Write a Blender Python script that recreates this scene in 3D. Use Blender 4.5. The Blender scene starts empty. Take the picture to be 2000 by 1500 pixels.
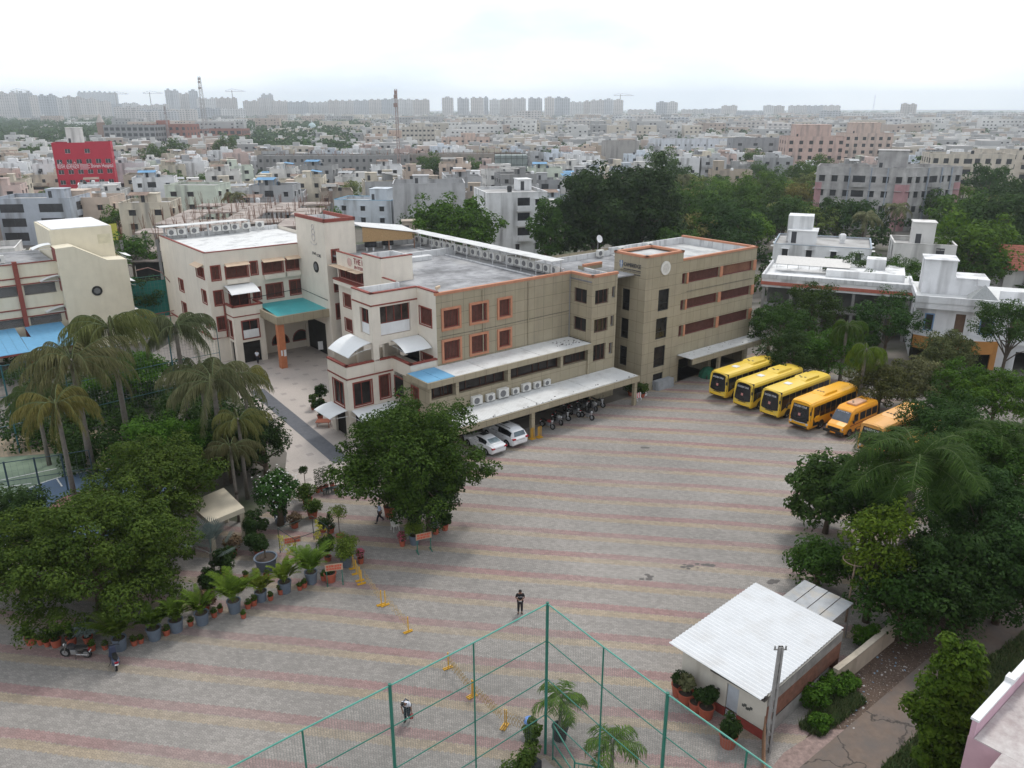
import bpy, bmesh, math, random
import numpy as np
from mathutils import Vector, Matrix, Euler
R = math.radians
rnd = random.Random(7)
S = bpy.context.scene
# ---------------------------------------------------------------- camera
HC = 29.5; PITCH = R(19.14); FPX = 1547.85; YA = R(51.334)
cam = bpy.data.objects.new("camera", bpy.data.cameras.new("camera"))
S.collection.objects.link(cam)
cam.data.sensor_width = 36; cam.data.lens = 36*FPX/2000; cam.data.clip_end = 30000; cam.data.clip_start = 0.3
cam.location = (0, 0, HC); cam.rotation_euler = (R(90)-PITCH, R(0.097), 0)
S.camera = cam; S.render.resolution_x = 1024; S.render.resolution_y = 768
# ---------------------------------------------------------------- world, sun, exposure
SUN_EL, SUN_AZ = R(58), R(25)       # azimuth measured from +Y (view direction) to +X
W = bpy.data.worlds.new("World"); S.world = W; W.use_nodes = True
nt = W.node_tree; nt.nodes.clear()
sky = nt.nodes.new('ShaderNodeTexSky'); sky.sky_type = 'NISHITA'; sky.sun_disc = False
sky.sun_elevation = SUN_EL; sky.sun_rotation = SUN_AZ; sky.air_density = 1.5; sky.dust_density = 4
tc = nt.nodes.new('ShaderNodeTexCoord'); mp = nt.nodes.new('ShaderNodeMapping'); mp.inputs['Scale'].default_value = (1, 1, 3.2)
nz = nt.nodes.new('ShaderNodeTexNoise'); nz.inputs['Scale'].default_value = 2.4; nz.inputs['Detail'].default_value = 5
nz.inputs['Roughness'].default_value = .5
cr = nt.nodes.new('ShaderNodeValToRGB')          # the cloud sheet itself, brightest where it is thin
cr.color_ramp.elements[0].position = .36; cr.color_ramp.elements[0].color = (5.6, 6.3, 7.2, 1)
cr.color_ramp.elements[1].position = .6; cr.color_ramp.elements[1].color = (8.8, 9.0, 9.3, 1)
mx = nt.nodes.new('ShaderNodeMixRGB'); mx.inputs['Fac'].default_value = .93
bg = nt.nodes.new('ShaderNodeBackground'); bg.inputs['Strength'].default_value = .115
ow = nt.nodes.new('ShaderNodeOutputWorld'); L_ = nt.links.new
L_(tc.outputs['Generated'], mp.inputs['Vector']); L_(mp.outputs[0], nz.inputs['Vector']); L_(nz.outputs['Fac'], cr.inputs['Fac'])
sp_ = nt.nodes.new('ShaderNodeSeparateXYZ'); L_(tc.outputs['Generated'], sp_.inputs[0])
rm = nt.nodes.new('ShaderNodeMapRange'); rm.inputs[1].default_value = 0; rm.inputs[2].default_value = .35; rm.inputs[3].default_value = 1.34; rm.inputs[4].default_value = 1.0; L_(sp_.outputs[2], rm.inputs[0])
vs_ = nt.nodes.new('ShaderNodeVectorMath'); vs_.operation = 'SCALE'; L_(cr.outputs[0], vs_.inputs[0]); L_(rm.outputs[0], vs_.inputs['Scale'])   # the cloud sheet is thinner and brighter low down
L_(sky.outputs[0], mx.inputs[1]); L_(vs_.outputs[0], mx.inputs[2]); L_(mx.outputs[0], bg.inputs['Color']); L_(bg.outputs[0], ow.inputs[0])
sun = bpy.data.objects.new("sun", bpy.data.lights.new("sun", 'SUN')); S.collection.objects.link(sun)
sun.data.energy = 1.6; sun.data.angle = R(12); sun.data.color = (1, .965, .91)
d_ = Vector((math.cos(SUN_EL)*math.sin(SUN_AZ), math.cos(SUN_EL)*math.cos(SUN_AZ), math.sin(SUN_EL)))
sun.rotation_euler = d_.to_track_quat('Z', 'Y').to_euler(); sun.location = (0, 0, 200)
S.view_settings.view_transform = 'Standard'; S.view_settings.look = 'None'
S.view_settings.exposure = 0.27; S.view_settings.gamma = 1.0; S.view_settings.use_curve_mapping = False
S.cycles.volume_bounces = 1; S.cycles.max_bounces = 5; S.cycles.diffuse_bounces = 3; S.cycles.glossy_bounces = 2
S.cycles.transmission_bounces = 3; S.cycles.transparent_max_bounces = 12; S.cycles.use_adaptive_sampling = True
# ---------------------------------------------------------------- layout frames
_fw = np.array([0, math.cos(PITCH), -math.sin(PITCH)]); _rt = np.array([1., 0, 0]); _up = np.cross(_rt, _fw)
_r = R(-0.0966); _rt, _up = math.cos(_r)*_rt+math.sin(_r)*_up, -math.sin(_r)*_rt+math.cos(_r)*_up
def G(px, py, z=0.0):
    """ground-plan survey: point at height z that the photograph shows at (px, py)"""
    d = _fw+_rt*(px-1000)/FPX-_up*(py-750)/FPX
    t = (z-HC)/d[2]
    return Vector((d[0]*t, d[1]*t, z))
AX = Vector((math.sin(YA), math.cos(YA), 0)); AY = Vector((-math.cos(YA), math.sin(YA), 0)); YAW = R(90)-YA
OO = Vector((18.512, 85.438, 0))
def W2(a, y, z=0.0):                 # school frame: a along the long facade, y away from the yard
    return OO+AX*a+AY*y+Vector((0, 0, z))
# ---------------------------------------------------------------- materials
MATS = {}
def mat(name, col=(.5, .5, .5), rough=.8, var=.12, scale=1.5, metal=0.0, bump=0.0, spec=.3, extra=None, coord='Object', stain=None, objcol=False):
    if name in MATS: return MATS[name]
    m = bpy.data.materials.new(name); m.use_nodes = True; n = m.node_tree; b = n.nodes['Principled BSDF']
    b.inputs['Roughness'].default_value = rough; b.inputs['Metallic'].default_value = metal
    b.inputs['Specular IOR Level'].default_value = spec
    t = n.nodes.new('ShaderNodeTexCoord'); src = t.outputs[coord]
    base = None
    if objcol:
        oi = n.nodes.new('ShaderNodeObjectInfo'); base = oi.outputs['Color']
    z = n.nodes.new('ShaderNodeTexNoise'); z.inputs['Scale'].default_value = scale; z.inputs['Detail'].default_value = 6; z.inputs['Roughness'].default_value = .62
    n.links.new(src, z.inputs['Vector'])
    mr = n.nodes.new('ShaderNodeMapRange'); mr.inputs[1].default_value = .3; mr.inputs[2].default_value = .7
    mr.inputs[3].default_value = 1-var; mr.inputs[4].default_value = 1+var
    n.links.new(z.outputs['Fac'], mr.inputs[0])
    mul = n.nodes.new('ShaderNodeVectorMath'); mul.operation = 'SCALE'
    if base: n.links.new(base, mul.inputs[0])
    else: mul.inputs[0].default_value = col
    n.links.new(mr.outputs[0], mul.inputs['Scale']); out = mul.outputs[0]
    if stain:                        # rain streaks running down the wall, a mark of wear
        sc, amt, scol = stain
        mp = n.nodes.new('ShaderNodeMapping'); mp.inputs['Scale'].default_value = (sc, sc, sc*.12); n.links.new(src, mp.inputs['Vector'])
        z2 = n.nodes.new('ShaderNodeTexNoise'); z2.inputs['Scale'].default_value = 1; z2.inputs['Detail'].default_value = 4; n.links.new(mp.outputs[0], z2.inputs['Vector'])
        r2 = n.nodes.new('ShaderNodeMapRange'); r2.inputs[1].default_value = .5; r2.inputs[2].default_value = .75; r2.inputs[4].default_value = amt
        n.links.new(z2.outputs['Fac'], r2.inputs[0])
        mm = n.nodes.new('ShaderNodeMixRGB'); n.links.new(r2.outputs[0], mm.inputs[0]); n.links.new(out, mm.inputs[1]); mm.inputs[2].default_value = (*scol, 1)
        out = mm.outputs[0]
    if extra: out = extra(n, t, out)
    n.links.new(out, b.inputs['Base Color'])
    if bump:
        bp = n.nodes.new('ShaderNodeBump'); bp.inputs['Strength'].default_value = bump; bp.inputs['Distance'].default_value = .02
        n.links.new(z.outputs['Fac'], bp.inputs['Height']); n.links.new(bp.outputs[0], b.inputs['Normal'])
    MATS[name] = m; return m
def _math(n, op, a, b=None, c=None):
    m = n.nodes.new('ShaderNodeMath'); m.operation = op
    for i, v in enumerate((a, b, c)):
        if v is None: continue
        if isinstance(v, (int, float)): m.inputs[i].default_value = v
        else: n.links.new(v, m.inputs[i])
    return m.outputs[0]
def _mix(n, f, a, b):
    m = n.nodes.new('ShaderNodeMixRGB')
    for i, v in enumerate((f, a, b)):
        if isinstance(v, (int, float)): m.inputs[i].default_value = v
        elif isinstance(v, tuple): m.inputs[i].default_value = (*v, 1)
        else: n.links.new(v, m.inputs[i])
    return m.outputs[0]
def _noise(n, src, scale, detail=4, rough=.6):
    z = n.nodes.new('ShaderNodeTexNoise'); z.inputs['Scale'].default_value = scale; z.inputs['Detail'].default_value = detail; z.inputs['Roughness'].default_value = rough
    n.links.new(src, z.inputs['Vector']); return z.outputs['Fac']
def _ramp(n, f, a, b, lo=0., hi=1.):
    r = n.nodes.new('ShaderNodeMapRange'); n.links.new(f, r.inputs[0]) if not isinstance(f, float) else None
    r.inputs[1].default_value = a; r.inputs[2].default_value = b; r.inputs[3].default_value = lo; r.inputs[4].default_value = hi
    return r.outputs[0]
# ---------------------------------------------------------------- mesh builder
class MB:
    def __init__(s, off=None): s.v = []; s.f = []; s.mi = []; s.m = 0; s.off = off; s.smooth = False
    def poly(s, pts):
        i = len(s.v); s.v += [tuple(p) for p in pts]; s.f.append(tuple(range(i, i+len(pts)))); s.mi.append(s.m)
    def box(s, x0, y0, z0, x1, y1, z1, skip=''):
        if x0 > x1: x0, x1 = x1, x0
        if y0 > y1: y0, y1 = y1, y0
        i = len(s.v)
        s.v += [(x0, y0, z0), (x1, y0, z0), (x1, y1, z0), (x0, y1, z0), (x0, y0, z1), (x1, y0, z1), (x1, y1, z1), (x0, y1, z1)]
        F = {'b': (0, 3, 2, 1), 't': (4, 5, 6, 7), 's': (0, 1, 5, 4), 'e': (1, 2, 6, 5), 'n': (2, 3, 7, 6), 'w': (3, 0, 4, 7)}
        for k, f in F.items():
            if k not in skip: s.f.append(tuple(i+j for j in f)); s.mi.append(s.m)
        return s
    def obox(s, p, u, w, h):         # oriented box: centre base p, half vectors u,w and height vector h
        p, u, w, h = map(Vector, (p, u, w, h)); i = len(s.v)
        s.v += [tuple(q) for q in (p-u-w, p+u-w, p+u+w, p-u+w, p-u-w+h, p+u-w+h, p+u+w+h, p-u+w+h)]
        for f in ((0, 3, 2, 1), (4, 5, 6, 7), (0, 1, 5, 4), (1, 2, 6, 5), (2, 3, 7, 6), (3, 0, 4, 7)): s.f.append(tuple(i+j for j in f)); s.mi.append(s.m)
    def bar(s, p, q, w, h=None):     # square bar between two points
        p, q = Vector(p), Vector(q); h = h or w; d = (q-p)
        if d.length < 1e-6: return
        a = Vector((0, 0, 1)) if abs(d.normalized().z) < .95 else Vector((1, 0, 0))
        u = d.cross(a).normalized()*w/2; t = u.cross(d).normalized()*h/2
        s.obox(p, u, t, d)
    def tube(s, pts, r, n=8, caps=True):
        pts = [Vector(p) for p in pts]; rr = r if isinstance(r, (list, tuple)) else [r]*len(pts); i0 = len(s.v)
        for k, p in enumerate(pts):
            d = (pts[min(k+1, len(pts)-1)]-pts[max(k-1, 0)]).normalized()
            a = Vector((0, 0, 1)) if abs(d.z) < .9 else Vector((1, 0, 0))
            u = d.cross(a).normalized(); w = d.cross(u).normalized()
            for j in range(n):
                t = 2*math.pi*j/n; s.v.append(tuple(p+u*rr[k]*math.cos(t)+w*rr[k]*math.sin(t)))
        for k in range(len(pts)-1):
            for j in range(n):
                a, b = i0+k*n+j, i0+k*n+(j+1) % n
                s.f.append((a, b, b+n, a+n)); s.mi.append(s.m)
        if caps:
            s.f.append(tuple(i0+j for j in range(n))[::-1]); s.mi.append(s.m)
            s.f.append(tuple(i0+(len(pts)-1)*n+j for j in range(n))); s.mi.append(s.m)
    def lathe(s, prof, n=16, c=(0, 0, 0)):
        i0 = len(s.v)
        for (r, z) in prof:
            for j in range(n):
                t = 2*math.pi*j/n; s.v.append((c[0]+r*math.cos(t), c[1]+r*math.sin(t), c[2]+z))
        for k in range(len(prof)-1):
            for j in range(n):
                a, b = i0+k*n+j, i0+k*n+(j+1) % n
                s.f.append((a, b, b+n, a+n)); s.mi.append(s.m)
    def prism(s, pts, z0, z1, bottom=True):   # pts: ccw plan outline
        i = len(s.v); n = len(pts)
        s.v += [(p[0], p[1], z0) for p in pts]+[(p[0], p[1], z1) for p in pts]
        for k in range(n): s.f.append((i+k, i+(k+1) % n, i+n+(k+1) % n, i+n+k)); s.mi.append(s.m)
        s.f.append(tuple(i+n+k for k in range(n))); s.mi.append(s.m)
        if bottom: s.f.append(tuple(i+k for k in range(n))[::-1]); s.mi.append(s.m)
    def build(s, name, mats, parent=None, label=None, smooth=None):
        me = bpy.data.meshes.new(name)
        v = s.v
        if s.off is not None: v = [(p[0]-s.off[0], p[1]-s.off[1], p[2]-s.off[2]) for p in v]
        me.from_pydata(v, [], s.f)
        if not isinstance(mats, (list, tuple)): mats = [mats]
        for m in mats: me.materials.append(m)
        if len(mats) > 1: me.polygons.foreach_set('material_index', s.mi)
        if smooth if smooth is not None else s.smooth: me.polygons.foreach_set('use_smooth', [True]*len(me.polygons))
        me.update()
        o = bpy.data.objects.new(name, me); S.collection.objects.link(o)
        if parent: o.parent = parent
        if label: o['label'] = label
        return o
def thing(name, label, cat, loc=(0, 0, 0), rz=0.0, group=None):
    o = bpy.data.objects.new(name, None); S.collection.objects.link(o); o.empty_display_size = .3
    o.location = loc; o.rotation_euler = (0, 0, rz); o['label'] = label; o['category'] = cat
    if group: o['group'] = group
    return o
def tag(o, label, cat, group=None, kind=None):
    if label: o['label'] = label
    if cat: o['category'] = cat
    if group: o['group'] = group
    if kind: o['kind'] = kind
    return o
def kids(o): return CH.get(o.name, [])
def dup(root, loc, rz=0.0, label=None, group=None, scale=None, col=None):
    def cp(o, par):
        c = o.copy(); S.collection.objects.link(c)
        if par: c.parent = par
        if col is not None and o.get('tint'): c.color = (*col, 1)
        for ch in o.children: cp(ch, c)
        return c
    r = cp(root, None); r.location = loc; r.rotation_euler = (0, 0, rz)
    if scale: r.scale = (scale,)*3 if isinstance(scale, (int, float)) else scale
    if label: r['label'] = label
    if group: r['group'] = group
    return r
def bevel_obj(o, w=.03, seg=2):
    bm = bmesh.new(); bm.from_mesh(o.data)
    bmesh.ops.remove_doubles(bm, verts=bm.verts, dist=1e-4)
    es = [e for e in bm.edges if len(e.link_faces) == 2 and e.calc_face_angle(0) > .5]
    bmesh.ops.bevel(bm, geom=es, offset=w, segments=seg, affect='EDGES', clamp_overlap=True)
    bm.to_mesh(o.data); bm.free(); return o
# wall with openings. p0, u: plan start and unit direction; the outside is to the right of u
def facade(mb, p0, u, L, z0, z1, ops=(), depth=.22):
    nx, ny = u[1], -u[0]
    us = sorted({0.0, L, *[min(max(o[0], 0), L) for o in ops], *[min(max(o[1], 0), L) for o in ops]})
    zs = sorted({z0, z1, *[o[2] for o in ops], *[o[3] for o in ops]})
    P = lambda a, z, d=0: (p0[0]+u[0]*a-nx*d, p0[1]+u[1]*a-ny*d, z)
    for i in range(len(us)-1):
        for j in range(len(zs)-1):
            ca, cz = (us[i]+us[i+1])/2, (zs[j]+zs[j+1])/2
            if any(o[0] < ca < o[1] and o[2] < cz < o[3] for o in ops): continue
            mb.poly([P(us[i], zs[j]), P(us[i+1], zs[j]), P(us[i+1], zs[j+1]), P(us[i], zs[j+1])])
    for (a, b, c, d) in [o[:4] for o in ops]:
        mb.poly([P(a, c), P(a, c, depth), P(b, c, depth), P(b, c)][::-1]); mb.poly([P(a, d), P(b, d), P(b, d, depth), P(a, d, depth)][::-1])
        mb.poly([P(a, c), P(a, d), P(a, d, depth), P(a, c, depth)][::-1]); mb.poly([P(b, c), P(b, c, depth), P(b, d, depth), P(b, d)][::-1])
def text_obj(s, size, m, parent, M, ext=.01, name='lettering', width=None, align='LEFT'):
    c = bpy.data.curves.new('lettering', 'FONT'); c.body = s; c.size = size; c.extrude = ext; c.align_x = align
    c.resolution_u = 2
    o = bpy.data.objects.new('tmp', c); S.collection.objects.link(o)
    bpy.context.view_layer.update()
    me = bpy.data.meshes.new_from_object(o.evaluated_get(bpy.context.evaluated_depsgraph_get()))
    bpy.data.objects.remove(o)
    me.materials.clear(); me.materials.append(m)
    if width and len(me.vertices):
        xs = [v.co.x for v in me.vertices]; k = width/(max(xs)-min(xs))
        for v in me.vertices: v.co.x *= k
    o = bpy.data.objects.new(name, me); S.collection.objects.link(o); o.parent = parent; o.matrix_local = M; return o
def wallM(p, u):                     # matrix for lettering standing on a wall; u = reading direction in plan
    X = Vector((u[0], u[1], 0)); Z = Vector((u[1], -u[0], 0)); Y = Vector((0, 0, 1))
    M = Matrix((X, Y, Z)).transposed().to_4x4(); M.translation = Vector(p); return M
# ================================================================ setting: ground, yard, lane
def sheet(name, pts, z, m, th=None):
    mb = MB()
    if th: mb.prism(pts, z-th, z)
    else: mb.poly([(p[0], p[1], z) for p in pts])
    return tag(mb.build(name, m), None, None, kind='structure')
def ex_ground(n, t, c):
    o = t.outputs['Object']; f = _ramp(n, _noise(n, o, .02, 5), .42, .6)
    c = _mix(n, f, c, (.13, .115, .095)); g = _ramp(n, _noise(n, o, .045, 6), .52, .62)
    return _mix(n, g, c, (.05, .065, .03))
M_ground = mat('earth_ground', (.17, .155, .14), .95, .25, .3, extra=ex_ground)
mb = MB(); n_ = 24
for i in range(n_):
    for j in range(n_):
        x0, x1 = -9000+18000*i/n_, -9000+18000*(i+1)/n_; y0, y1 = -1500+18000*j/n_, -1500+18000*(j+1)/n_
        mb.poly([(x0, y0, 0), (x1, y0, 0), (x1, y1, 0), (x0, y1, 0)])
tag(mb.build('ground', M_ground), None, None, kind='structure')
# paver yard: grey zigzag pavers with red and yellow bands every three metres
def ex_pave(n, t, c):
    o = t.outputs['Object']; mp = n.nodes.new('ShaderNodeMapping'); mp.inputs['Rotation'].default_value = (0, 0, R(8.4)); n.links.new(o, mp.inputs[0])
    sp = n.nodes.new('ShaderNodeSeparateXYZ'); n.links.new(mp.outputs[0], sp.inputs[0])
    zig = _math(n, 'MULTIPLY', _math(n, 'PINGPONG', sp.outputs[0], .14), .7)
    wob = _math(n, 'MULTIPLY', _math(n, 'SUBTRACT', _noise(n, o, .05, 2), .5), 1.1)
    y = _math(n, 'ADD', _math(n, 'ADD', sp.outputs[1], zig), wob)
    # zigzag brick joints: rows of blocks with herringbone shift
    q = _math(n, 'MODULO', _math(n, 'ADD', y, 3000-54.35), 3.0)
    fn = _noise(n, o, 9, 2); q2 = _math(n, 'ADD', q, _math(n, 'MULTIPLY', _math(n, 'SUBTRACT', fn, .5), .10))
    red = _math(n, 'MULTIPLY', _ramp(n, q2, 0, .03), _ramp(n, q2, .66, .70, 1, 0))
    yel = _math(n, 'MULTIPLY', _ramp(n, q2, 2.34, 2.38), _ramp(n, q2, 2.97, 3.0, 1, 0))
    br = n.nodes.new('ShaderNodeTexBrick'); br.inputs['Scale'].default_value = 1.0; br.inputs['Brick Width'].default_value = .28; br.inputs['Row Height'].default_value = .14
    br.inputs['Mortar Size'].default_value = .012; br.inputs['Mortar Smooth'].default_value = .4; br.offset = .5
    br.inputs['Color1'].default_value = (.84, .84, .84, 1); br.inputs['Color2'].default_value = (1.1, 1.1, 1.1, 1); br.inputs['Mortar'].default_value = (.62, .62, .62, 1)
    cm = n.nodes.new('ShaderNodeCombineXYZ'); n.links.new(sp.outputs[0], cm.inputs[0]); n.links.new(_math(n, 'ADD', sp.outputs[1], zig), cm.inputs[1])
    n.links.new(cm.outputs[0], br.inputs['Vector'])
    worn = _ramp(n, _noise(n, o, .12, 5), .35, .7)
    g = _mix(n, worn, (.262, .243, .224), (.335, .308, .282))
    # worn loose band colours
    fade = _ramp(n, _noise(n, o, .09, 4), .3, .72, .9, .3)
    g = _mix(n, _math(n, 'MULTIPLY', red, fade), g, (.305, .178, .168)); g = _mix(n, _math(n, 'MULTIPLY', yel, fade), g, (.365, .288, .195))
    vm = n.nodes.new('ShaderNodeVectorMath'); vm.operation = 'MULTIPLY'; n.links.new(g, vm.inputs[0]); n.links.new(br.outputs[0], vm.inputs[1])
    d = _ramp(n, _noise(n, o, .55, 6, .7), .62, .78); g = _mix(n, _math(n, 'MULTIPLY', d, .35), vm.outputs[0], (.12, .1, .095))
    gr = _ramp(n, _noise(n, o, 2.2, 6, .8), .3, .75, .86, 1.12)
    vs = n.nodes.new('ShaderNodeVectorMath'); vs.operation = 'SCALE'; n.links.new(g, vs.inputs[0]); n.links.new(gr, vs.inputs['Scale'])
    mt = n.nodes.new('ShaderNodeMapping'); mt.inputs['Rotation'].default_value = (0, 0, R(-50)); mt.inputs['Scale'].default_value = (.05, .9, 1); n.links.new(o, mt.inputs[0])
    tk_ = _ramp(n, _noise(n, mt.outputs[0], 1, 4), .55, .7, 0, .16); vs2 = _mix(n, tk_, vs.outputs[0], (.1, .09, .085))   # faint tyre tracks towards the bus stand
    sh = _ramp(n, _noise(n, o, .018, 3), .35, .65, .78, 1.08)
    v2 = n.nodes.new('ShaderNodeVectorMath'); v2.operation = 'SCALE'; n.links.new(vs2, v2.inputs[0]); n.links.new(sh, v2.inputs['Scale'])
    return v2.outputs[0]
M_pave = mat('zigzag_pavers', (.3, .3, .3), .85, .05, 3, extra=ex_pave, bump=.15)
yard = [(-48, 8), (11.0, 8), (11.0, 24), (13.5, 30.2), (18.4, 35.8), (24.7, 41.0), (31.8, 47.0), (40, 56), (48, 70), (40, 84), (33, 99), (18.6, 85.4), (-3.5, 68), (-14, 60), (-17.9, 57), (-20, 53), (-27, 55), (-60, 44), (-60, 20)]
sheet('paved_yard', yard, .008, M_pave)
# light tile courtyard between the school blocks, with a dark stone strip
def ex_tile(n, t, c):
    o = t.outputs['Object']; mp = n.nodes.new('ShaderNodeMapping'); mp.inputs['Rotation'].default_value = (0, 0, -YAW); n.links.new(o, mp.inputs[0])
    br = n.nodes.new('ShaderNodeTexBrick'); br.offset = 0; br.inputs['Brick Width'].default_value = .6; br.inputs['Row Height'].default_value = .6; br.inputs['Mortar Size'].default_value = .01
    br.inputs['Color1'].default_value = (1.03, 1.03, 1.03, 1); br.inputs['Color2'].default_value = (.95, .94, .93, 1); br.inputs['Mortar'].default_value = (.72, .72, .72, 1)
    n.links.new(mp.outputs[0], br.inputs['Vector'])
    b2 = n.nodes.new('ShaderNodeTexBrick'); b2.offset = .5; b2.inputs['Brick Width'].default_value = 2.4; b2.inputs['Row Height'].default_value = 1.8; b2.inputs['Mortar Size'].default_value = 0.0
    n.links.new(mp.outputs[0], b2.inputs['Vector'])
    sp = n.nodes.new('ShaderNodeSeparateXYZ'); n.links.new(mp.outputs[0], sp.inputs[0])
    ox = _math(n, 'LESS_THAN', _math(n, 'MODULO', _math(n, 'ADD', sp.outputs[0], 600), 2.4), .6); oy = _math(n, 'LESS_THAN', _math(n, 'MODULO', _math(n, 'ADD', sp.outputs[1], 600), 2.4), .6)
    g = _mix(n, _math(n, 'MULTIPLY', _math(n, 'MULTIPLY', ox, oy), .45), (.44, .39, .355), (.2, .18, .175))
    vm = n.nodes.new('ShaderNodeVectorMath'); vm.operation = 'MULTIPLY'; n.links.new(g, vm.inputs[0]); n.links.new(br.outputs[0], vm.inputs[1])
    return _mix(n, _math(n, 'MULTIPLY', _ramp(n, _noise(n, o, .3, 6), .45, .7), .22), vm.outputs[0], (.26, .23, .21))
M_tile = mat('courtyard_tiles', (.4, .4, .4), .6, .05, 1, extra=ex_tile)
ct = [W2(-44, 3), W2(-46, 44), W2(-44, 75), W2(-25.2, 75), W2(-25.2, 6), W2(-30, 4)]
ct = [(-14.2, 59.2), (-14.0, 66), (-13, 80), tuple(W2(-25, 20).xy), tuple(W2(-22, 42).xy), (-30, 108), (-45, 112), (-47, 86), (-32, 84), (-20.5, 66), (-18.6, 57.5)]
sheet('tiled_courtyard', ct[::-1], .016, M_tile)
M_dark = mat('dark_stone', (.105, .11, .125), .5, .2, 2)
P1_, P2_ = G(512, 770), G(660, 885); P3_, P4_ = G(640, 900), G(500, 785)
mb = MB(); a_, b_ = G(500, 762), G(668, 902); d = (b_-a_).normalized(); q = Vector((-d.y, d.x, 0))
sheet('stone_strip', [tuple(p.xy) for p in (a_-q*.8, b_-q*.8, b_+q*.8, a_+q*.8)], .022, M_dark)
# lane on the right, verge and dirt strip
def ex_lane(n, t, c):
    o = t.outputs['Object']
    v = n.nodes.new('ShaderNodeTexVoronoi'); v.feature = 'DISTANCE_TO_EDGE'; v.inputs['Scale'].default_value = .12
    w = n.nodes.new('ShaderNodeVectorMath'); w.operation = 'ADD'; z = n.nodes.new('ShaderNodeTexNoise'); z.inputs['Scale'].default_value = .9; z.inputs['Detail'].default_value = 6
    n.links.new(o, z.inputs['Vector']); n.links.new(o, w.inputs[0])
    s = n.nodes.new('ShaderNodeVectorMath'); s.operation = 'SCALE'; s.inputs['Scale'].default_value = 1.6; n.links.new(z.outputs['Color'], s.inputs[0]); n.links.new(s.outputs[0], w.inputs[1])
    n.links.new(w.outputs[0], v.inputs['Vector'])
    cr = _ramp(n, v.outputs['Distance'], .0, .007, 1, 0)
    c = _mix(n, _ramp(n, _noise(n, o, .7, 6), .4, .7), c, (.135, .118, .108))
    return _mix(n, cr, c, (.045, .04, .036))
M_lane = mat('concrete_lane', (.17, .13, .105), .9, .12, 3, extra=ex_lane, bump=.2)
lane = [G(*p).xy for p in ((1560, 1500), (1652, 1422), (1816, 1282), (1880, 1226), (1996, 1118))]
lane2 = [G(*p).xy for p in ((2000, 1234), (1928, 1286), (1776, 1448), (1720, 1500))]
L0 = lane[0]+(lane[0]-lane[1])*2.2; L1 = lane[-1]+(lane[-1]-lane[-2])*6; L2 = lane2[0]+(lane2[0]-lane2[1])*9; L3 = lane2[-1]+(lane2[-1]-lane2[-2])*4
sheet('lane', [tuple(p) for p in ([L0]+lane+[L1])][::-1]+[] if False else [tuple(p) for p in [L3]+lane2[::-1]+[L2, L1]+lane[::-1]+[L0]], .02, M_lane)
def ex_dirt(n, t, c):
    o = t.outputs['Object']
    c = _mix(n, _ramp(n, _noise(n, o, 3, 6, .8), .45, .65), c, (.05, .035, .028))
    return _mix(n, _ramp(n, _noise(n, o, 9, 3, .8), .6, .66), c, (.4, .35, .31))
M_dirt = mat('littered_dirt', (.115, .08, .06), .95, .2, 3, extra=ex_dirt, bump=.6)
dirt = [G(*p).xy for p in ((1500, 1480), (1575, 1420), (1655, 1318), (1790, 1208), (1910, 1103), (2060, 1000))]
sheet('dirt_strip', [tuple(p) for p in [L0]+lane+[L1]+dirt[::-1]], .006, M_dirt)
M_grass = mat('grass_soil', (.045, .07, .025), .95, .35, 2)
sheet('grass_verge', [tuple(p) for p in ([L2]+lane2+[L3])]+[(18, 10), (60, 30), (70, 60)], .004, M_grass)
def tufts(name, pts, n, h, mats, seed, label):
    r = random.Random(seed); mb = MB(); xs = [p[0] for p in pts]; ys = [p[1] for p in pts]
    def inside(x, y):
        c = False; j = len(pts)-1
        for i in range(len(pts)):
            if (pts[i][1] > y) != (pts[j][1] > y) and x < (pts[j][0]-pts[i][0])*(y-pts[i][1])/(pts[j][1]-pts[i][1])+pts[i][0]: c = not c
            j = i
        return c
    k = 0
    while k < n:
        x, y = r.uniform(min(xs), max(xs)), r.uniform(min(ys), max(ys))
        if not inside(x, y): continue
        k += 1; mb.m = r.randrange(len(mats))
        for _ in range(3):
            a = r.uniform(0, 6.28); hh = h*r.uniform(.4, 1.2); w = .03+.02*r.random(); l = hh*.5
            bx, by = x+r.uniform(-.1, .1), y+r.uniform(-.1, .1)
            mb.poly([(bx-w*math.sin(a), by+w*math.cos(a), .01), (bx+w*math.sin(a), by-w*math.cos(a), .01), (bx+l*math.cos(a), by+l*math.sin(a), hh)])
    o = mb.build(name, mats); tag(o, label, 'grass', kind='stuff')
M_gr1 = mat('grass_blade', (.06, .1, .03), .8, .3, 2); M_gr2 = mat('grass_blade_dry', (.1, .12, .045), .8, .3, 2)
tufts('grass', [tuple(G(*p).xy) for p in ((1720, 1500), (1776, 1448), (1928, 1286), (2000, 1234), (2000, 1300), (1900, 1400), (1880, 1500))], 5000, .22, [M_gr1, M_gr2], 3, 'short green grass along the right edge of the concrete lane')
tufts('grass', [tuple(G(*p).xy) for p in ((1560, 1420), (1640, 1330), (1690, 1370), (1600, 1440))], 2600, .3, [M_gr1, M_gr2], 4, 'green weeds between the brick guardhouse wall and the lane')
sheet('brick_path', [tuple(G(*p).xy) for p in ((1490, 1520), (1530, 1470), (1600, 1425), (1650, 1425), (1500, 1560))], .012, mat('red_grey_blocks', (.26, .19, .17), .9, .35, 4))
sheet('court_slab', [(-9.5, 8), (8.5, 8), (8.5, 20.9), (1.5, 30.1), (-9.5, 21)], .03, mat('rough_concrete', (.3, .27, .25), .9, .25, 1.3))
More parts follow.
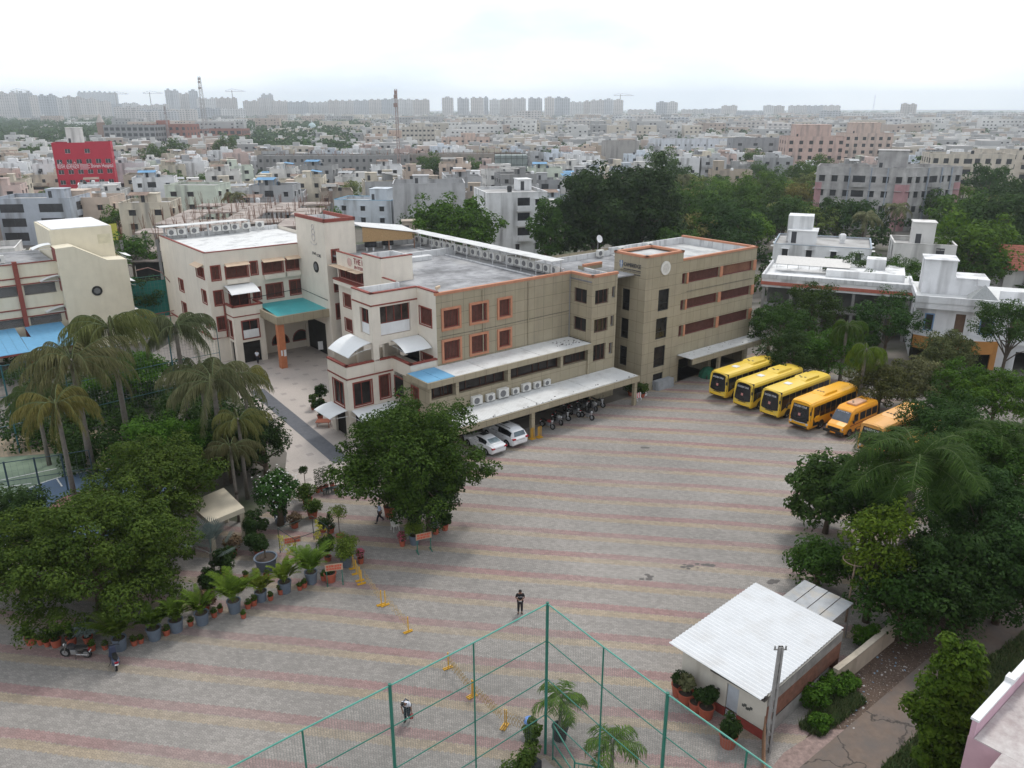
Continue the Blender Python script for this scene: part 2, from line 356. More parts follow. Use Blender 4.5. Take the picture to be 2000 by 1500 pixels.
# sports court on the left
c_green = mat('court_green', (.15, .2, .14), .7, .12, .6); c_blue = mat('court_blue', (.085, .13, .2), .7, .12, .6); c_pink = mat('court_pink', (.24, .11, .11), .7, .12, .6)
M_line = mat('court_paint', (.62, .62, .6), .7, .1, 2)
sheet('sports_court', [(-62, 49), (-36.5, 49), (-33.5, 56.5), (-39.5, 66.3), (-62, 62)], .014, c_green)
cc = G(165, 985); mb = MB()
mb.poly([(cc.x+6.7*math.cos(t*math.pi/24), cc.y+6.7*math.sin(t*math.pi/24), .024) for t in range(48)]); tag(mb.build('court_arc', c_blue), None, None, kind='structure')
mb = MB()
mb.poly([(cc.x+2.6*math.cos(t*math.pi/16), cc.y+2.6*math.sin(t*math.pi/16), .032) for t in range(32)]); tag(mb.build('court_key', c_pink), None, None, kind='structure')
mb = MB()
for k in range(48):
    a, b = k*math.pi/24, (k+1)*math.pi/24
    mb.poly([(cc.x+r*math.cos(t), cc.y+r*math.sin(t), .04) for r, t in ((6.6, a), (6.75, a), (6.75, b), (6.6, b))])
for p, q in (((0, 938), (110, 915)), ((0, 953), (60, 944)), ((0, 990), (40, 978)), ((110, 935), (120, 950))):
    p, q = G(*p, .04), G(*q, .04); d = (q-p).normalized()*.06; mb.poly([(p.x+d.y, p.y-d.x, .042), (q.x+d.y, q.y-d.x, .042), (q.x-d.y, q.y+d.x, .042), (p.x-d.y, p.y+d.x, .042)][::-1])
tag(mb.build('court_lines', M_line), None, None, kind='structure')
sheet('sand_strip', [(-62, 62.1), (-39.6, 66.4), (-33.4, 57), (-30, 62), (-38, 72), (-62, 67)], .010, mat('sand', (.3, .24, .17), .95, .2, 1))
# black drain cover / oil stains left as paint-free dark patches in the pavers
mb = MB()
for (px, py, r) in ((1268, 1127, .45), (1345, 1106, .5), (1378, 1104, .25), (1510, 1137, .3), (1262, 875, .22)):
    p = G(px, py); q = random.Random(px); 
    for _ in range(7):
        a, d = q.uniform(0, 6.28), q.uniform(0, r); w = q.uniform(.06, .22); x, y = p.x+d*1.6*math.cos(a), p.y+d*math.sin(a)
        mb.poly([(x+w*1.5*math.cos(t), y+w*math.sin(t), .0125+.0004*_) for t in (0, 1, 2, 3, 4, 5)])
tag(mb.build('asphalt_patch', mat('tar', (.11, .1, .095), .8, .2, 5)), None, None, kind='structure')
# ================================================================ the school
def ex_panel(n, t, c):
    o = t.outputs['Object']; sp = n.nodes.new('ShaderNodeSeparateXYZ'); n.links.new(o, sp.inputs[0])
    u = _math(n, 'ADD', sp.outputs[0], sp.outputs[1]); cm = n.nodes.new('ShaderNodeCombineXYZ'); n.links.new(_math(n, 'ADD', u, 100.3), cm.inputs[0]); n.links.new(_math(n, 'ADD', sp.outputs[2], .35), cm.inputs[1])
    br = n.nodes.new('ShaderNodeTexBrick'); br.offset = 0; br.inputs['Brick Width'].default_value = 1.25; br.inputs['Row Height'].default_value = 1.18
    br.inputs['Mortar Size'].default_value = .022; br.inputs['Mortar Smooth'].default_value = .3; br.inputs['Scale'].default_value = 1
    br.inputs['Color1'].default_value = (1, 1, 1, 1); br.inputs['Color2'].default_value = (.94, .95, .93, 1); br.inputs['Mortar'].default_value = (.52, .52, .5, 1)
    n.links.new(cm.outputs[0], br.inputs['Vector'])
    vm = n.nodes.new('ShaderNodeVectorMath'); vm.operation = 'MULTIPLY'; n.links.new(c, vm.inputs[0]); n.links.new(br.outputs[0], vm.inputs[1])
    return vm.outputs[0]
M_panel = mat('beige_cladding', (.345, .295, .21), .6, .07, .8, extra=ex_panel, stain=(1.4, .38, (.2, .17, .13)))
M_cream = mat('cream_paint', (.66, .575, .45), .8, .05, .8, stain=(1.5, .22, (.36, .3, .24)))
M_cream2 = mat('ivory_paint', (.70, .635, .545), .8, .05, .8, stain=(1.5, .2, (.4, .35, .3)))
M_yel = mat('pale_yellow_paint', (.68, .62, .485), .8, .05, .8, stain=(1.5, .2, (.42, .36, .24)))
M_maroon = mat('maroon_trim', (.24, .06, .045), .7, .15, 3)
M_salmon = mat('salmon_trim', (.47, .21, .125), .7, .12, 2)
M_glass = mat('window_glass', (.022, .02, .02), .18, .5, 1.3, spec=.35)
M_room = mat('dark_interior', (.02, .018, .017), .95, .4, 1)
M_brown = mat('brown_blind', (.09, .045, .035), .8, .35, 2)
M_white = mat('white_paint', (.72, .72, .72), .7, .05, 2, stain=(2, .25, (.35, .33, .32)))
def ex_roofc(n, t, c):
    o = t.outputs['Object']; f = _ramp(n, _noise(n, o, .35, 7, .7), .38, .62)
    c = _mix(n, f, (.16, .16, .165), (.36, .36, .37)); return _mix(n, _ramp(n, _noise(n, o, .12, 5), .5, .7), c, (.42, .41, .4))
M_roof = mat('weathered_roof', (.3, .3, .3), .9, .1, 2, extra=ex_roofc)
M_parap = mat('stained_whitewash', (.6, .6, .6), .85, .1, 1.2, stain=(2.2, .75, (.16, .16, .17)))
def ex_sheet(n, t, c):
    o = t.outputs['Object']; sp = n.nodes.new('ShaderNodeSeparateXYZ'); n.links.new(o, sp.inputs[0])
    w = _ramp(n, _math(n, 'PINGPONG', _math(n, 'ADD', sp.outputs[0], 500), .11), .0, .11, .82, 1.08)
    v = n.nodes.new('ShaderNodeVectorMath'); v.operation = 'SCALE'; n.links.new(c, v.inputs[0]); n.links.new(w, v.inputs['Scale'])
    return _mix(n, _ramp(n, _noise(n, o, .8, 6, .7), .5, .75, 0, .6), v.outputs[0], (.27, .25, .23))
M_sheet = mat('white_roof_sheet', (.62, .62, .61), .6, .05, 2, extra=ex_sheet)
M_bsheet = mat('blue_roof_sheet', (.13, .32, .50), .6, .08, 2, extra=lambda n, t, c: c)
M_teal = mat('teal_roof_sheet', (.06, .36, .38), .5, .08, 1.2, stain=(1, .25, (.16, .3, .3)))
M_membrane = mat('white_membrane', (.7, .71, .71), .6, .03, 2)
M_steel = mat('grey_steel', (.3, .3, .3), .5, .1, 3, metal=.4)
M_orange = mat('orange_stone', (.48, .17, .08), .5, .1, 2)
M_black = mat('black_plastic', (.02, .02, .02), .6, .2, 2)
M_bam = mat('bamboo_screen', (.34, .22, .11), .9, .2, 8)
M_sill = mat('window_shade', (.62, .47, .34), .8, .1, 2)
def glazed(parent, p0, u, op, depth=.2, fm=None, gm=None, bars='v', fw=.09, mull=(), rail=None, name='window'):
    """one window: frame, pane and grille set into an opening"""
    nx, ny = u[1], -u[0]; a, b, c, d = op[:4]; P = lambda s, z, k=0: (p0[0]+u[0]*s-nx*k, p0[1]+u[1]*s-ny*k, z)
    mb = MB(parent['off'] if 'off' in parent else None); k = depth-.05
    for s0, z0, s1, z1 in ((a, c+fw/2, b, c+fw/2), (a, d-fw/2, b, d-fw/2), (a+fw/2, c+fw, a+fw/2, d-fw), (b-fw/2, c+fw, b-fw/2, d-fw)): mb.bar(P(s0, z0, k), P(s1, z1, k), fw)
    for m in mull: mb.bar(P(a+(b-a)*m, c+fw, k), P(a+(b-a)*m, d-fw, k), .06)
    if rail: mb.bar(P(a+fw, c+(d-c)*rail, k), P(b-fw, c+(d-c)*rail, k), .06)
    if bars == 'v':
        n = max(2, int((b-a)/.16))
        for i in range(1, n): s = a+(b-a)*i/n; mb.bar(P(s, c+fw, k-.06), P(s, d-fw, k-.06), .022)
    o = mb.build(name, fm or M_maroon, parent)
    g = MB(parent['off'] if 'off' in parent else None); g.poly([P(a, c, depth-.004), P(b, c, depth-.004), P(b, d, depth-.004), P(a, d, depth-.004)]); g.build('pane', gm or M_glass, o)
    return o
def root(name, label, cat, a, y, z=0, group=None, rz=None):
    p = W2(a, y, z); o = thing(name, label, cat, p, YAW, group); o['off'] = [a, y, z]; return o
def pmb(o): return MB(list(o['off']))
def ring(mb, p0, u, op, w=.2, proud=.07):       # raised surround of a window
    nx, ny = u[1], -u[0]; a, b, c, d = op[:4]
    for (s0, s1, z0, z1) in ((a-w, b+w, c-w, c), (a-w, b+w, d, d+w), (a-w, a, c, d), (b, b+w, c, d)):
        x0, y0 = p0[0]+u[0]*s0, p0[1]+u[1]*s0; x1, y1 = p0[0]+u[0]*s1, p0[1]+u[1]*s1
        mb.box(min(x0, x1, x0+nx*proud, x1+nx*proud), min(y0, y1, y0+ny*proud, y1+ny*proud), z0, max(x0, x1, x0+nx*proud, x1+nx*proud), max(y0, y1, y0+ny*proud, y1+ny*proud), z1)
def coping(mb, pts, z0, z1, w=.16, out=.06):    # band along a plan polyline
    for p, q in zip(pts[:-1], pts[1:]):
        d = Vector((q[0]-p[0], q[1]-p[1], 0)); L = d.length; d /= L; nn = Vector((d.y, -d.x, 0))
        c = Vector((p[0], p[1], z0))+d*L/2+nn*(out-w)/2
        mb.obox(c, d*(L/2+out), nn*(w+out)/2, (0, 0, z1-z0))
# ---------------------------------------------------------------- A. beige building with stair tower and cream front
A = root('school_building', 'long beige panelled school building with an orange-trimmed square tower and cream balcony front', 'school building', -20, 8)
ZT = 13.35
wb = pmb(A)
OPS = [(-28.14, -26.36, 10.12, 11.86), (-24.95, -23.1, 10.16, 11.9), (-21.6, -20.2, 10.16, 11.9), (-28.2, -26.36, 7.0, 8.84), (-25.0, -23.15, 7.05, 8.82), (-21.63, -20.23, 7.07, 8.76)]
ops = [(o[0]+28.9, o[1]+28.9, o[2], o[3]) for o in OPS]
facade(wb, (-28.9, 4.75), (1, 0), 16.8, 6.0, ZT, ops)
# bay
f_ops = [(.42, 2.35, 10.5, 12.0), (.42, 2.4, 7.5, 8.95), (.4, 2.2, 4.4, 6.2), (2.85, 3.35, 10.9, 12.1), (2.8, 3.3, 7.85, 9.0), (2.7, 3.25, 4.8, 6.05)]
facade(wb, (-12.1, 1.5), (1, 0), 3.6, 0, ZT, f_ops, .3)
l_ops = [(5.6-4.2, 5.6-2.3, 10.75, 11.85), (5.6-4.2, 5.6-2.3, 7.75, 8.7)]
l_ops = [(.55, 2.45, 10.5, 12.0), (.55, 2.45, 7.5, 8.95)]
facade(wb, (-12.1, 4.75), (0, -1), 3.25, 6.6, ZT, l_ops, .3)
facade(wb, (-8.5, 1.5), (0, 1), 6, 0, ZT)
facade(wb, (-8.5, 6.5), (1, 0), 2.7, 0, ZT)
# ground and first floor strip wall under the upper roof
s_ops = [(3.1, 8.75, 4.75, 5.9), (9.15, 15.65, 4.75, 5.9), (15.95, 19.5, 4.75, 5.9), (.2, 2.75, 4.75, 5.9)]
facade(wb, (-32.0, 1.5), (1, 0), 19.9, 3.0, 6.1, s_ops, .9)
facade(wb, (-32.0, 6), (0, -1), 4.5, 0, 6.1, [(1.5, 2.6, 2.6, 5.4)], .3)
# tower
TO = [(2.14, 3.84, 8.85, 11.2), (2.02, 3.8, 5.72, 8.05), (1.96, 3.76, 2.5, 4.85), (2.0, 3.62, .25, 1.75)]
facade(wb, (-5.82, 0), (1, 0), 5.84, 0, 14.85, TO, .18)
TL = [(1.41, 2.48, 8.85, 11.2), (1.38, 2.48, 5.72, 7.95), (1.37, 2.44, 2.6, 4.8)]
facade(wb, (-5.82, 4.65), (0, -1), 4.65, 0, 14.85, TL, .18)
facade(wb, (.02, 0), (0, 1), 4.65, 0, 14.85); facade(wb, (.02, 4.65), (-1, 0), 5.84, 13, 14.85)
# right block: three long window bands
RB = []
for z0, z1 in ((11.3, 12.5), (8.35, 9.5), (5.3, 6.6)): RB += [(0.06, .85, z0, z1), (1.15, 6.7, z0, z1), (7.2, 13.0, z0, z1)]
facade(wb, (.02, .12), (1, 0), 13.6, 3.0, 13.9, RB, .35)
facade(wb, (.02, .12), (1, 0), 13.6, 0, 3.0, [(.5, 6, 0, 2.6), (6.5, 12.5, 0, 2.6)], 3)
facade(wb, (13.62, .12), (0, 1), 11.3, 0, 13.9); facade(wb, (13.62, 11.4), (-1, 0), 22.5, 0, 13.9)
wb.build('wall', M_panel, A)
wc = pmb(A)     # back walls of the big block, plain
facade(wc, (-12.9, 34.2), (-1, 0), 12.6, 0, ZT); facade(wc, (-12.9, 11.4), (0, 1), 22.8, 0, ZT)
facade(wc, (-25.5, 31.2), (0, -1), 17.2, 3.2, 13.6, [(.5, 7, 10.6, 11.9), (1.1, 2.9, 7.2, 8.75), (1.1, 2.8, 4.25, 5.7), (9, 15, 7.2, 8.6)], .25)
facade(wc, (-25.5, 31.2), (0, -1), 17.2, 0, 3.2, [(1, 3.4, 0, 2.6), (5, 7, .8, 2.4), (9, 12, .8, 2.4)], .25)
facade(wc, (-29.15, 14.4), (0, -1), 2.85, 3.2, 13.6)
# roof-top tank house
facade(wc, (-29.2, 14.0), (1, 0), 3.65, 6.9, 15.5); facade(wc, (-29.2, 17.8), (0, -1), 3.8, 6.9, 15.5)
facade(wc, (-25.55, 14.0), (0, 1), 3.8, 12.9, 15.5); facade(wc, (-25.55, 17.8), (-1, 0), 3.65, 12.9, 15.5)
# top projecting room (z 9.2-13.6) and wing wall
facade(wc, (-33.8, 8.05), (1, 0), 4.95, 9.05, 13.6, [(.9, 4.15, 9.5, 12.3)], .35)
facade(wc, (-33.8, 11.6), (0, -1), 3.55, 9.05, 13.6, [(1.3, 3.0, 9.6, 12.1)], .35)
facade(wc, (-28.85, 8.05), (0, -1), 3.3, 7.3, 13.6, [(.38, 2.4, 10.2, 11.85)], .2)
facade(wc, (-28.85, 8.05), (0, -1), 3.3, 3.2, 7.3, [(.4, 2.4, 6.6, 7.3)], .2)
facade(wc, (-28.85, 11.6), (-1, 0), 4.95, 9.05, 13.6)
wc.box(-33.8, 8.06, 8.75, -28.9, 11.58, 9.05)       # floor slab under the projecting room
wc.box(-33.8, 8.05, 6.2, -33.2, 8.5, 8.75); wc.box(-33.8, 11.1, 6.2, -33.2, 11.58, 8.75)   # posts down to the terrace
wc.box(-30.9, 11.2, 6.2, -30.5, 11.55, 8.75)
facade(wc, (-30.4, 11.6), (1, 0), 1.5, 6.2, 9.0, [(.25, 1.2, 6.3, 8.4)], .2)
# lower front: terrace wall line
facade(wc, (-36.7, 8.1), (1, 0), 4.9, 0, 7.2, [(.65, 2.5, 3.2, 5.5), (3.4, 4.45, 3.4, 5.65), (.65, 3.6, 0, 2.6)], .25)
facade(wc, (-36.7, 11.9), (0, -1), 3.8, 0, 7.2, [(.9, 2.95, 3.1, 5.45), (.8, 3.0, 0, 2.7)], .25)
facade(wc, (-31.8, 8.1), (0, -1), 3.2, 0, 7.2, [(.25, 2.2, 3.6, 5.45)], .25)
facade(wc, (-31.8, 4.9), (1, 0), 2.95, 3.0, 7.2); facade(wc, (-29.0, 14.0), (-1, 0), 7.7, 0, 6.2) if False else None
facade(wc, (-28.85, 11.9), (-1, 0), 7.85, 0, 7.2)
wc.box(-36.6, 8.2, 6.0, -28.9, 11.8, 6.15); wc.box(-31.7, 5.0, 6.0, -28.9, 8.19, 6.15)
wc.build('cream_wall', M_cream2, A)
# floors behind openings so that windows look into dark rooms
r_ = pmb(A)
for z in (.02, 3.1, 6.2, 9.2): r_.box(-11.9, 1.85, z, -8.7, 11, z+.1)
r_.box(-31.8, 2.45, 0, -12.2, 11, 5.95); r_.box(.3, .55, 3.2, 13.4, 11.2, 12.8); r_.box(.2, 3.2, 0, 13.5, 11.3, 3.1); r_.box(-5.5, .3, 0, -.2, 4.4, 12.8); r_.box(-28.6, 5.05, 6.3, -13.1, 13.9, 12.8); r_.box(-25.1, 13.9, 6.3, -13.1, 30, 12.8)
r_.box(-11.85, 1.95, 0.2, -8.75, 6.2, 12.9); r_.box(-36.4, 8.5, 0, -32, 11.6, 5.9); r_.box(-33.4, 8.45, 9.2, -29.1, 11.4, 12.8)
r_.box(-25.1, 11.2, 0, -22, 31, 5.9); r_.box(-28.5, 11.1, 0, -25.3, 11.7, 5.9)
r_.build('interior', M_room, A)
# roofs
rf = pmb(A)
rf.prism([(-28.8, 4.9), (-12.2, 4.9), (-12.2, 1.6), (-5.9, 1.6), (-5.9, 4.7), (.1, 4.7), (.1, 11.3), (-12.9, 11.3), (-12.9, 34.1), (-25.45, 34.1), (-25.45, 14), (-28.8, 14)], 12.85, 12.98)
rf.build('roof', M_roof, A)
rf = pmb(A); rf.box(.05, .2, 12.95, 13.55, 11.3, 13.1); rf.box(-5.7, .15, 14.6, -.1, 4.5, 14.7); rf.box(-33.7, 8.15, 12.9, -28.95, 11.5, 13.0); rf.box(-29.1, 14.1, 14.6, -25.65, 17.7, 14.7)
rf.build('roof', mat('pale_roof', (.5, .5, .49), .9, .12, .6, extra=lambda n, t, c: _mix(n, _ramp(n, _noise(n, t.outputs['Object'], .5, 6), .45, .7), c, (.27, .27, .28))), A)
pp = pmb(A)     # whitewashed inner parapets
for (x0, y0, x1, y1, h) in ((-12.1, 11.15, .02, 11.39, 13.6), (.02, 11.15, 13.5, 11.39, 13.9), (13.38, .3, 13.6, 11.15, 13.9), (-25.3, 33.9, -12.95, 34.15, 13.6), (-25.3, 24.0, -13.2, 24.3, 13.75), (-25.45, 18, -25.2, 24, 13.55), (-8.7, 1.75, -8.5, 6.4, 13.3),
    (-28.7, 4.77, -12.1, 5.0, 13.32), (-12.0, 1.52, -8.7, 1.74, 13.32), (.04, .14, 13.36, .34, 13.86), (-33.7, 8.07, -28.9, 8.3, 13.56), (-33.78, 8.3, -33.55, 11.4, 13.56), (-33.5, 11.4, -28.9, 11.58, 13.56), (-28.9, 11.4, -28.7, 14, 13.5), (-29.18, 14.02, -25.57, 14.2, 15.48), (-29.18, 14.2, -29, 17.6, 15.48), (-25.75, 14.2, -25.57, 17.6, 15.48), (-29.18, 17.6, -25.57, 17.78, 15.48)):
    pp.box(x0, y0, 12.95, x1, y1, h)
pp.build('parapet', M_parap, A)
tr = pmb(A)     # salmon coping
coping(tr, [(-28.85, 4.75), (-12.1, 4.75), (-12.1, 1.5), (-8.5, 1.5)], ZT, ZT+.25, .3); coping(tr, [(-5.82, 4.65), (-5.82, 0), (.02, 0), (.02, 4.65), (-5.82, 4.65)], 14.85, 15.08, .35); coping(tr, [(.1, .12), (13.62, .12), (13.62, 11.3)], 13.9, 14.12, .3)
coping(tr, [(-8.5, 6.5), (-5.9, 6.5)], ZT, ZT+.25, .3)
tr.build('coping', M_salmon, A)
tr = pmb(A)     # maroon bands
coping(tr, [(-33.8, 11.6), (-33.8, 8.05), (-28.85, 8.05), (-28.85, 4.8)], 13.6, 13.72, .3, .05); coping(tr, [(-33.8, 11.6), (-33.8, 8.05), (-28.9, 8.05)], 12.45, 12.58, .05, .05)
coping(tr, [(-36.7, 11.9), (-36.7, 8.1), (-31.8, 8.1), (-31.8, 4.9), (-28.9, 4.9)], 7.2, 7.35, .28, .05); coping(tr, [(-36.7, 11.9), (-36.7, 8.1), (-31.85, 8.1)], 5.95, 6.08, .05, .05)
coping(tr, [(-29.2, 17.8), (-29.2, 14.0), (-25.55, 14.0)], 15.5, 15.6, .22, .04); coping(tr, [(-25.5, 31.2), (-25.5, 17.9)], 13.6, 13.7, .25, .04); coping(tr, [(-29.15, 14), (-29.15, 11.6)], 13.6, 13.68, .2, .03)
tr.build('maroon_band', M_maroon, A)
# salmon surrounds + windows of the long facade
for o in ops:
    s = pmb(A); ring(s, (-28.9, 4.75), (1, 0), o, .22, .12); q = s.build('window_surround', M_salmon, A)
    glazed(A, (-28.9, 4.75), (1, 0), o, .2, M_maroon, M_brown)
for o in f_ops[:3]: glazed(A, (-12.1, 1.5), (1, 0), o, .28, M_brown, M_glass, bars=None, mull=(.35, .7))
for o in f_ops[3:]: glazed(A, (-12.1, 1.5), (1, 0), o, .28, M_steel, M_brown, bars=None)
for o in l_ops: glazed(A, (-12.1, 4.75), (0, -1), o, .28, M_brown, M_glass, bars=None, mull=(.5,))
for o in s_ops: glazed(A, (-32.0, 1.5), (1, 0), o, .5, mat('dark_brown_frame', (.07, .03, .02), .7), M_glass, bars=None, mull=(.2, .5, .62, .8))
for o in TO: glazed(A, (-5.82, 0), (1, 0), o, .17, M_black, M_glass, bars=None, rail=.34)
for o in TL: glazed(A, (-5.82, 4.65), (0, -1), o, .17, M_black, M_glass, bars=None, rail=.34)
for o in RB: glazed(A, (.02, .12), (1, 0), o, .33, mat('maroon_grille', (.16, .045, .04), .7), M_brown if o[0] != 7.2 or o[2] < 11 else mat('veranda_back', (.3, .16, .1), .8, .3, 1), bars='v')
for z0, z1 in ((11.3, 12.5), (8.35, 9.5), (5.3, 6.6)):
    for a0, a1 in ((.9, 1.18), (6.74, 7.22), (13.05, 13.6)):
        s = pmb(A); s.box(a0, .02, z0, a1, .1, z1); s.build('pier', M_salmon, A)
glazed(A, (-33.8, 8.05), (1, 0), (.9, 4.15, 9.5, 12.3), .33, M_maroon, mat('curtained_glass', (.05, .035, .03), .4, .9, .9), bars=None, mull=(.25, .5, .75), rail=.42)
glazed(A, (-33.8, 11.6), (0, -1), (1.3, 3.0, 9.6, 12.1), .33, M_maroon, M_glass, bars=None, mull=(.5,), rail=.42)
w_ = pmb(A); w_.box(-32.85, 8.2, 9.55, -29.7, 8.24, 10.65); w_.build('white_panel', M_white, A); w_ = pmb(A); w_.box(-33.66, 8.7, 9.65, -33.62, 10.2, 10.65); w_.build('white_panel', M_white, A)
for p0, u, o, kw in (((-28.85, 8.05), (0, -1), (.38, 2.4, 10.2, 11.85), {}), ((-28.85, 8.05), (0, -1), (.4, 2.4, 6.6, 7.3), {}), ((-31.8, 8.1), (0, -1), (.25, 2.2, 3.6, 5.45), {}), ((-36.7, 8.1), (1, 0), (3.4, 4.45, 3.4, 5.65), {}),
    ((-36.7, 8.1), (1, 0), (.65, 2.5, 3.2, 5.5), dict(bars=None, mull=(.45,))), ((-36.7, 11.9), (0, -1), (.9, 2.95, 3.1, 5.45), dict(bars=None, mull=(.5,))),
    ((-25.5, 31.2), (0, -1), (.5, 7, 10.6, 11.9), dict(mull=(.2, .4, .6, .8))), ((-25.5, 31.2), (0, -1), (1.1, 2.9, 7.2, 8.75), {}), ((-25.5, 31.2), (0, -1), (1.1, 2.8, 4.25, 5.7), {}), ((-32.0, 6), (0, -1), (1.5, 2.6, 2.6, 5.4), {})):
    glazed(A, p0, u, o, .2, M_maroon, M_brown if not kw else M_glass, **kw)
    s = pmb(A); ring(s, p0, u, o, .12, .04); s.build('window_surround', M_maroon, A)
# canopies: upper (blue end + white), lower, right
def canopy(par, a0, a1, y0, y1, z, fh, m, name='canopy_roof'):
    s = pmb(par); n = max(2, int((a1-a0)/3.2))
    for i in range(n):
        x0, x1 = a0+(a1-a0)*i/n, a0+(a1-a0)*(i+1)/n; dz = .012*(i % 2)
        s.box(x0, y0+.1, z-.06+dz, x1-.03, y1-.02, z+dz)
    return s.build(name, m, par)
canopy(A, -29.3, -12.3, 1.15, 4.7, 6.62, .5, M_sheet); canopy(A, -32.3, -29.33, 1.15, 4.7, 6.63, .5, M_bsheet)
canopy(A, -32.3, -8.7, -2.3, 1.45, 3.26, .5, M_sheet); canopy(A, .1, 15.3, -2.1, .05, 3.26, .5, M_sheet)
s = pmb(A); s.box(-32.4, 1.1, 6.05, -12.25, 1.28, 6.6); s.box(-32.4, 1.28, 6.05, -32.25, 4.7, 6.6)
s.box(-32.4, -2.42, 2.65, -8.6, -2.28, 3.24); s.box(-8.74, -2.28, 2.65, -8.6, 1.45, 3.24); s.box(.08, -2.25, 2.65, 15.4, -2.1, 3.24); s.box(15.25, -2.1, 2.65, 15.4, .1, 3.24)
s.build('fascia', M_panel, A)
for a in (-29.1, -23.05, -16.25, -12.45):
    s = pmb(A); s.box(a-.17, 1.3, 4.75 if a < -12.6 else 3.3, a+.17, 1.49, 6.05); s.build('column', M_panel, A)
for a in (-31.9, -23.0, -9.0):
    s = pmb(A); s.box(a-.2, -2.25, 0, a+.2, -1.9, 2.65); s.build('column', M_panel, A)
for a in (5.2, 10.2, 15.0):
    s = pmb(A); s.box(a-.2, -2.05, 0, a+.2, -1.75, 2.65); s.build('column', M_panel, A)
s = pmb(A); s.box(-32, 5.9, 0, -8.5, 6.1, 3.0); s.build('back_wall', mat('dim_plaster', (.2, .18, .15), .9, .2, 1), A) if False else None
for a in (-12.25, -17.9, -23.6):      # downpipes and a cable on the long facade
    s = pmb(A); s.tube([(a, 4.68, 13.2), (a, 4.68, 6.7)], .05, 6); s.build('downpipe', M_panel if a < -13 else M_steel, A)
s = pmb(A); s.tube([(-28.6, 4.7, 9.4), (-22, 4.7, 9.33), (-12.2, 4.7, 9.42)], .018, 4); s.tube([(1, .05, 10.4), (13, .05, 10.35)], .018, 4); s.build('cable', M_black, A)
s = pmb(A); rj = random.Random(2)
for k in range(70):
    if k < 34: x, y, z = -14.2+rj.gauss(0, .7), 2.6+rj.gauss(0, .5), 6.635
    elif k < 54: x, y, z = rj.uniform(-31, -9), -2.15+rj.uniform(0, .5), 3.275
    else: x, y, z = rj.uniform(1, 15), rj.uniform(-2, -.2), 3.275
    q = rj.uniform(.04, .14); s.box(x, y, z, x+q, y+q*.7, z+.04)
s.build('roof_debris', MATS['tar'], A)['kind'] = 'stuff'
# white membrane awnings on bent frames
def awning(par, a0, a1, y0, y1, z, drop, axis='y'):
    s = pmb(par); n = 6
    for i in range(n):
        t0, t1 = i/n, (i+1)/n
        z0, z1 = z-drop*t0*t0, z-drop*t1*t1
        if axis == 'y': ya, yb = y1+(y0-y1)*t0, y1+(y0-y1)*t1; s.poly([(a0, yb, z1), (a1, yb, z1), (a1, ya, z0), (a0, ya, z0)]); s.poly([(a0, yb, z1-.03), (a0, ya, z0-.03), (a1, ya, z0-.03), (a1, yb, z1-.03)])
        else: xa, xb = a1+(a0-a1)*t0, a1+(a0-a1)*t1; s.poly([(xb, y0, z1), (xa, y0, z0), (xa, y1, z0), (xb, y1, z1)]); s.poly([(xb, y0, z1-.03), (xb, y1, z1-.03), (xa, y1, z0-.03), (xa, y0, z0-.03)])
    o = s.build('awning', M_membrane, par, smooth=False)
    f = pmb(par)
    for e in ((a0+.05, a1-.05) if axis == 'y' else (y0+.05, y1-.05)):
        pts = []
        for i in range(7):
            t = i/6
            pts.append((e, y1+(y0-y1)*t, z-drop*t*t-.5*math.sin(t*math.pi*.5+1.57)-.07) if axis == 'y' else (a1+(a0-a1)*t, e, z-drop*t*t-.5*math.cos(t*math.pi*.5)-.07))
        f.tube(pts, .025, 5)
    f.build('awning_frame', M_white, o); return o
awning(A, -31.9, -28.95, 5.6, 8.0, 9.0, .75); awning(A, -36.3, -33.85, 8.3, 12.4, 9.0, 1.0, 'x'); awning(A, -27.9, -25.55, 14.2, 17.8, 9.0, .8, 'x')
awning(A, -36.5, -32.0, 6.0, 8.05, 2.95, .5); awning(A, -38.6, -36.75, 8.3, 11.6, 2.95, .4, 'x'); awning(A, -27.6, -22.2, 29.5, 32.1, 14.0, .6) if False else None
# lettering, crest, clock
M_letter = mat('dark_lettering', (.03, .035, .05), .6); M_redlet = mat('maroon_lettering', (.3, .035, .05), .6)
def T(par, s, size, a, y, z, u, m, width=None, name='lettering'):
    o = par['off']; return text_obj(s, size, m, par, wallM((a-o[0], y-o[1], z-o[2]), u), .012, name, width)
T(A, 'CAMBRIDGE', .62, -5.86, 3.22, 13.62, (0, -1), M_letter, 2.45); T(A, 'International Examinations', .24, -5.86, 3.22, 13.28, (0, -1), M_letter, 2.45)
T(A, 'Excellence in education', .26, -5.86, 3.22, 12.86, (0, -1), M_letter, 2.42)
s = pmb(A); s.box(-5.87, .75, 13.15, -5.84, 3.9, 13.18); s.build('rule', M_letter, A)
s = pmb(A); pts = [(3.85, 14.2), (3.32, 14.2), (3.34, 13.6), (3.58, 13.3), (3.83, 13.6)]
s.poly([(-5.86, p[0], p[1]) for p in pts]); s.build('shield', mat('shield_blue', (.16, .2, .28), .6), A)
s = pmb(A)
for p in (((3.6, 14.18), (3.57, 13.36)), ((3.83, 13.86), (3.34, 13.86))): s.bar((-5.875, p[0][0], p[0][1]), (-5.875, p[1][0], p[1][1]), .07, .02)
s.build('shield_cross', M_white, A)
s = pmb(A); s.tube([(-2.87, -.02, 13.5), (-2.87, -.12, 13.5)], .74, 40); s.build('clock_face', mat('clock_white', (.66, .64, .6), .6, .06, 3), A)
s = pmb(A); s.tube([(-2.87, -.12, 13.5), (-2.87, -.125, 13.5)], .5, 32); s.build('clock_ring', mat('clock_ivory', (.55, .53, .49), .6, .15, 6), A)
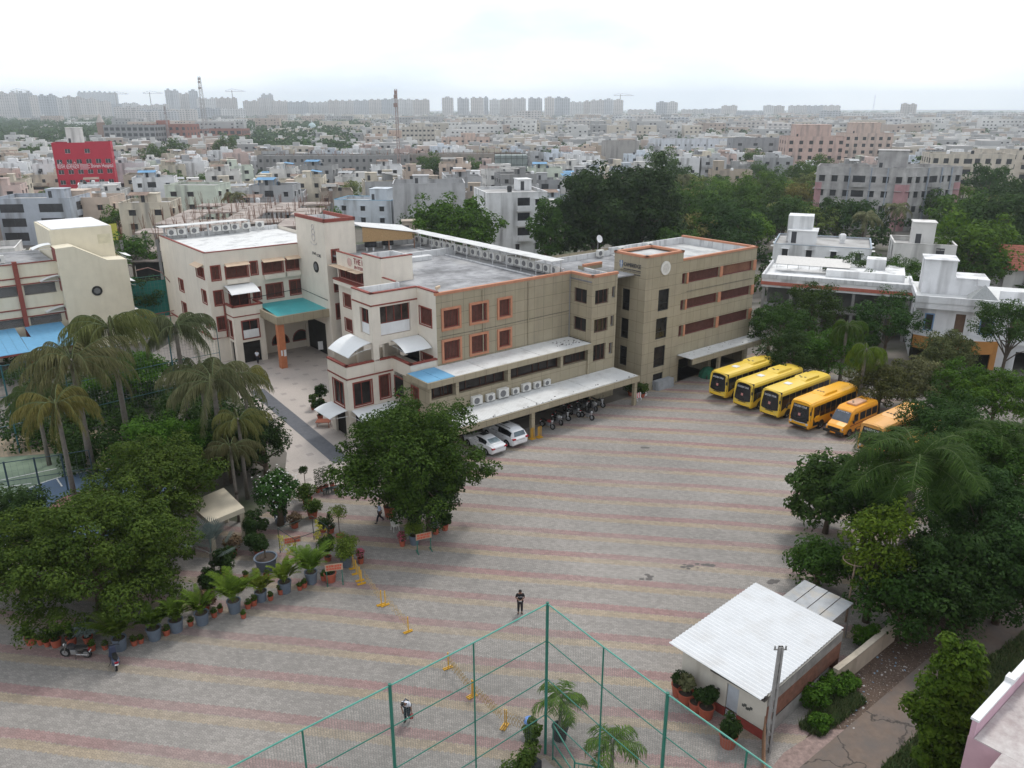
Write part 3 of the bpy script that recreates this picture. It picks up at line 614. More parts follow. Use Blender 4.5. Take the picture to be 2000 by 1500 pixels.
T(A, 'THE INNOVATIVE', .95, -25.53, 26.9, 12.75, (0, -1), M_redlet, 7.2); T(A, 'INTERNATIONAL', .5, -25.53, 26.8, 12.2, (0, -1), M_redlet, 6.0)
s = pmb(A); s.tube([(-25.52, 27.9, 12.8), (-25.55, 27.9, 12.8)], .5, 20); s.build('round_emblem', mat('faded_red', (.55, .38, .34), .7), A)
# window shades of the third-floor corridor
for y0 in (24.6, 27.1, 29.4):
    s = pmb(A); s.obox((-26.0, y0+1.05, 12.0), (.5, 0, 0), (0, 1.1, 0), (0, 0, .05)); s.build('window_shade', M_sill, A)
s = pmb(A); s.box(-26.2, 24.2, 9.9, -25.52, 31.1, 10.4); s.build('sill_box', M_cream2, A)
s = pmb(A); s.box(-26.25, 24.15, 10.4, -25.52, 31.12, 10.55); s.build('sill_band', M_maroon, A)
# AC gallery roofs on the flat roof
s = pmb(A); 
for i in range(18):
    y0 = 5.2+i*1.55; s.box(-14.4, y0, 14.72+.01*(i % 2), -12.6, y0+1.53, 14.78+.01*(i % 2))
s.build('gallery_roof', M_sheet, A)
s = pmb(A); s.box(-12.95, 5.0, 12.98, -12.8, 33.8, 13.9)
for i in range(12): s.bar((-12.9, 5.4+i*2.5, 13), (-12.9, 5.4+i*2.5, 14.7), .1); s.bar((-14.2, 5.4+i*2.5, 13), (-14.2, 5.4+i*2.5, 14.7), .06)
s.build('gallery_frame', M_parap, A)
s = pmb(A); s.box(-15.0, 5.1, 13.0, -14.85, 30, 13.12); s.box(-20.5, 22.2, 13, -17.8, 23.2, 13.5); s.build('roof_kerb', M_parap, A)
# shelter with bamboo screens beside the stair tower
s = pmb(A); s.poly([(-21.9, 31.2, 16.2), (-14.4, 30.4, 14.9), (-14.0, 35.2, 15.3), (-21.9, 35.2, 16.4)]); s.poly([(-21.9, 31.2, 16.14), (-21.9, 35.2, 16.34), (-14.0, 35.2, 15.24), (-14.4, 30.4, 14.84)]); s.build('shelter_roof', M_sheet, A)
s = pmb(A); s.poly([(-21.8, 31.3, 14.3), (-15.2, 30.6, 14.1), (-15.2, 30.6, 15.0), (-21.8, 31.3, 16.1)]); s.poly([(-21.8, 31.33, 14.3), (-21.8, 31.33, 16.1), (-15.2, 30.63, 15.0), (-15.2, 30.63, 14.1)]); s.build('bamboo_screen', M_bam, A)
s = pmb(A)
for a, y, z in ((-15.0, 30.6, 14.9), (-18.4, 31, 15.5), (-15, 34.8, 15.2)): s.bar((a, y, 13), (a, y, z), .1)
s.build('shelter_post', mat('rust_steel', (.25, .13, .08), .8, .2, 4), A)

# ---------------------------------------------------------------- B. cream building with stair tower and teal porch
B_ = root('school_building', 'cream school building with a teal porch roof and tall round-windowed stair tower', 'school building', -31, 48)
w = pmb(B_)
f3 = [(.6, 1.6, 10.2, 11.85), (2.3, 5.0, 10.15, 11.6), (5.4, 6.2, 10.3, 11.85), (6.9, 9.5, 10.2, 11.6), (9.95, 12.4, 10.3, 11.7), (.6, 1.6, 7.15, 8.85), (7.1, 9.2, 7.05, 8.8), (10.2, 12.1, 7.1, 8.9), (5.4, 6.3, 7.2, 8.6), (2.4, 4.8, 6.3, 8.6), (.6, 1.6, 4.0, 5.65), ]
facade(w, (-38, 40.2), (1, 0), 12.6+4, 0, 13.5, f3, .22)
lf = [(14.1, 16.9, 10.3, 11.5), (15.2, 16.7, 7.2, 8.75), (15.2, 16.7, 4.1, 5.65), (6.2, 8, 7.2, 8.7), (6.2, 8, 4.1, 5.6)]
facade(w, (-38, 58), (0, -1), 17.8, 0, 13.5, lf, .22)
facade(w, (-21.4, 40.2), (0, 1), 17.8, 0, 13.5); facade(w, (-21.4, 58), (-1, 0), 16.6, 0, 13.5)
facade(w, (-26.3, 32.2), (1, 0), 4.0, 0, 16.9, [(.75, 1.6, 12.2, 13.6), (.8, 1.8, 8.6, 10.2), (.8, 1.8, 5.2, 7.0)], .2); facade(w, (-26.3, 40.19), (0, -1), 7.99, 0, 16.9, [(.4, 6.2, 0, 4.3)], 3)
facade(w, (-22.3, 32.2), (0, 1), 8, 0, 16.9); facade(w, (-22.3, 40.19), (-1, 0), 4, 13.4, 16.9)
# balcony bay
bops = [(.95, 2.95, 3.15, 5.3), (.8, 3.0, 0, 2.7)]
facade(w, (-36.3, 37.7), (1, 0), 3.7, 0, 7.1, bops, .25); facade(w, (-36.3, 40.19), (0, -1), 2.49, 0, 7.1, [(.5, 1.7, 3.2, 5.3), (.5, 1.7, 0, 2.7)], .25); facade(w, (-32.6, 37.7), (0, 1), 2.49, 0, 7.1)
w.box(-36.2, 37.8, 6.0, -32.7, 40.15, 6.15)
for a0, a1 in ((-36, -33), (-31.3, -28.5), (-28.2, -25.4+-.0)): w.box(a0+.2, 39.7, 9.55, a1-.1 if a1 > -26 else a1, 40.18, 10.1) if a1 < -26 else w.box(-28.2, 39.7, 9.55, -26.35, 40.18, 10.1)
w.build('wall', M_cream2, B_)
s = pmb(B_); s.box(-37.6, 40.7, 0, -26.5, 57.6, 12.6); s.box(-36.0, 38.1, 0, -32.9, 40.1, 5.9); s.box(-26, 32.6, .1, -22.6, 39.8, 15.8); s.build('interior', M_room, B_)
s = pmb(B_); s.box(-37.9, 40.3, 12.9, -21.5, 57.9, 13.0); s.box(-26.2, 32.3, 16.2, -22.4, 40.1, 16.3); s.build('roof', mat('white_roof', (.66, .66, .65), .9, .1, .6, extra=lambda n, t, c: _mix(n, _ramp(n, _noise(n, t.outputs['Object'], .6, 6), .48, .7), c, (.36, .36, .36))), B_)
s = pmb(B_)
for (x0, y0, x1, y1, z) in ((-37.98, 40.22, -26.35, 40.42, 13.48), (-37.98, 40.42, -37.78, 57.9, 13.48), (-37.7, 57.7, -21.5, 57.98, 13.6), (-26.28, 32.22, -22.32, 32.4, 16.88), (-26.28, 32.4, -26.1, 40.1, 16.88), (-22.5, 32.4, -22.32, 40.1, 16.88), (-26.1, 40.0, -22.5, 40.17, 16.88)): s.box(x0, y0, 13 if z < 15 else 16.3, x1, y1, z)
s.build('parapet', M_parap, B_)
s = pmb(B_); coping(s, [(-38, 57.9), (-38, 40.2), (-26.35, 40.2)], 13.5, 13.6, .22, .04); coping(s, [(-26.3, 40.1), (-26.3, 32.2), (-22.3, 32.2), (-22.3, 40.1)], 16.9, 17.3, .2, .08)
coping(s, [(-36.3, 40.15), (-36.3, 37.7), (-32.6, 37.7), (-32.6, 40.15)], 7.1, 7.3, .25, .05); coping(s, [(-36.3, 40.15), (-36.3, 37.7), (-32.65, 37.7)], 5.9, 6.02, .04, .04)
s.build('maroon_band', M_maroon, B_)
s = pmb(B_)    # pipe run
s.tube([(-38.15, 57, 3.1), (-38.15, 40.05, 3.1), (-36.45, 40.05, 3.1), (-36.45, 40.05, 7.2)], .1, 6); s.build('drain_pipe', M_maroon, B_)
for p0, u, O in (((-38, 40.2), (1, 0), f3[:11]), ((-38, 58), (0, -1), lf), ((-36.3, 37.7), (1, 0), bops[:1]), ((-26.3, 32.2), (1, 0), [(.75, 1.6, 12.2, 13.6), (.8, 1.8, 8.6, 10.2), (.8, 1.8, 5.2, 7.0)]), ((-36.3, 40.19), (0, -1), [(.5, 1.7, 3.2, 5.3)])):
    for o in O:
        q = glazed(B_, p0, u, o, .2, M_maroon, M_brown if o[3]-o[2] < 2 else M_glass, bars='v' if p0[0] != -36.3 else None, mull=(.5,))
        s = pmb(B_); ring(s, p0, u, o, .13, .05); s.build('window_surround', M_maroon, q) if False else s.build('window_surround', M_maroon, B_)
        if o[3] > 11 and o[1]-o[0] > 1.5:
            nx, ny = u[1], -u[0]; mx_, my_ = p0[0]+u[0]*(o[0]+o[1])/2, p0[1]+u[1]*(o[0]+o[1])/2
            s = pmb(B_); s.obox((mx_+nx*.38, my_+ny*.38, 11.85), (u[0]*((o[1]-o[0])/2+.1), u[1]*((o[1]-o[0])/2+.1), 0), (nx*.38, ny*.38, -.14), (0, 0, .06)); s.build('window_shade', M_sill, B_)
s = pmb(B_)
s.box(-35.3, 37.62, 3.2, -33.4, 37.66, 4.2); s.build('white_panel', M_white, B_)
awning(B_, -36.2, -32.7, 37.6, 40.15, 9.4, .7)
# arched windows under the porch
for cx in (-29.8, -26.95 if False else -27.0):
    s = pmb(B_); pts = [(cx+1.15*math.cos(t*math.pi/12), 40.12, 1.0+1.35*math.sin(t*math.pi/12)) for t in range(13)]
    s.poly(pts); s.build('arched_window', M_room, B_)
    s = pmb(B_); s.tube([(p[0], 40.1, p[2]) for p in pts]+[(pts[0][0], 40.1, pts[0][2])], .08, 5); s.build('arch_trim', M_maroon, B_)
s = pmb(B_); s.poly([(-32.7, 32.9, 6.4), (-24.9, 32.9, 6.4), (-24.9, 40.1, 6.55), (-32.2, 40.1, 6.55)]); s.build('porch_roof', M_teal, B_)
s = pmb(B_); s.box(-33.0, 32.6, 5.5, -24.6, 32.88, 6.48); s.box(-33.0, 32.88, 5.5, -32.75, 40.15, 6.48); s.box(-24.85, 32.88, 5.5, -24.6, 36, 6.48); s.build('porch_fascia', M_panel, B_)
s = pmb(B_); s.box(-32.7, 33, 5.6, -26.35, 40.1, 5.75); s.build('porch_soffit', M_cream2, B_)
for a in (-32.45, -24.95):
    s = pmb(B_); s.box(a-.38, 32.95, 0, a+.38, 33.7, 5.5); s.build('porch_column', M_orange, B_)
s = pmb(B_); s.box(-32.75, 32.93, 1.6, -32.55, 32.94, 2.3); s.box(-32.4, 32.925, 1.5, -32.1, 32.94, 2.3); s.build('notice_paper', M_white, B_)
# round window, painted crest
s = pmb(B_); s.tube([(-26.32, 35.19, 11.25), (-26.38, 35.19, 11.25)], .68, 28); s.build('round_window', M_black, B_)
s = pmb(B_); s.tube([(-26.38, 35.19, 11.25), (-26.4, 35.19, 11.25)], .42, 24); s.build('round_window_ornament', mat('grey_ornament', (.15, .15, .15), .7, .5, 9), B_)
M_faint = mat('faint_mark', (.5, .47, .47), .8, .2, 8); s = pmb(B_)
for z, r in ((16.1, .3), (15.5, .36), (14.85, .42)):
    s.tube([(-26.33, 35.3+r*math.cos(t*math.pi/10), z+r*math.sin(t*math.pi/10)) for t in range(21)], .035, 4)
s.tube([(-26.33, 35.3-.8*math.cos(t*math.pi/10), 14.3-.35*math.sin(t*math.pi/10)) for t in range(11)], .03, 4)
s.build('painted_crest', M_faint, B_)
T(B_, 'SVI', .5, -26.34, 36.0, 12.72, (0, -1), M_letter, 1.0); T(B_, 'CIE', .5, -26.34, 34.75, 12.6, (0, -1), M_letter, 1.1)
s = pmb(B_); s.tube([(-26.5, 32.4, 7.6), (-26.5, 40, 7.8), (-38+4, 40.05, 7.4)], .04, 5); s.build('cable_pipe', M_black, B_)
s = pmb(B_)
for i in range(8): s.box(-38.2+i*1.5, 56.4, 14.72+.01*(i % 2), -36.72+i*1.5, 58.3, 14.78+.01*(i % 2))
s.build('gallery_roof', M_sheet, B_)
s = pmb(B_)
for i in range(5): s.box(-37.5+i*2.9, 57.3, 13, -37.3+i*2.9, 57.6, 14.7)
s.build('gallery_pier', M_parap, B_)
# black water tanks under the shelter
# ---------------------------------------------------------------- C. yellow building on the left
C_ = root('school_building', 'pale yellow school wing with lattice corridors, maroon pillars and a blank gable', 'school building', -60, 64)
yf = 56.0
w = pmb(C_)
ops = []
for z0, z1 in ((7.8, 9.1), (3.95, 5.05)):
    for a0 in (-75, -71, -66.6, -62.8, -58.7, -54.8): ops.append((a0+76, a0+76+(3.3 if a0 < -55 else 3.5), z0, z1))
facade(w, (-76, yf+1.4), (1, 0), 25.2, 0, 11.8, ops, .4)
gab = [(-50.8, 13.35), (-48.8, 13.45), (-45.2, 11.35), (-42.9, 11.2)]
w.poly([(-50.8, yf, 0), (-42.9, yf, 0), (-42.9, yf, 11.2), (-45.2, yf, 11.35), (-48.8, yf, 13.45), (-50.8, yf, 13.35)])
w.poly([(-50.8, yf+3.4, 0), (-50.8, yf, 0), (-50.8, yf, 13.35), (-50.8, yf+3.4, 13.35)])
w.poly([(-42.9, yf, 0), (-42.9, yf+14, 0), (-42.9, yf+14, 11.2), (-42.9, yf, 11.2)])
for (a0, z0), (a1, z1) in zip(gab[:-1], gab[1:]): w.poly([(a0, yf, z0), (a1, yf, z1), (a1, yf+3.4, z1), (a0, yf+3.4, z0)])
w.box(-50.6, yf+3.4, 8, -43.4, yf+14, 15.2)
w.build('wall', M_yel, C_)
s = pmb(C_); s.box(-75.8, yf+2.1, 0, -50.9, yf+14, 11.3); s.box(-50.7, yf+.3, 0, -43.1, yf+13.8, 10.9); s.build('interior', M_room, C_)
s = pmb(C_); s.box(-76, yf+1.5, 11.35, -50.9, yf+14, 11.5); s.build('roof', M_roof, C_)
s = pmb(C_); s.box(-50.3, yf+3.5, 15.21, -43.6, yf+13.8, 15.3); s.build('roof_edge', M_white, C_)
s = pmb(C_)
for z in (11.7, 9.95, 9.15, 6.1, 5.1): s.box(-76, yf+1.3, z, -50.85, yf+1.38, z+.14)
for a in (-71.4, -63.2, -55.3): s.box(a-.25, yf+.95, 2.2, a+.25, yf+1.38, 12.1)
s.build('maroon_band', M_maroon, C_)
for o in ops:
    mbx = pmb(C_); a0, a1, z0, z1 = o[0]-76, o[1]-76, o[2], o[3]; st = .17
    k = int((a1-a0+z1-z0)/st)
    for i in range(k):
        for sgn in (1, -1):
            t0 = i*st
            if sgn == 1: xa = a0+t0-(z1-z0); p = (max(xa, a0), z0+max(0, a0-xa)); q = (min(xa+(z1-z0), a1), z0+min(z1-z0, a1-xa))
            else: xa = a0+t0; p = (min(xa, a1), z0+max(0, xa-a1)); q = (max(xa-(z1-z0), a0), z0+min(z1-z0, xa-a0))
            if abs(p[0]-q[0]) > .02: mbx.bar((p[0], yf+1.6, p[1]), (q[0], yf+1.6, q[1]), .04, .02)
    mbx.build('lattice', mat('grey_lattice', (.4, .38, .36), .8), C_)
for z in (4.2, 8.0, 11.7):
    s = pmb(C_); s.box(-50.86, yf+.5, z, -50.8, yf+2.6, z+1.6); s.build('window', M_maroon, C_)
for z in (6.1, 10.0, 13.7): awning(C_, -53.0, -50.9, yf+.3, yf+2.3, z, .5, 'x') if z < 13 else awning(C_, -53.0, -50.9, yf+1.8, yf+3.6, z, .5, 'x')
for z in (3.2, 7.2, 10.6): awning(C_, -42.85, -41.6, yf+3, yf+6, z+.5, -.5, 'x')
s = pmb(C_); s.tube([(-47.0, yf-.01, 7.6), (-47.0, yf-.1, 7.6)], .62, 28); s.build('round_window', M_black, C_)
s = pmb(C_); s.tube([(-47.0, yf-.1, 7.6), (-47.0, yf-.12, 7.6)], .38, 24); s.build('round_window_ornament', MATS['grey_ornament'], C_)
s = pmb(C_); s.box(-45.2, yf+3.36, 13.0, -43.7, yf+3.4, 14.2); s.build('shade_tinted_panel', mat('pale_yellow_shade', (.6, .55, .4), .8), C_)  # flat panel; the shade of a recess is put into its darker yellow
s = pmb(C_)
for i in range(24):
    x = -76+i*1.02
    if i == 19: continue
    s.poly([(x, 47.6, 3.25), (x+1.0, 47.6, 3.25), (x+1.0, yf+1.2, 4.05), (x, yf+1.2, 4.05)]); s.poly([(x, 47.6, 3.2), (x, yf+1.2, 4.0), (x+1.0, yf+1.2, 4.0), (x+1.0, 47.6, 3.2)])
x = -76+19*1.02; s.poly([(x, 47.6, 3.25), (x+1.0, 47.6, 3.25), (x+1.0, 52.6, 3.74), (x, 53.2, 3.8)])
s.build('blue_sheet_roof', M_bsheet, C_)
s = pmb(C_)
for a in (-74, -68, -62, -56.5): s.box(a-.12, 47.7, 0, a+.12, 47.95, 3.15)
s.box(-76, 47.55, 3.0, -51.6, 47.7, 3.2); s.build('shed_post', M_maroon, C_)
# ---------------------------------------------------------------- air conditioners (each a thing)
M_ac = mat('ac_casing', (.62, .61, .58), .6, .06, 3); M_fan = mat('ac_grille', (.16, .16, .165), .7, .2, 9)
def make_ac(w=.85, h=.62, d=.32):
    t = thing('air_conditioner', 'x', 'air conditioner')
    b = MB(); b.box(-w/2, -d/2, .06, w/2, d/2, .06+h); o = b.build('casing', M_ac, t)
    g = MB(); g.tube([(-.1*w, -d/2-.002, .06+h/2), (-.1*w, -d/2-.03, .06+h/2)], h*.38, 18); g.build('fan_grille', M_fan, t)
    f = MB(); f.box(-w/2+.06, -d/2+.04, 0, -w/2+.14, d/2-.04, .058); f.box(w/2-.14, -d/2+.04, 0, w/2-.06, d/2-.04, .058); f.build('foot', M_steel, t)
    return t
ac0 = make_ac(); first = [True]
def put_ac(a, y, z, rz, label, grp=None, sc=1.0):
    if first[0]: o = ac0; first[0] = False; o.location = W2(a, y, z); o.rotation_euler = (0, 0, YAW+rz); o.scale = (sc,)*3; o['label'] = label
    else: o = dup(ac0, W2(a, y, z), YAW+rz, label, None, sc)
    if grp: o['group'] = grp
    return o
ORDN = 'first second third fourth fifth sixth seventh eighth ninth tenth eleventh twelfth thirteenth fourteenth fifteenth sixteenth seventeenth eighteenth nineteenth twentieth last'.split()
G1 = 'air conditioners under the long white gallery roof'
for i, y in enumerate([5.8, 7.0, 8.2, 9.4, 10.6, 11.8, 13.0, 15.2, 16.4, 17.6, 18.8, 20.0, 21.6, 22.8, 24.0, 25.2, 26.4, 27.6, 28.8, 31.0, 32.2]):
    put_ac(-13.35, y, 13.25, -R(90), ORDN[i]+' air conditioner from the near end of the row below the long white gallery roof', G1, 1.25)
names = ['first', 'second', 'third, tallest', 'fourth, small,', 'fifth', 'sixth, small,', 'last']
for i, (a, s_) in enumerate(((-27.0, 1.3), (-25.4, 1.1), (-23.9, 1.4), (-22.35, .95), (-21.0, 1.2), (-19.6, 1.0), (-18.3, .95))):
    put_ac(a, 1.25, 3.3, 0, f'{names[i]} air conditioner from the left in the row above the lower white canopy', 'air conditioners on the lower canopy', s_)
for i, a in enumerate((-36.2, -34.9, -33.2, -30.2, -28.9, -27.6, -26.0, -24.0)): 
    put_ac(a-.4, 57.0, 13.45, 0, ORDN[i]+' air conditioner from the left under the white sheet roof on the cream building', 'air conditioners on the cream building roof', 1.35)
for i, (a, y, l) in enumerate(((-2, 11.0, 'left'), (1.5, 10.9, 'middle'), (6.4, 10.9, 'right'))):
    put_ac(a, y-.3, 13.15, 0, f'{l} air conditioner against the whitewashed back parapet behind the stair tower', 'air conditioners behind the stair tower', 1.15)
for i, (a, l) in enumerate(((-59.0, 'left'), (-56.5, 'right'))): put_ac(a, 60.5, 11.5, 0, f'{l} air conditioner on the grey roof of the yellow school wing', 'air conditioners on the yellow wing', 1.5)
# water tanks under the shelter, satellite dish, cctv on the corner
M_tank = mat('black_tank', (.025, .027, .03), .5, .2, 3)
def make_tank(r=.75, h=1.3, stand=.5, m=None):
    t = thing('water_tank', 'x', 'water tank')
    b = MB(); b.lathe([(0, stand), (r, stand), (r, stand+h*.3), (r*.96, stand+h*.33), (r, stand+h*.36), (r, stand+h*.62), (r*.96, stand+h*.65), (r, stand+h*.68), (r, stand+h*.85), (r*.5, stand+h*.97), (r*.25, stand+h), (0, stand+h)], 18); b.build('tank_body', m or M_tank, t, smooth=True)
    s = MB(); 
    for k in range(4): a = k*math.pi/2+.78; s.box(r*.75*math.cos(a)-.08, r*.75*math.sin(a)-.08, 0, r*.75*math.cos(a)+.08, r*.75*math.sin(a)+.08, stand)
    s.build('stand', M_parap, t); return t
tk = make_tank(); tk.location = W2(-20.3, 32.2, 13.0); tk['label'] = 'left black water tank under the bamboo-screened roof shelter'; tk['group'] = 'tanks under the shelter'
dup(tk, W2(-17.9, 32.2, 13.0), 0, 'right black water tank under the bamboo-screened roof shelter')
t = thing('satellite_dish', 'small white satellite dish on a pole at the back parapet left of the stair tower', 'satellite dish', W2(-2.2, 10.9, 13.0), YAW)
b = MB(); b.tube([(0, 0, 0), (0, 0, 2.2)], .04, 6); b.build('pole', M_steel, t); b = MB(); b.lathe([(0, 0), (.25, .05), (.45, .16)], 16); o = b.build('dish', M_white, t, smooth=True); o.location = (0, -.1, 2.2); o.rotation_euler = (R(70), 0, 0)
t = thing('roof_camera', 'small beige roof bracket lamp at the near left corner of the beige roof', 'roof lamp', W2(-28.6, 4.95, 13.35), YAW)
b = MB(); b.bar((0, 0, 0), (0, 0, .8), .09); b.build('post', M_sill, t); b = MB(); b.obox((.1, 0, .6), (.22, 0, .05), (0, .12, 0), (0, 0, .22)); b.build('head', M_sill, t)
# ================================================================ vehicles
def loft(mb, rings, close=True, cap=True):
    i0 = len(mb.v); n = len(rings[0])
    for r in rings: mb.v += [tuple(p) for p in r]
    for k in range(len(rings)-1):
        for j in range(n if close else n-1):
            a, b = i0+k*n+j, i0+k*n+(j+1) % n; mb.f.append((a, b, b+n, a+n)); mb.mi.append(mb.m)
    if cap:
        mb.f.append(tuple(i0+j for j in range(n))[::-1]); mb.mi.append(mb.m)
        mb.f.append(tuple(i0+(len(rings)-1)*n+j for j in range(n))); mb.mi.append(mb.m)
def paint(name, c, r=.32): return mat(name, c, r, .04, .8, spec=.5)
M_tyre = mat('tyre', (.018, .018, .018), .9, .2, 6); M_rim = mat('rim', (.35, .35, .36), .4, .1, 5, metal=.6)
M_vglass = mat('vehicle_glass', (.012, .014, .017), .12, .3, 1, spec=.5)
M_lampw = mat('lamp_lens', (.55, .55, .56), .2, .1, 5); M_lampr = mat('tail_lens', (.35, .02, .03), .25, .2, 5)
M_chrome = mat('bright_trim', (.5, .5, .5), .25, .1, 5, metal=.8); M_wtext = mat('white_text', (.75, .75, .78), .6)
def wheel(par, x, y, r, w, side):
    a, b = (y-w/2, y+w/2)
    m = MB(); m.tube([(x, a, r), (x, a+.02, r), (x, b-.02, r), (x, b, r)], [r*.93, r, r, r*.93], 20); o = m.build('wheel', M_tyre, par)
    m = MB(); yo = b if side > 0 else a; m.tube([(x, yo-side*.03, r), (x, yo+side*.012, r), (x, yo-side*.02, r)], [r*.58, r*.55, r*.15], 12); m.build('rim', M_rim, o)
    return o
def bus_ring(x, w, zb, zt, inset=.07, k=0):
    h = w/2
    P = [(-h*.93, zb), (-h, zb+.25), (-h, 1.35), (-h+inset, zt-.28), (-h+inset+.12, zt-.08), (-h*.5, zt), (0, zt+.03), (h*.5, zt), (h-inset-.12, zt-.08), (h-inset, zt-.28), (h, 1.35), (h, zb+.25), (h*.93, zb)]
    return [(x, p[0], p[1]) for p in P]
def make_bus(col, trim, name, L=9.1, w=2.35, H=3.05, modern=True, label='x', face=None):
    t = thing('bus', label, 'school bus'); pm = paint('paint_'+name, col, .3); pt = paint('paint_low_'+name, trim, .35)
    m = MB(); r = []
    for (x, ww, zb, dz) in ((-L/2, w*.93, .6, -.15), (-L/2+.1, w, .45, -.02), (-L/2+.5, w, .38, 0), (L/2-.9, w, .38, 0), (L/2-.25, w*.985, .36, -.02), (L/2-.06, w*.94, .38, -.12)): r.append(bus_ring(x, ww, zb, H+dz))
    fr = bus_ring(L/2, w*.86, .45, H-.3)
    fr = [(p[0]-(max(0, p[2]-1.2)*.10), p[1], p[2]) for p in fr]; r.append(fr); loft(m, r); b = m.build('body', [pm, pt], t)
    for p in b.data.polygons:
        if p.center[2] < 1.2: p.material_index = 1
    # window bands
    h = w/2
    for s in (1, -1):
        m = MB(); F = []
        for i in range(7):
            x0 = -L/2+.35+i*(L-1.9)/7; x1 = x0+(L-1.9)/7-.05
            m.poly([(x0, s*(h+.006), 1.4), (x1, s*(h+.006), 1.4), (x1, s*(h-.035+.006), H-.5), (x0, s*(h-.035+.006), H-.5)][::-s])
        x0, x1 = -L/2+.35+(L-1.9), L/2-.3
        if modern: m.poly([(x0, s*(h+.006), 1.35), (x1-.5, s*(h+.006), 1.2), (x1, s*(h+.004), 1.0), (x1, s*(h-.03), H-.5), (x0, s*(h-.035+.006), H-.5)][::-s])
        else: m.poly([(x0, s*(h+.006), .6), (x1-.25, s*(h+.006), .6), (x1-.25, s*(h-.035+.006), H-.5), (x0, s*(h-.035+.006), H-.5)][::-s])
        m.build('side_windows', M_vglass, t)
    # windscreen, slightly wrapped round the corners
    m = MB(); xf = lambda z, y: L/2+.015-(max(0, z-1.2)*.10)-abs(y/h)**4*.14; zs = (1.12, 1.6, 2.1, 2.5, H-.06) if modern else (1.25, 1.6, 2.1, 2.45, H-.42); ys = [-1.0, -.9, -.6, -.3, 0, .3, .6, .9, 1.0]
    for i in range(4):
        for j in range(8):
            q = [(zs[i], ys[j]), (zs[i], ys[j+1]), (zs[i+1], ys[j+1]), (zs[i+1], ys[j])]
            def PP(z, y):
                zz = z-(.16*(1-abs(y)**2) if z < 1.3 else 0)
                return (xf(zz, y*h)+.035, y*h*.975, zz)
            m.poly([PP(*a) for a in q])
    o = m.build('windscreen', M_vglass, t)
    f = text_obj('GOLDEN TOUR', .26, M_wtext, t, Matrix.Translation((L/2-.04, -.72, 2.36)) @ Matrix(((0, 0, 1, 0), (1, 0, 0, 0), (0, 1, 0, 0), (0, 0, 0, 1))) @ Matrix.Rotation(-.1, 4, 'X'), .006, 'destination_text', 1.35)
    m = MB(); m.poly([(L/2+.055, -.15, 1.55), (L/2+.055, .1, 1.55), (L/2+.02, .1, 1.8), (L/2+.02, -.15, 1.8)]); m.build('sticker', mat('pink_sticker', (.5, .22, .2), .6), t)
    if modern:
        m = MB(); m.poly([(L/2+.05, -.45, .86), (L/2+.05, .5, .86), (L/2+.05, .48, .93), (L/2+.05, -.43, .93)]); m.build('grille', M_black, t)
    else:
        m = MB(); 
        for j in range(6): y0, y1 = -.9+j*.3, -.6+j*.3; f_ = lambda y: .08*(1-(y/.9)**2); m.poly([(L/2+.06, y0, 1.0-f_(y0)), (L/2+.06, y1, 1.0-f_(y1)), (L/2+.05, y1, 1.32), (L/2+.05, y0, 1.32)])
        m.build('front_mask', M_black, t)
        m = MB(); m.tube([(L/2+.08-.2*abs(y/.95)**3, y, .98-.09*(1-(y/.95)**2)) for y in [-.95+i*.19 for i in range(11)]], .03, 6); m.build('chrome_line', M_chrome, t)
    m = MB(); m.tube([(L/2+.07-.25*abs(y/1.1)**3, y, .55) for y in [-1.08+i*.216 for i in range(11)]], .075, 6); m.build('bumper', M_black if not modern else pt, t)
    m = MB(); m.tube([(L/2+.12-.25*abs(y/1.1)**3, y, .5) for y in [-1.05+i*.21 for i in range(11)]], .045, 5); m.build('bumper_strip', M_black, t)
    for s in (1, -1):
        m = MB(); 
        if modern: m.poly([(L/2+.03, s*.62, .78), (L/2-.09, s*1.02, .72), (L/2-.12, s*1.04, .98), (L/2+.0, s*.85, .9)][::s])
        else: m.tube([(L/2-.06, s*.86, .82), (L/2+.05, s*.86, .82)], .12, 12)
        m.build('headlight', M_lampw, t)
        m = MB(); m.tube([(L/2-.1, s*h*.9, 2.5), (L/2+.22, s*(h+.08), 2.42), (L/2+.26, s*(h+.12), 2.3)], .02, 5); m.obox((L/2+.26, s*(h+.12), 1.95), (.03, 0, 0), (0, .08, 0), (0, 0, .34)); m.build('mirror', M_black, t)
        m = MB(); m.box(-L/2-.015, s*.95-.1, .8, -L/2+.03, s*.95+.1, 1.25); m.build('tail_light', M_lampr, t)
        for x in (-L/2+2.3, L/2-1.55 if modern else L/2-2.0):
            m = MB(); pts = [(x+.58*math.cos(a*math.pi/10), s*(h+.004), .42+.58*math.sin(a*math.pi/10)) for a in range(11)]; m.poly(pts[::s]); m.build('wheel_arch', M_black, t)
            wheel(t, x, s*(h-.16), .42, .3, s)
    m = MB(); 
    if modern: ac = (-2.8, -.3, .78)
    else: ac = (-.9, 1.5, .72)
    loft(m, [[(x, y, z) for y, z in ((-k, H-.02), (-k*.92, H+zz), (k*.92, H+zz), (k, H-.02))] for x, k, zz in ((ac[0]-.25, ac[2]*.85, .02), (ac[0], ac[2], .17), (ac[1]-.4, ac[2], .2), (ac[1], ac[2]*.85, .03))]); o = m.build('roof_cooler', pm, t)
    m = MB()
    for i in range(3): cx, cy = (ac[0]+ac[1])/2+.55+(.0 if not modern else (.22 if i == 1 else 0)), (-.35+i*.3); m.tube([(cx, cy, H+.17), (cx, cy, H+.212)], .12, 12)
    m.build('cooler_fan', M_black, o)
    if modern: m = MB(); m.box(1.3, -.32, H, 2.0, .32, H+.07); m.build('roof_hatch', M_white, t)
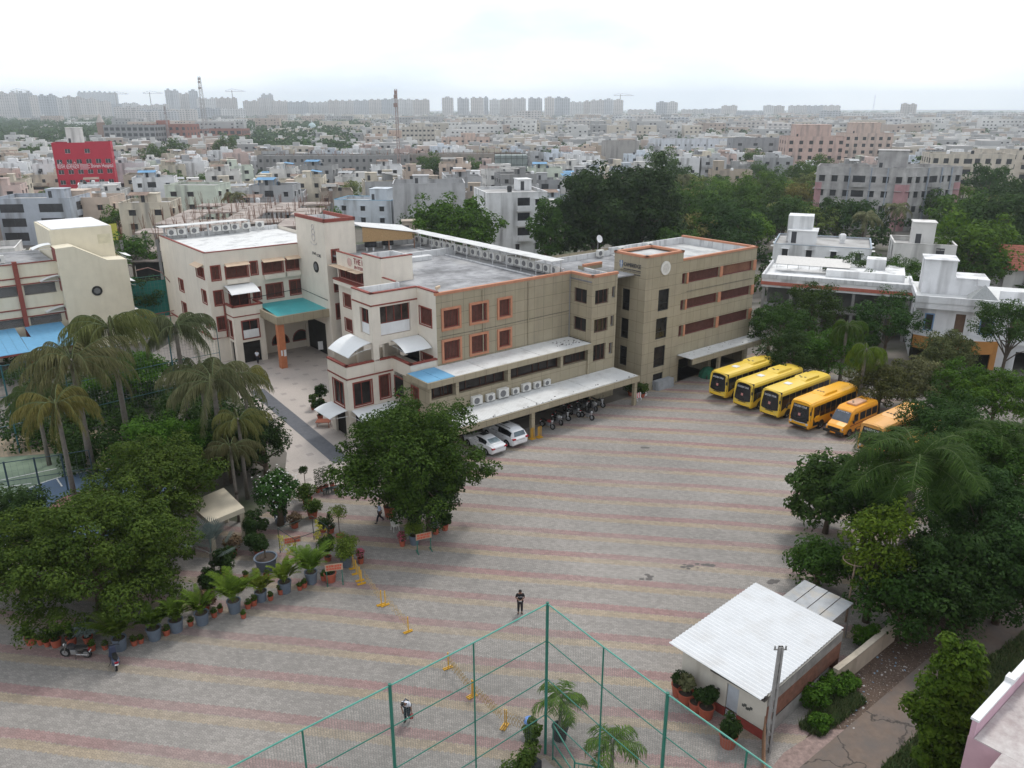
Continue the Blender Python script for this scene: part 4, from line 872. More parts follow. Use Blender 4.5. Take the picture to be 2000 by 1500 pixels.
    m = MB(); m.poly([(-L/2-.012, -.95, 1.6), (-L/2-.012, -.95, H-.55), (-L/2-.012, .95, H-.55), (-L/2-.012, .95, 1.6)]); m.build('rear_window', M_vglass, t)
    return t
def bpos(o, a_front, yc, L, label): o.location = W2(a_front+L/2, yc); o.rotation_euler = (0, 0, YAW+math.pi); o['label'] = label; return o
LB = 9.2
b1 = make_bus((.76, .53, .065), (.74, .47, .03), 'lemon', LB)
bpos(b1, -.75, -6.4, LB, 'pale yellow bus farthest left in the row, next to the stair tower')
b2 = dup(b1, (0, 0, 0)); bpos(b2, -1.3, -9.95, LB, 'pale yellow bus second from the left, with white destination lettering')
b3 = dup(b1, (0, 0, 0)); bpos(b3, -1.3, -13.2, LB, 'pale yellow bus in the middle, directly beside the orange-yellow bus')
for o in (b1, b2, b3): o['group'] = 'pale yellow school buses'
b4 = make_bus((.84, .42, .02), (.76, .33, .012), 'amber', 8.5, 2.35, 3.05, False); bpos(b4, -1.75, -16.85, 8.5, 'orange-yellow bus with black front mask, round headlights and open door, beside the van')
b5 = make_bus((.72, .36, .09), (.7, .28, .03), 'faded_orange', 8.3, 2.4, 3.05, False); bpos(b5, -2.2, -24.2, 8.3, 'faded orange bus half hidden behind palm leaves, right of the van')
b6 = dup(b5, (0, 0, 0)); bpos(b6, -2.5, -28.0, 8.3, 'faded orange bus mostly covered by the big palm, farthest right')
# minivan with bonnet
def make_van():
    L, w, H = 6.2, 2.0, 2.62; t = thing('minibus', 'orange minibus with a short bonnet and long roof vent between two buses', 'van'); pm = paint('paint_van', (.84, .36, .025)); h = w/2
    def rg(x, hw, zb, zt, r=.2): 
        P = [(-hw, zb), (-hw, zt*.5), (-hw+.05, zt-r-.1), (-hw+r, zt-.03), (0, zt), (hw-r, zt-.03), (hw-.05, zt-r-.1), (hw, zt*.5), (hw, zb)]; return [(x, *p) for p in P]
    m = MB(); loft(m, [rg(-L/2, h*.93, .5, H-.25), rg(-L/2+.15, h, .4, H-.05), rg(-.5, h, .38, H), rg(1.15, h, .38, H-.02), rg(1.5, h*.98, .38, H-.22), rg(2.15, h*.96, .38, 1.42, .12), rg(2.85, h*.92, .4, 1.2, .12), rg(L/2, h*.85, .5, 1.02, .1)]); m.build('body', pm, t)
    m = MB(); m.poly([(2.24, -.84, 1.4), (2.24, .84, 1.4), (1.66, .76, 2.3), (1.66, -.76, 2.3)]); m.build('windscreen', mat('sky_glass', (.05, .07, .1), .1, .3, 2, spec=.8), t)
    f = text_obj('SCHOOL BUS', .14, M_wtext, t, Matrix.Translation((1.76, -.55, 2.19)) @ Matrix(((0, 0, 1, 0), (1, 0, 0, 0), (0, 1, 0, 0), (0, 0, 0, 1))) @ Matrix.Rotation(-.6, 4, 'X'), .004, 'windscreen_text', 1.1)
    for s in (1, -1):
        for x0, x1 in ((-2.85, -1.85), (-1.75, -.75), (-.65, .35), (.65, 1.45)):
            m = MB(); m.poly([(x0, s*(h+.006), 1.35), (x1, s*(h+.006), 1.35), (x1-.1*(x1 > 1), s*(h-.03), 2.1), (x0, s*(h-.03), 2.1)][::-s]); m.build('side_window', M_vglass, t)
        m = MB(); m.box(-2.9, s*(h+.002)-.01, 1.02, 2.0, s*(h+.002)+.01, 1.12); m.build('side_stripe', mat('red_stripe', (.42, .1, .03), .5), t)
        m = MB(); m.obox((2.98, s*.72, .82), (.09, 0, 0), (0, .12, 0), (0, 0, .2)); m.build('headlight', M_lampw, t)
        m = MB(); m.obox((1.75, s*(h+.16), 1.35), (.03, 0, 0), (0, .09, 0), (0, 0, .3)); m.bar((1.72, s*h*.9, 1.5), (1.75, s*(h+.12), 1.5), .03); m.build('mirror', M_black, t)
        for x in (-1.9, 2.0):
            m = MB(); pts = [(x+.47*math.cos(a*math.pi/10), s*(h+.004), .36+.47*math.sin(a*math.pi/10)) for a in range(11)]; m.poly(pts[::s]); m.build('wheel_arch', M_black, t); wheel(t, x, s*(h-.11), .35, .22, s)
    m = MB(); m.box(L/2-.02, -.62, .72, L/2+.05, .62, 1.0); m.build('grille', M_black, t)
    m = MB(); m.box(L/2-.05, -1.0, .42, L/2+.16, 1.0, .68); m.build('bumper', M_black, t); m = MB(); m.box(L/2+.16, -.28, .45, L/2+.17, .28, .6); m.build('number_plate', mat('plate_orange', (.6, .22, .02), .6), t)
    m = MB(); m.box(-1.6, -.5, H-.02, .5, .5, H+.16)
    o = m.build('roof_vent', mat('vent_pink', (.62, .36, .22), .6), t); bevel_obj(o, .05); m = MB(); m.tube([(-.2, -.18, H+.17), (-.2, -.18, H+.18)], .1, 10); m.tube([(.1, .0, H+.17), (.1, .0, H+.18)], .1, 10); m.build('vent_fan', M_black, o)
    return t, L
v, L = make_van(); bpos(v, -.6, -19.85, L, 'orange minibus with a short bonnet and long roof vent between two buses')
# cars
def make_car(kind):
    suv = kind == 'suv'
    L, w, H = (4.85, 1.86, 1.78) if suv else (4.55, 1.74, 1.46); h = w/2
    t = thing('parked_car', 'x', 'car'); pm = paint('paint_white', (.74, .745, .76), .25)
    # x forward; stations: (x, half width, sill z, belt z, roof z or None, roof half width)
    if suv: st = [(-L/2, .86, .5, .98, .98, .8), (-L/2+.12, .95, .35, 1.05, 1.12, .82), (-L/2+.35, .98, .3, 1.08, 1.6, .72), (-1.4, 1, .28, 1.08, 1.75, .72), (-.3, 1, .28, 1.06, 1.78, .73), (.55, 1, .28, 1.04, 1.7, .7), (1.3, .99, .28, 1.03, 1.12, .8), (1.9, .96, .3, .98, 1.02, .8), (2.3, .9, .4, .8, .86, .75), (L/2, .75, .5, .7, .72, .65)]
    else: st = [(-L/2, .84, .45, .82, .9, .76), (-L/2+.12, .93, .3, .95, 1.02, .8), (-1.75, .97, .26, .98, 1.06, .78), (-1.05, 1, .25, .96, 1.38, .66), (-.4, 1, .25, .94, 1.46, .66), (.35, 1, .25, .92, 1.4, .65), (1.05, .99, .25, .92, .98, .76), (1.7, .95, .27, .86, .9, .76), (2.1, .88, .35, .72, .77, .7), (L/2, .72, .45, .6, .62, .6)]
    m = MB(); rr = []
    for x, k, zs, zb, zr, kr in st:
        a = h*k; b = w/2*kr
        rr.append([(x, -a*.94, zs), (x, -a, (zs+zb)/2), (x, -a*.97, zb), (x, -b, zr-.06), (x, -b*.8, zr), (x, 0, zr+.015), (x, b*.8, zr), (x, b, zr-.06), (x, a*.97, zb), (x, a, (zs+zb)/2), (x, a*.94, zs)])
    loft(m, rr); o = m.build('body', pm, t)
    S_ = {round(s[0], 2): s for s in st}
    # glazing sits a few mm proud of the shell
    def side(xs, s, inset=.1):
        lo, up = [], []
        for x in xs:
            for i in range(len(st)-1):
                if st[i][0] <= x <= st[i+1][0]:
                    f = (x-st[i][0])/(st[i+1][0]-st[i][0]); I = lambda k: st[i][k]+(st[i+1][k]-st[i][k])*f
                    a, b, zb, zr = h*I(1)*.97, w/2*I(5), I(3), I(4)-.06; e = .012
                    lo.append((x, s*(a+(b-a)*.12+e), zb+(zr-zb)*.12)); up.append((x, s*(a+(b-a)*.88+e), zb+(zr-zb)*.88))
        m.poly((lo+up[::-1])[::-s] if s < 0 else (lo+up[::-1])[::-1])
    for s in (1, -1):
        m = MB(); 
        if suv: side([-1.95, -1.4, -.3, .55, .95], s)
        else: side([-1.25, -1.05, -.4, .35, .75], s)
        m.build('side_windows', M_vglass, t)
    i0, i1 = (1, 2) if suv else (2, 3)
    def slope(i0, i1, e, f0=.1, f1=.92, d=1):
        A_, B2 = st[i0], st[i1]; p = []
        for f, q in ((f0, -1), (f0, 1), (f1, 1), (f1, -1)):
            x = A_[0]+(B2[0]-A_[0])*f; z = A_[4]+(B2[4]-A_[4])*f+.022; k = w/2*(A_[5]+(B2[5]-A_[5])*f)*.86; p.append((x+e, q*k, z))
        m.poly(p if d > 0 else p[::-1])
    m = MB(); slope(i0, i1, -.02, .1, .92, -1); m.build('rear_window', mat('sky_rear_glass', (.2, .25, .27), .15, .4, 3, spec=.8) if not suv else mat('dark_rear_glass', (.07, .1, .12), .12, .4, 3, spec=.8), t)
    m = MB(); slope(5, 6, .02, .05, .9, 1); m.build('windscreen', M_vglass, t)
    zt = H+.02
    m = MB(); m.poly([(-.35, -.36, zt), (.35, -.36, zt-.045), (.35, .36, zt-.045), (-.35, .36, zt)]); m.build('sunroof', M_black, t)
    for s in (1, -1):
        m = MB(); zl = .98 if suv else .82; m.obox((-L/2+.06, s*h*.78, zl-.06), (.09, 0, 0), (0, .16, 0), (0, 0, .14)); m.build('tail_light', M_lampr, t)
        m = MB(); m.obox((L/2-.2, s*h*.72, .66), (.12, 0, 0), (0, .14, 0), (0, 0, .12)); m.build('headlight', M_lampw, t)
        m = MB(); m.obox((.95, s*(h+.1), H*.62), (.06, 0, 0), (0, .1, 0), (0, 0, .14)); m.build('mirror', pm, t)
        for x in (-L/2+.95, L/2-.9):
            r = .37 if suv else .32
            m = MB(); pts = [(x+(r+.07)*math.cos(a*math.pi/10), s*(h*1.002), r*.9+(r+.07)*math.sin(a*math.pi/10)) for a in range(11)]; m.poly(pts[::s]); m.build('wheel_arch', M_black, t)
            wheel(t, x, s*(h-.1), r, .22, s)
        if suv: m = MB(); m.bar((-1.6, s*.58, 1.81), (.6, s*.58, 1.77), .05); m.build('roof_rail', M_chrome, t)
        for x in (-.9, .1): m = MB(); m.obox((x, s*(h+.005), H*.55), (.09, 0, 0), (0, .015, 0), (0, 0, .03)); m.build('door_handle', M_chrome, t)
    m = MB(); m.obox((-L/2-.012, 0, .62 if suv else .55), (.01, 0, 0), (0, .26, 0), (0, 0, .12)); m.build('number_plate', M_white, t)
    m = MB(); m.obox((-L/2-.005, 0, .84 if suv else .76), (.012, 0, 0), (0, .5, 0), (0, 0, .025)); m.build('trim_line', M_chrome, t)
    return t
c = make_car('suv'); c.location = W2(-25.35, -.85); c.rotation_euler = (0, 0, YAW+R(90)); c['label'] = 'larger white car with roof rails, nose under the lower canopy, beside the pillar'
c = make_car('sedan'); c.location = W2(-28.0, -1.2); c.rotation_euler = (0, 0, YAW+R(91)); c['label'] = 'smaller white car with a long boot, left of the taller car by the big tree'
# motorbikes and a scooter
def make_bike(col, name, scooter=False):
    t = thing('motorbike', 'x', 'motorbike'); pm = paint('bike_'+name, col, .3)
    for x, nm in ((-.62, 'rear'), (.64, 'front')):
        r = .29 if not scooter else .22; m = MB(); m.tube([(x, -.05, r), (x, .05, r)], r, 16, True); o = m.build('wheel', M_tyre, t); m = MB(); m.tube([(x, -.055, r), (x, .055, r)], r*.62, 12); m.build('rim', M_rim, o)
    if scooter:
        m = MB(); loft(m, [[(x, y, z) for y, z in ((-k, zb), (-k, zt-.08), (0, zt), (k, zt-.08), (k, zb))] for x, k, zb, zt in ((-.85, .1, .45, .72), (-.6, .2, .35, .78), (-.1, .17, .3, .7), (.02, .1, .25, .4))]); m.build('body', pm, t)
        m = MB(); m.box(0, -.17, .22, .4, .17, .28); m.build('footboard', M_black, t)
        m = MB(); loft(m, [[(x, y, z) for y, z in ((-k, zb), (-k*.7, zt), (k*.7, zt), (k, zb))] for x, k, zb, zt in ((.38, .22, .3, .9), (.5, .2, .3, .98), (.6, .08, .4, .9))]); m.build('front_shield', pm, t)
    else:
        m = MB(); m.tube([(-.62, 0, .3), (-.1, 0, .42), (.35, 0, .35), (.42, 0, .8)], .035, 6); m.tube([(-.55, 0, .7), (.42, 0, .8)], .03, 6); m.build('frame', M_black, t)
        m = MB(); m.box(-.12, -.14, .25, .26, .14, .58); bevel_obj(m.build('engine', M_rim, t), .04)
        m = MB(); loft(m, [[(x, y, z) for y, z in ((-k, .68), (-k*.8, zt), (k*.8, zt), (k, .68))] for x, k, zt in ((-.08, .1, .8), (.12, .15, .93), (.34, .12, .9), (.42, .06, .82))]); m.build('fuel_tank', pm, t)
        m = MB(); m.tube([(-.1, .13, .3), (-.8, .16, .35)], .045, 8); m.build('exhaust', M_chrome, t)
    m = MB(); loft(m, [[(x, y, z) for y, z in ((-k, zt-.08), (-k, zt), (k, zt), (k, zt-.08))] for x, k, zt in ((-.8, .09, .88), (-.4, .14, .82), (-.05, .1, .8))]); m.build('seat', M_black, t)
    m = MB(); m.tube([(.64, -.07, .3), (.46, -.07, .9)], .025, 6); m.tube([(.64, .07, .3), (.46, .07, .9)], .025, 6); m.build('fork', M_chrome, t)
    m = MB(); m.tube([(.3, -.36, 1.0), (.42, -.2, 1.0), (.44, 0, .98), (.42, .2, 1.0), (.3, .36, 1.0)], .02, 6); m.build('handlebar', M_black, t)
    m = MB(); m.tube([(.5, 0, .86), (.6, 0, .84)], .09, 10); m.build('headlight', M_lampw, t)
    for s in (1, -1): m = MB(); m.tube([(.4, s*.3, 1.0), (.38, s*.36, 1.16)], .012, 5); m.obox((.38, s*.37, 1.14), (.01, 0, 0), (0, .05, 0), (0, 0, .07)); m.build('mirror', M_black, t)
    m = MB(); m.obox((-.86, 0, .6), (.02, 0, 0), (0, .1, 0), (0, 0, .09)); m.build('tail_light', M_lampr, t); m = MB(); m.obox((-.88, 0, .48), (.01, 0, 0), (0, .1, 0), (0, 0, .08)); m.build('number_plate', M_white, t)
    m = MB(); m.tube([(-.05, .12, .3), (-.1, .3, .02)], .015, 5); m.build('side_stand', M_black, t)
    return t
bk = make_bike((.03, .03, .035), 'black'); bk.location = G(150, 1283); bk.rotation_euler = (R(-6), 0, R(176)); bk['label'] = 'black motorbike parked broadside at the front left below the large tree'
sc = make_bike((.05, .06, .1), 'navy', True); sc.location = G(222, 1298); sc.rotation_euler = (R(6), 0, R(125)); sc['label'] = 'dark scooter with a coloured tail beside the grey-blue tub, front left'
bw = make_bike((.6, .6, .6), 'silver'); br = make_bike((.28, .03, .03), 'red')
bikes = [(bk, 1145, 818, 'black motorbike standing out in front of the parked row, nearest the yard'), (bw, 1156, 800, 'silver-tanked motorbike just behind the foremost black one'), (bk, 1120, 812, 'black motorbike under the canopy with its wheel at the paving edge'), (bk, 1098, 820, 'black motorbike third from the pillar under the canopy'), (bw, 1087, 827, 'silver motorbike second from the pillar under the canopy'),
         (br, 1068, 836, 'red motorbike nearest the canopy pillar'), (bk, 1137, 800, 'black motorbike deep under the canopy behind the others'), (bk, 1166, 794, 'dark motorbike at the right end of the row under the canopy'), (br, 1108, 806, 'red motorbike at the back of the row under the canopy')]
used = set()
for i, (src, px, py, lb) in enumerate(bikes):
    p = G(px, py); rz = YAW-R(90)+R([8, -12, 5, 20, -5, 12, 0, 15, -10][i])
    if src is bk or src.name in used: o = dup(src, p, rz, lb)
    else: o = src; used.add(src.name); o.location = p; o.rotation_euler = (0, 0, rz); o['label'] = lb
    o.rotation_euler = (R(-6), 0, rz); o['group'] = 'motorbikes under the lower canopy'
# ================================================================ foliage
def leafmat(name, c1, c2, trans=.25, tint=False):
    m = bpy.data.materials.new(name); m.use_nodes = True; n = m.node_tree; n.nodes.clear()
    g = n.nodes.new('ShaderNodeNewGeometry'); t = n.nodes.new('ShaderNodeTexCoord')
    f = _math(n, 'ADD', _math(n, 'MULTIPLY', g.outputs['Random Per Island'], .6), _math(n, 'MULTIPLY', _ramp(n, _noise(n, t.outputs['Object'], .8, 3), .3, .7), .4))
    c = _mix(n, f, c1, c2)
    if tint:
        oi = n.nodes.new('ShaderNodeObjectInfo'); v = n.nodes.new('ShaderNodeVectorMath'); v.operation = 'MULTIPLY'; n.links.new(c, v.inputs[0]); n.links.new(oi.outputs['Color'], v.inputs[1]); c = v.outputs[0]
    d = n.nodes.new('ShaderNodeBsdfPrincipled'); d.inputs['Roughness'].default_value = .75; d.inputs['Specular IOR Level'].default_value = .1; n.links.new(c, d.inputs['Base Color'])
    tr = n.nodes.new('ShaderNodeBsdfTranslucent'); n.links.new(c, tr.inputs[0]); mx = n.nodes.new('ShaderNodeMixShader'); mx.inputs[0].default_value = trans
    n.links.new(d.outputs[0], mx.inputs[1]); n.links.new(tr.outputs[0], mx.inputs[2]); o = n.nodes.new('ShaderNodeOutputMaterial'); n.links.new(mx.outputs[0], o.inputs[0]); MATS[name] = m; return m
M_leaf = leafmat('leaf_mid', (.02, .05, .008), (.10, .15, .028), tint=True)
M_leafd = leafmat('leaf_dark', (.010, .026, .007), (.045, .08, .02), tint=True)
M_leafy = leafmat('leaf_light', (.06, .10, .015), (.2, .27, .04), tint=True)
M_leafo = leafmat('leaf_olive', (.05, .06, .022), (.22, .215, .11), tint=True)
M_leafg = leafmat('leaf_silver', (.08, .11, .10), (.19, .23, .22))
M_pink = leafmat('pink_flower', (.35, .05, .1), (.6, .18, .25)); M_wfl = leafmat('white_flower', (.5, .52, .5), (.75, .75, .72))
M_yfl = leafmat('yellow_leaf', (.3, .3, .03), (.55, .5, .08)); M_brn = leafmat('dry_leaf', (.07, .045, .03), (.2, .14, .08))
M_bark = mat('bark', (.10, .075, .055), .95, .3, 4, bump=.5); M_palmbark = mat('palm_bark', (.17, .15, .13), .9, .25, 5, bump=.4)
def npmesh(name, co, nper, mats, parent=None, mi=None, smooth=False):
    """co: (faces*nper, 3) loose polygons with nper corners each"""
    n = len(co)//nper; me = bpy.data.meshes.new(name); me.vertices.add(len(co)); me.vertices.foreach_set('co', np.asarray(co, np.float32).ravel())
    me.loops.add(len(co)); me.loops.foreach_set('vertex_index', np.arange(len(co), dtype=np.int32)); me.polygons.add(n); me.polygons.foreach_set('loop_start', np.arange(0, len(co), nper, dtype=np.int32))
    for m in (mats if isinstance(mats, (list, tuple)) else [mats]): me.materials.append(m)
    if mi is not None: me.polygons.foreach_set('material_index', np.asarray(mi, np.int32))
    me.update(calc_edges=True); me.validate() if False else None
    o = bpy.data.objects.new(name, me); S.collection.objects.link(o)
    if parent: o.parent = parent
    return o
def leaves(P, N, size, rng, asp=.5):
    n = len(P); r = rng.normal(size=(n, 3)); N = N/np.linalg.norm(N, axis=1)[:, None]; U = np.cross(N, r); U /= np.linalg.norm(U, axis=1)[:, None]; V = np.cross(N, U)
    s = size*rng.uniform(.6, 1.3, (n, 1)); U = U*s*.5; V = V*s*.5*asp; q = np.stack([P-U, P+V+U*.15, P+U, P-V+U*.15], 1); return q.reshape(-1, 3)
def cloud(rng, C, rc, per, size, flat=.75, up=.6, asp=.5):
    k = len(C); d = rng.normal(size=(k, per, 3)); d[..., 2] += .35; d /= np.linalg.norm(d, axis=2)[..., None]
    rr = np.asarray(rc).reshape(-1, 1, 1)*rng.uniform(.35, 1, (k, per, 1))**.5; off = d*rr*np.array([1, 1, flat]); P = (C[:, None]+off).reshape(-1, 3)
    N = d*.9+np.array([0, 0, up])+rng.normal(size=d.shape)*.45; return leaves(P, N.reshape(-1, 3), size, rng, asp)
def crown_centres(rng, rx, ry, rz, n, zc, lump=.28, low=-.45):
    d = rng.normal(size=(n*3, 3)); d /= np.linalg.norm(d, axis=1)[:, None]; d = d[d[:, 2] > low][:n]
    a = np.arctan2(d[:, 1], d[:, 0]); ph = rng.uniform(0, 6.28, 6)
    w = 1+lump*(np.sin(3*a+ph[0])*np.cos(2.3*d[:, 2]*3+ph[1])+.6*np.sin(5*a+ph[2]+d[:, 2]*4))*.7
    r = (rng.uniform(.12, 1, len(d))**.38)*w; return d*r[:, None]*np.array([rx, ry, rz])+np.array([0, 0, zc])
def make_tree(label, h=9, rx=4.5, rz=3.2, nc=120, per=110, size=.24, rc=.85, m=None, seed=1, low=-.45, trunk=.22, group=None, name='tree', up=.6, flat=.75, lump=.28, ry=None, fl=None, tm=None):
    rng = np.random.default_rng(seed); t = thing(name, label, 'tree', group=group); zc = h-rz
    C = crown_centres(rng, rx*.9, (ry or rx)*.9, rz*.9, nc, zc, lump, low)
    q = cloud(rng, C, rc*rng.uniform(.6, 1.25, len(C)), per, size, flat, up); o = npmesh('crown', q, 4, m or M_leaf, t); o['tint'] = 1
    b = MB(); top = zc-rz*.1
    b.tube([(0, 0, 0), (.08*trunk*4, 0, h*.2), (0, .05, top*.8), (.1, 0, top+rz*.3)], [trunk*1.35, trunk, trunk*.8, trunk*.4], 8)
    for c in C[rng.permutation(len(C))[:min(26, max(6, nc//6))]]:
        z0 = rng.uniform(.35, .9)*top; e = Vector(c)*.9; e.z = max(e.z*.98, z0+.2); mid = Vector((c[0]*.45, c[1]*.45, z0+(e.z-z0)*.6)); b.tube([(0, 0, z0), mid, e], [trunk*.5, trunk*.3, trunk*.1], 5, False)
    b.build('trunk', tm or M_bark, t, smooth=True)
    if fl is not None:
        f = cloud(rng, C[rng.permutation(len(C))[:40]], .8, 5, .16, 1, 1, .9); npmesh('blossom', f, 4, fl, t)
    return t
def at(o, px, py, z, rz=0.0, dz=0):
    p = G(px, py, z); o.location = (p.x, p.y, dz); o.rotation_euler = (0, 0, rz); return o
def make_palm(label, h=8, nf=18, L=3.6, droop=.9, ll=.75, m=None, seed=1, hang=.75, trunk=.16, name='palm_tree', nl=44, cat='palm', lean=0, w=.05, group=None, stiff=0.):
    rng = np.random.default_rng(seed); t = thing(name, label, cat, group=group); b = MB(); top = Vector((lean, 0, h))
    b.tube([(0, 0, 0), (lean*.2, 0, h*.4), (lean*.7, 0, h*.8), top], [trunk*1.3, trunk, trunk*.9, trunk*.8], 10); b.tube([top, top+Vector((0, 0, .7))], [trunk*.95, trunk*.4], 8); b.build('trunk', M_palmbark, t, smooth=True)
    Q = []; b = MB()
    for k in range(nf):
        a = k*2.399+rng.uniform(-.2, .2); el = rng.uniform(.2, 1.25) if k % 3 else rng.uniform(-.2, .5); Lk = L*rng.uniform(.8, 1.1); u = np.array([math.cos(a), math.sin(a), 0]); pts = []; p = np.array([top.x, top.y, top.z+.45]); ang = el; st = Lk/12
        for i in range(13):
            pts.append(p.copy()); p = p+st*(u*math.cos(ang)+np.array([0, 0, math.sin(ang)])); ang -= droop*(.5+i/9)*.17*(1.6 if el > .8 else 1)
        b.tube([Vector(x) for x in pts], [.035*(1-i/14) for i in range(13)], 4, False)
        pts = np.array(pts); side = np.array([-u[1], u[0], 0])
        for i in range(nl):
            f = .12+.88*i/nl; s = f*12; j = min(int(s), 11); o = pts[j]+(pts[j+1]-pts[j])*(s-j); tg = pts[j+1]-pts[j]; tg = tg/np.linalg.norm(tg); l = ll*(math.sin(math.pi*(.12+.8*f))**.6)*rng.uniform(.8, 1.15)
            for sg in (1, -1):
                d = side*sg*(1-hang)+tg*.45+np.array([0, 0, -hang+stiff*(rng.random()-.3)])+rng.normal(size=3)*.1; d /= np.linalg.norm(d); e1 = o+d*l*.55; e2 = o+d*l+np.array([0, 0, -.25*l*(1-stiff)]); Q += [o-tg*w*.5, o+tg*w*.5, e1+tg*w*.5, e1-tg*w*.5, e1-tg*w*.5, e1+tg*w*.5, e2+tg*.006, e2-tg*.006]
    b.build('stalks', mat('green_stalk', (.09, .115, .045), .8, .2, 3), t); o = npmesh('fronds', np.array(Q), 4, m or M_leaf, t); o['tint'] = 1; return t
# --- big neem-like trees left front and centre
Tf = make_tree('very large dense round tree at the front left overhanging the row of tubs', 8.4, 6.7, 4.4, 330, 180, .22, .85, M_leaf, 11, -.85, .3, ry=5.6, lump=.22, flat=.6); Tf.location = (-25.7, 42.3, 0)
for c in Tf.children: c.color = (.88, .86, .68, 1)
T2 = make_tree('large rounded light green tree just behind the front left one, beside the sports court', 8.4, 4.5, 3.8, 170, 190, .22, .82, M_leaf, 12, -.5, .28, lump=.2, flat=.6); T2.location = (-25.2, 50.0, 0)
for c in T2.children: c.color = (.85, .82, .65, 1)
T3 = make_tree('dark dense tree at the left photo edge behind the front left tree', 7, 4.5, 3.6, 140, 120, .26, .95, M_leafd, 13); T3.location = (-33, 44.5, 0)
Tc = make_tree('broad leafy tree in the middle of the yard in front of the school corner', 9.9, 5.3, 4.5, 300, 150, .25, .9, M_leaf, 14, -.6, .26, lump=.3); Tc.location = (-7.3, 52.6, 0)
for c in Tc.children: c.color = (.66, .74, .58, 1)
Tc2 = make_tree('lower drooping dark tree joined below the big yard tree, above the signboard', 6.2, 2.7, 2.6, 110, 130, .23, .7, M_leafd, 15, -.8, .16); Tc2.location = (-6.2, 51.3, 0)
T4 = make_tree('bright mid-green round tree between the drooping palms and the cream entrance court', 7.6, 3.6, 3.3, 130, 130, .22, .8, M_leaf, 16); at(T4, 315, 868, 5.2)
for c in T4.children: c.color = (.85, 1.15, .7, 1)
T5 = make_tree('dark leafy tree behind the garden shelter next to the palm trunks', 6.0, 3.1, 2.8, 110, 120, .26, .8, M_leafd, 17); at(T5, 440, 890, 2.5)
T6 = make_tree('dark small-leaved tree at the left edge of the tiled court', 6.6, 2.2, 2.8, 80, 110, .22, .7, M_leafd, 18); at(T6, 512, 870, 3.4)
T7 = make_tree('white-flowering frangipani tree in a large tub beside the tiled court', 4.3, 1.9, 1.55, 60, 110, .22, .5, M_leafd, 19, fl=M_wfl, name='frangipani_tree'); at(T7, 540, 960, 2.8)
for c in T7.children: c.color = (1.2, 1.5, 1.2, 1)
T8 = make_tree('green leafy tree in front of the blank yellow gable', 6.0, 4.2, 2.4, 110, 110, .26, .9, M_leaf, 20); at(T8, 250, 720, 4.2)
for c in T8.children: c.color = (.9, 1.3, .6, 1)
# --- drooping palms on the left
pl0 = make_palm('x', 7.6, 26, 4.4, .8, 1.0, M_leafo, 21, .72, .2, nl=60, w=.05)
pl1 = make_palm('x', 8.2, 22, 4.0, .9, .95, M_leafo, 22, .8, .18, nl=56, w=.05)
for i, (src, px, py, z, rz, sc, lb, col) in enumerate([
    (pl0, 418, 770, 8.0, 0, 1.0, 'drooping olive palm with the thickest bare trunk, nearest the tiled court', (1, 1, 1)), (pl1, 345, 665, 9.2, 1, 1.08, 'drooping grey-green palm in front of the left face of the cream building', (.8, .9, .9)),
    (pl0, 150, 765, 7.6, 2, 1.12, 'drooping olive palm left of the blue court mast', (1.05, 1, .9)), (pl1, 225, 715, 8.2, 3, 1.2, 'tall drooping palm in front of the blue sheet roof corner', (1.05, 1.15, .8)),
    (pl1, 120, 850, 6.3, 5, .9, 'lower drooping palm with yellowish fronds in front of the court net', (1.3, 1.15, .7)),
    (pl1, 465, 830, 6.4, .6, .7, 'small drooping palm leaning over the tiled court edge', (1.2, 1.2, .8)), (pl0, 60, 740, 8, 1.4, .7, 'dark green palm at the far left in front of the blue sheet roof', (.55, .8, .5)),
    (pl1, 455, 925, 4.0, 2.2, .62, 'short withered palm low beside the thick palm trunk', (.8, .75, .7)), (pl0, 385, 700, 8.0, 5.2, .75, 'small grey-green palm behind the olive palm, at the cream building corner', (.8, .85, .8)),
    (pl1, 475, 750, 6.8, 3.3, .75, 'yellowish small palm leaning over the stone strip', (1.4, 1.3, .8)), ]):
    o = src if (i < 2) else dup(src, (0, 0, 0)); at(o, px, py, z, rz); o.scale = (sc*1.12,)*3; o['label'] = lb; o['group'] = 'drooping palms on the left'
    if i >= 2 or True:
        for c in o.children:
            if c.name.startswith('fronds'): c.color = (*col, 1)
rng = np.random.default_rng(61); Cs = []
for _ in range(420):
    px, py = rng.uniform(20, 505), rng.uniform(735, 935)
    if py < 935-(px < 130)*40 and not (px > 430 and py < 800): p = G(px, py); Cs.append((p.x, p.y, rng.uniform(.3, 2.4)))
o = npmesh('undergrowth', cloud(rng, np.array(Cs), 1.1, 90, .35, .7, .6, .6), 4, M_leafd); o.color = (1, 1.1, .8, 1); tag(o, 'dark undergrowth below the drooping palms left of the tiled court', 'undergrowth', kind='stuff')
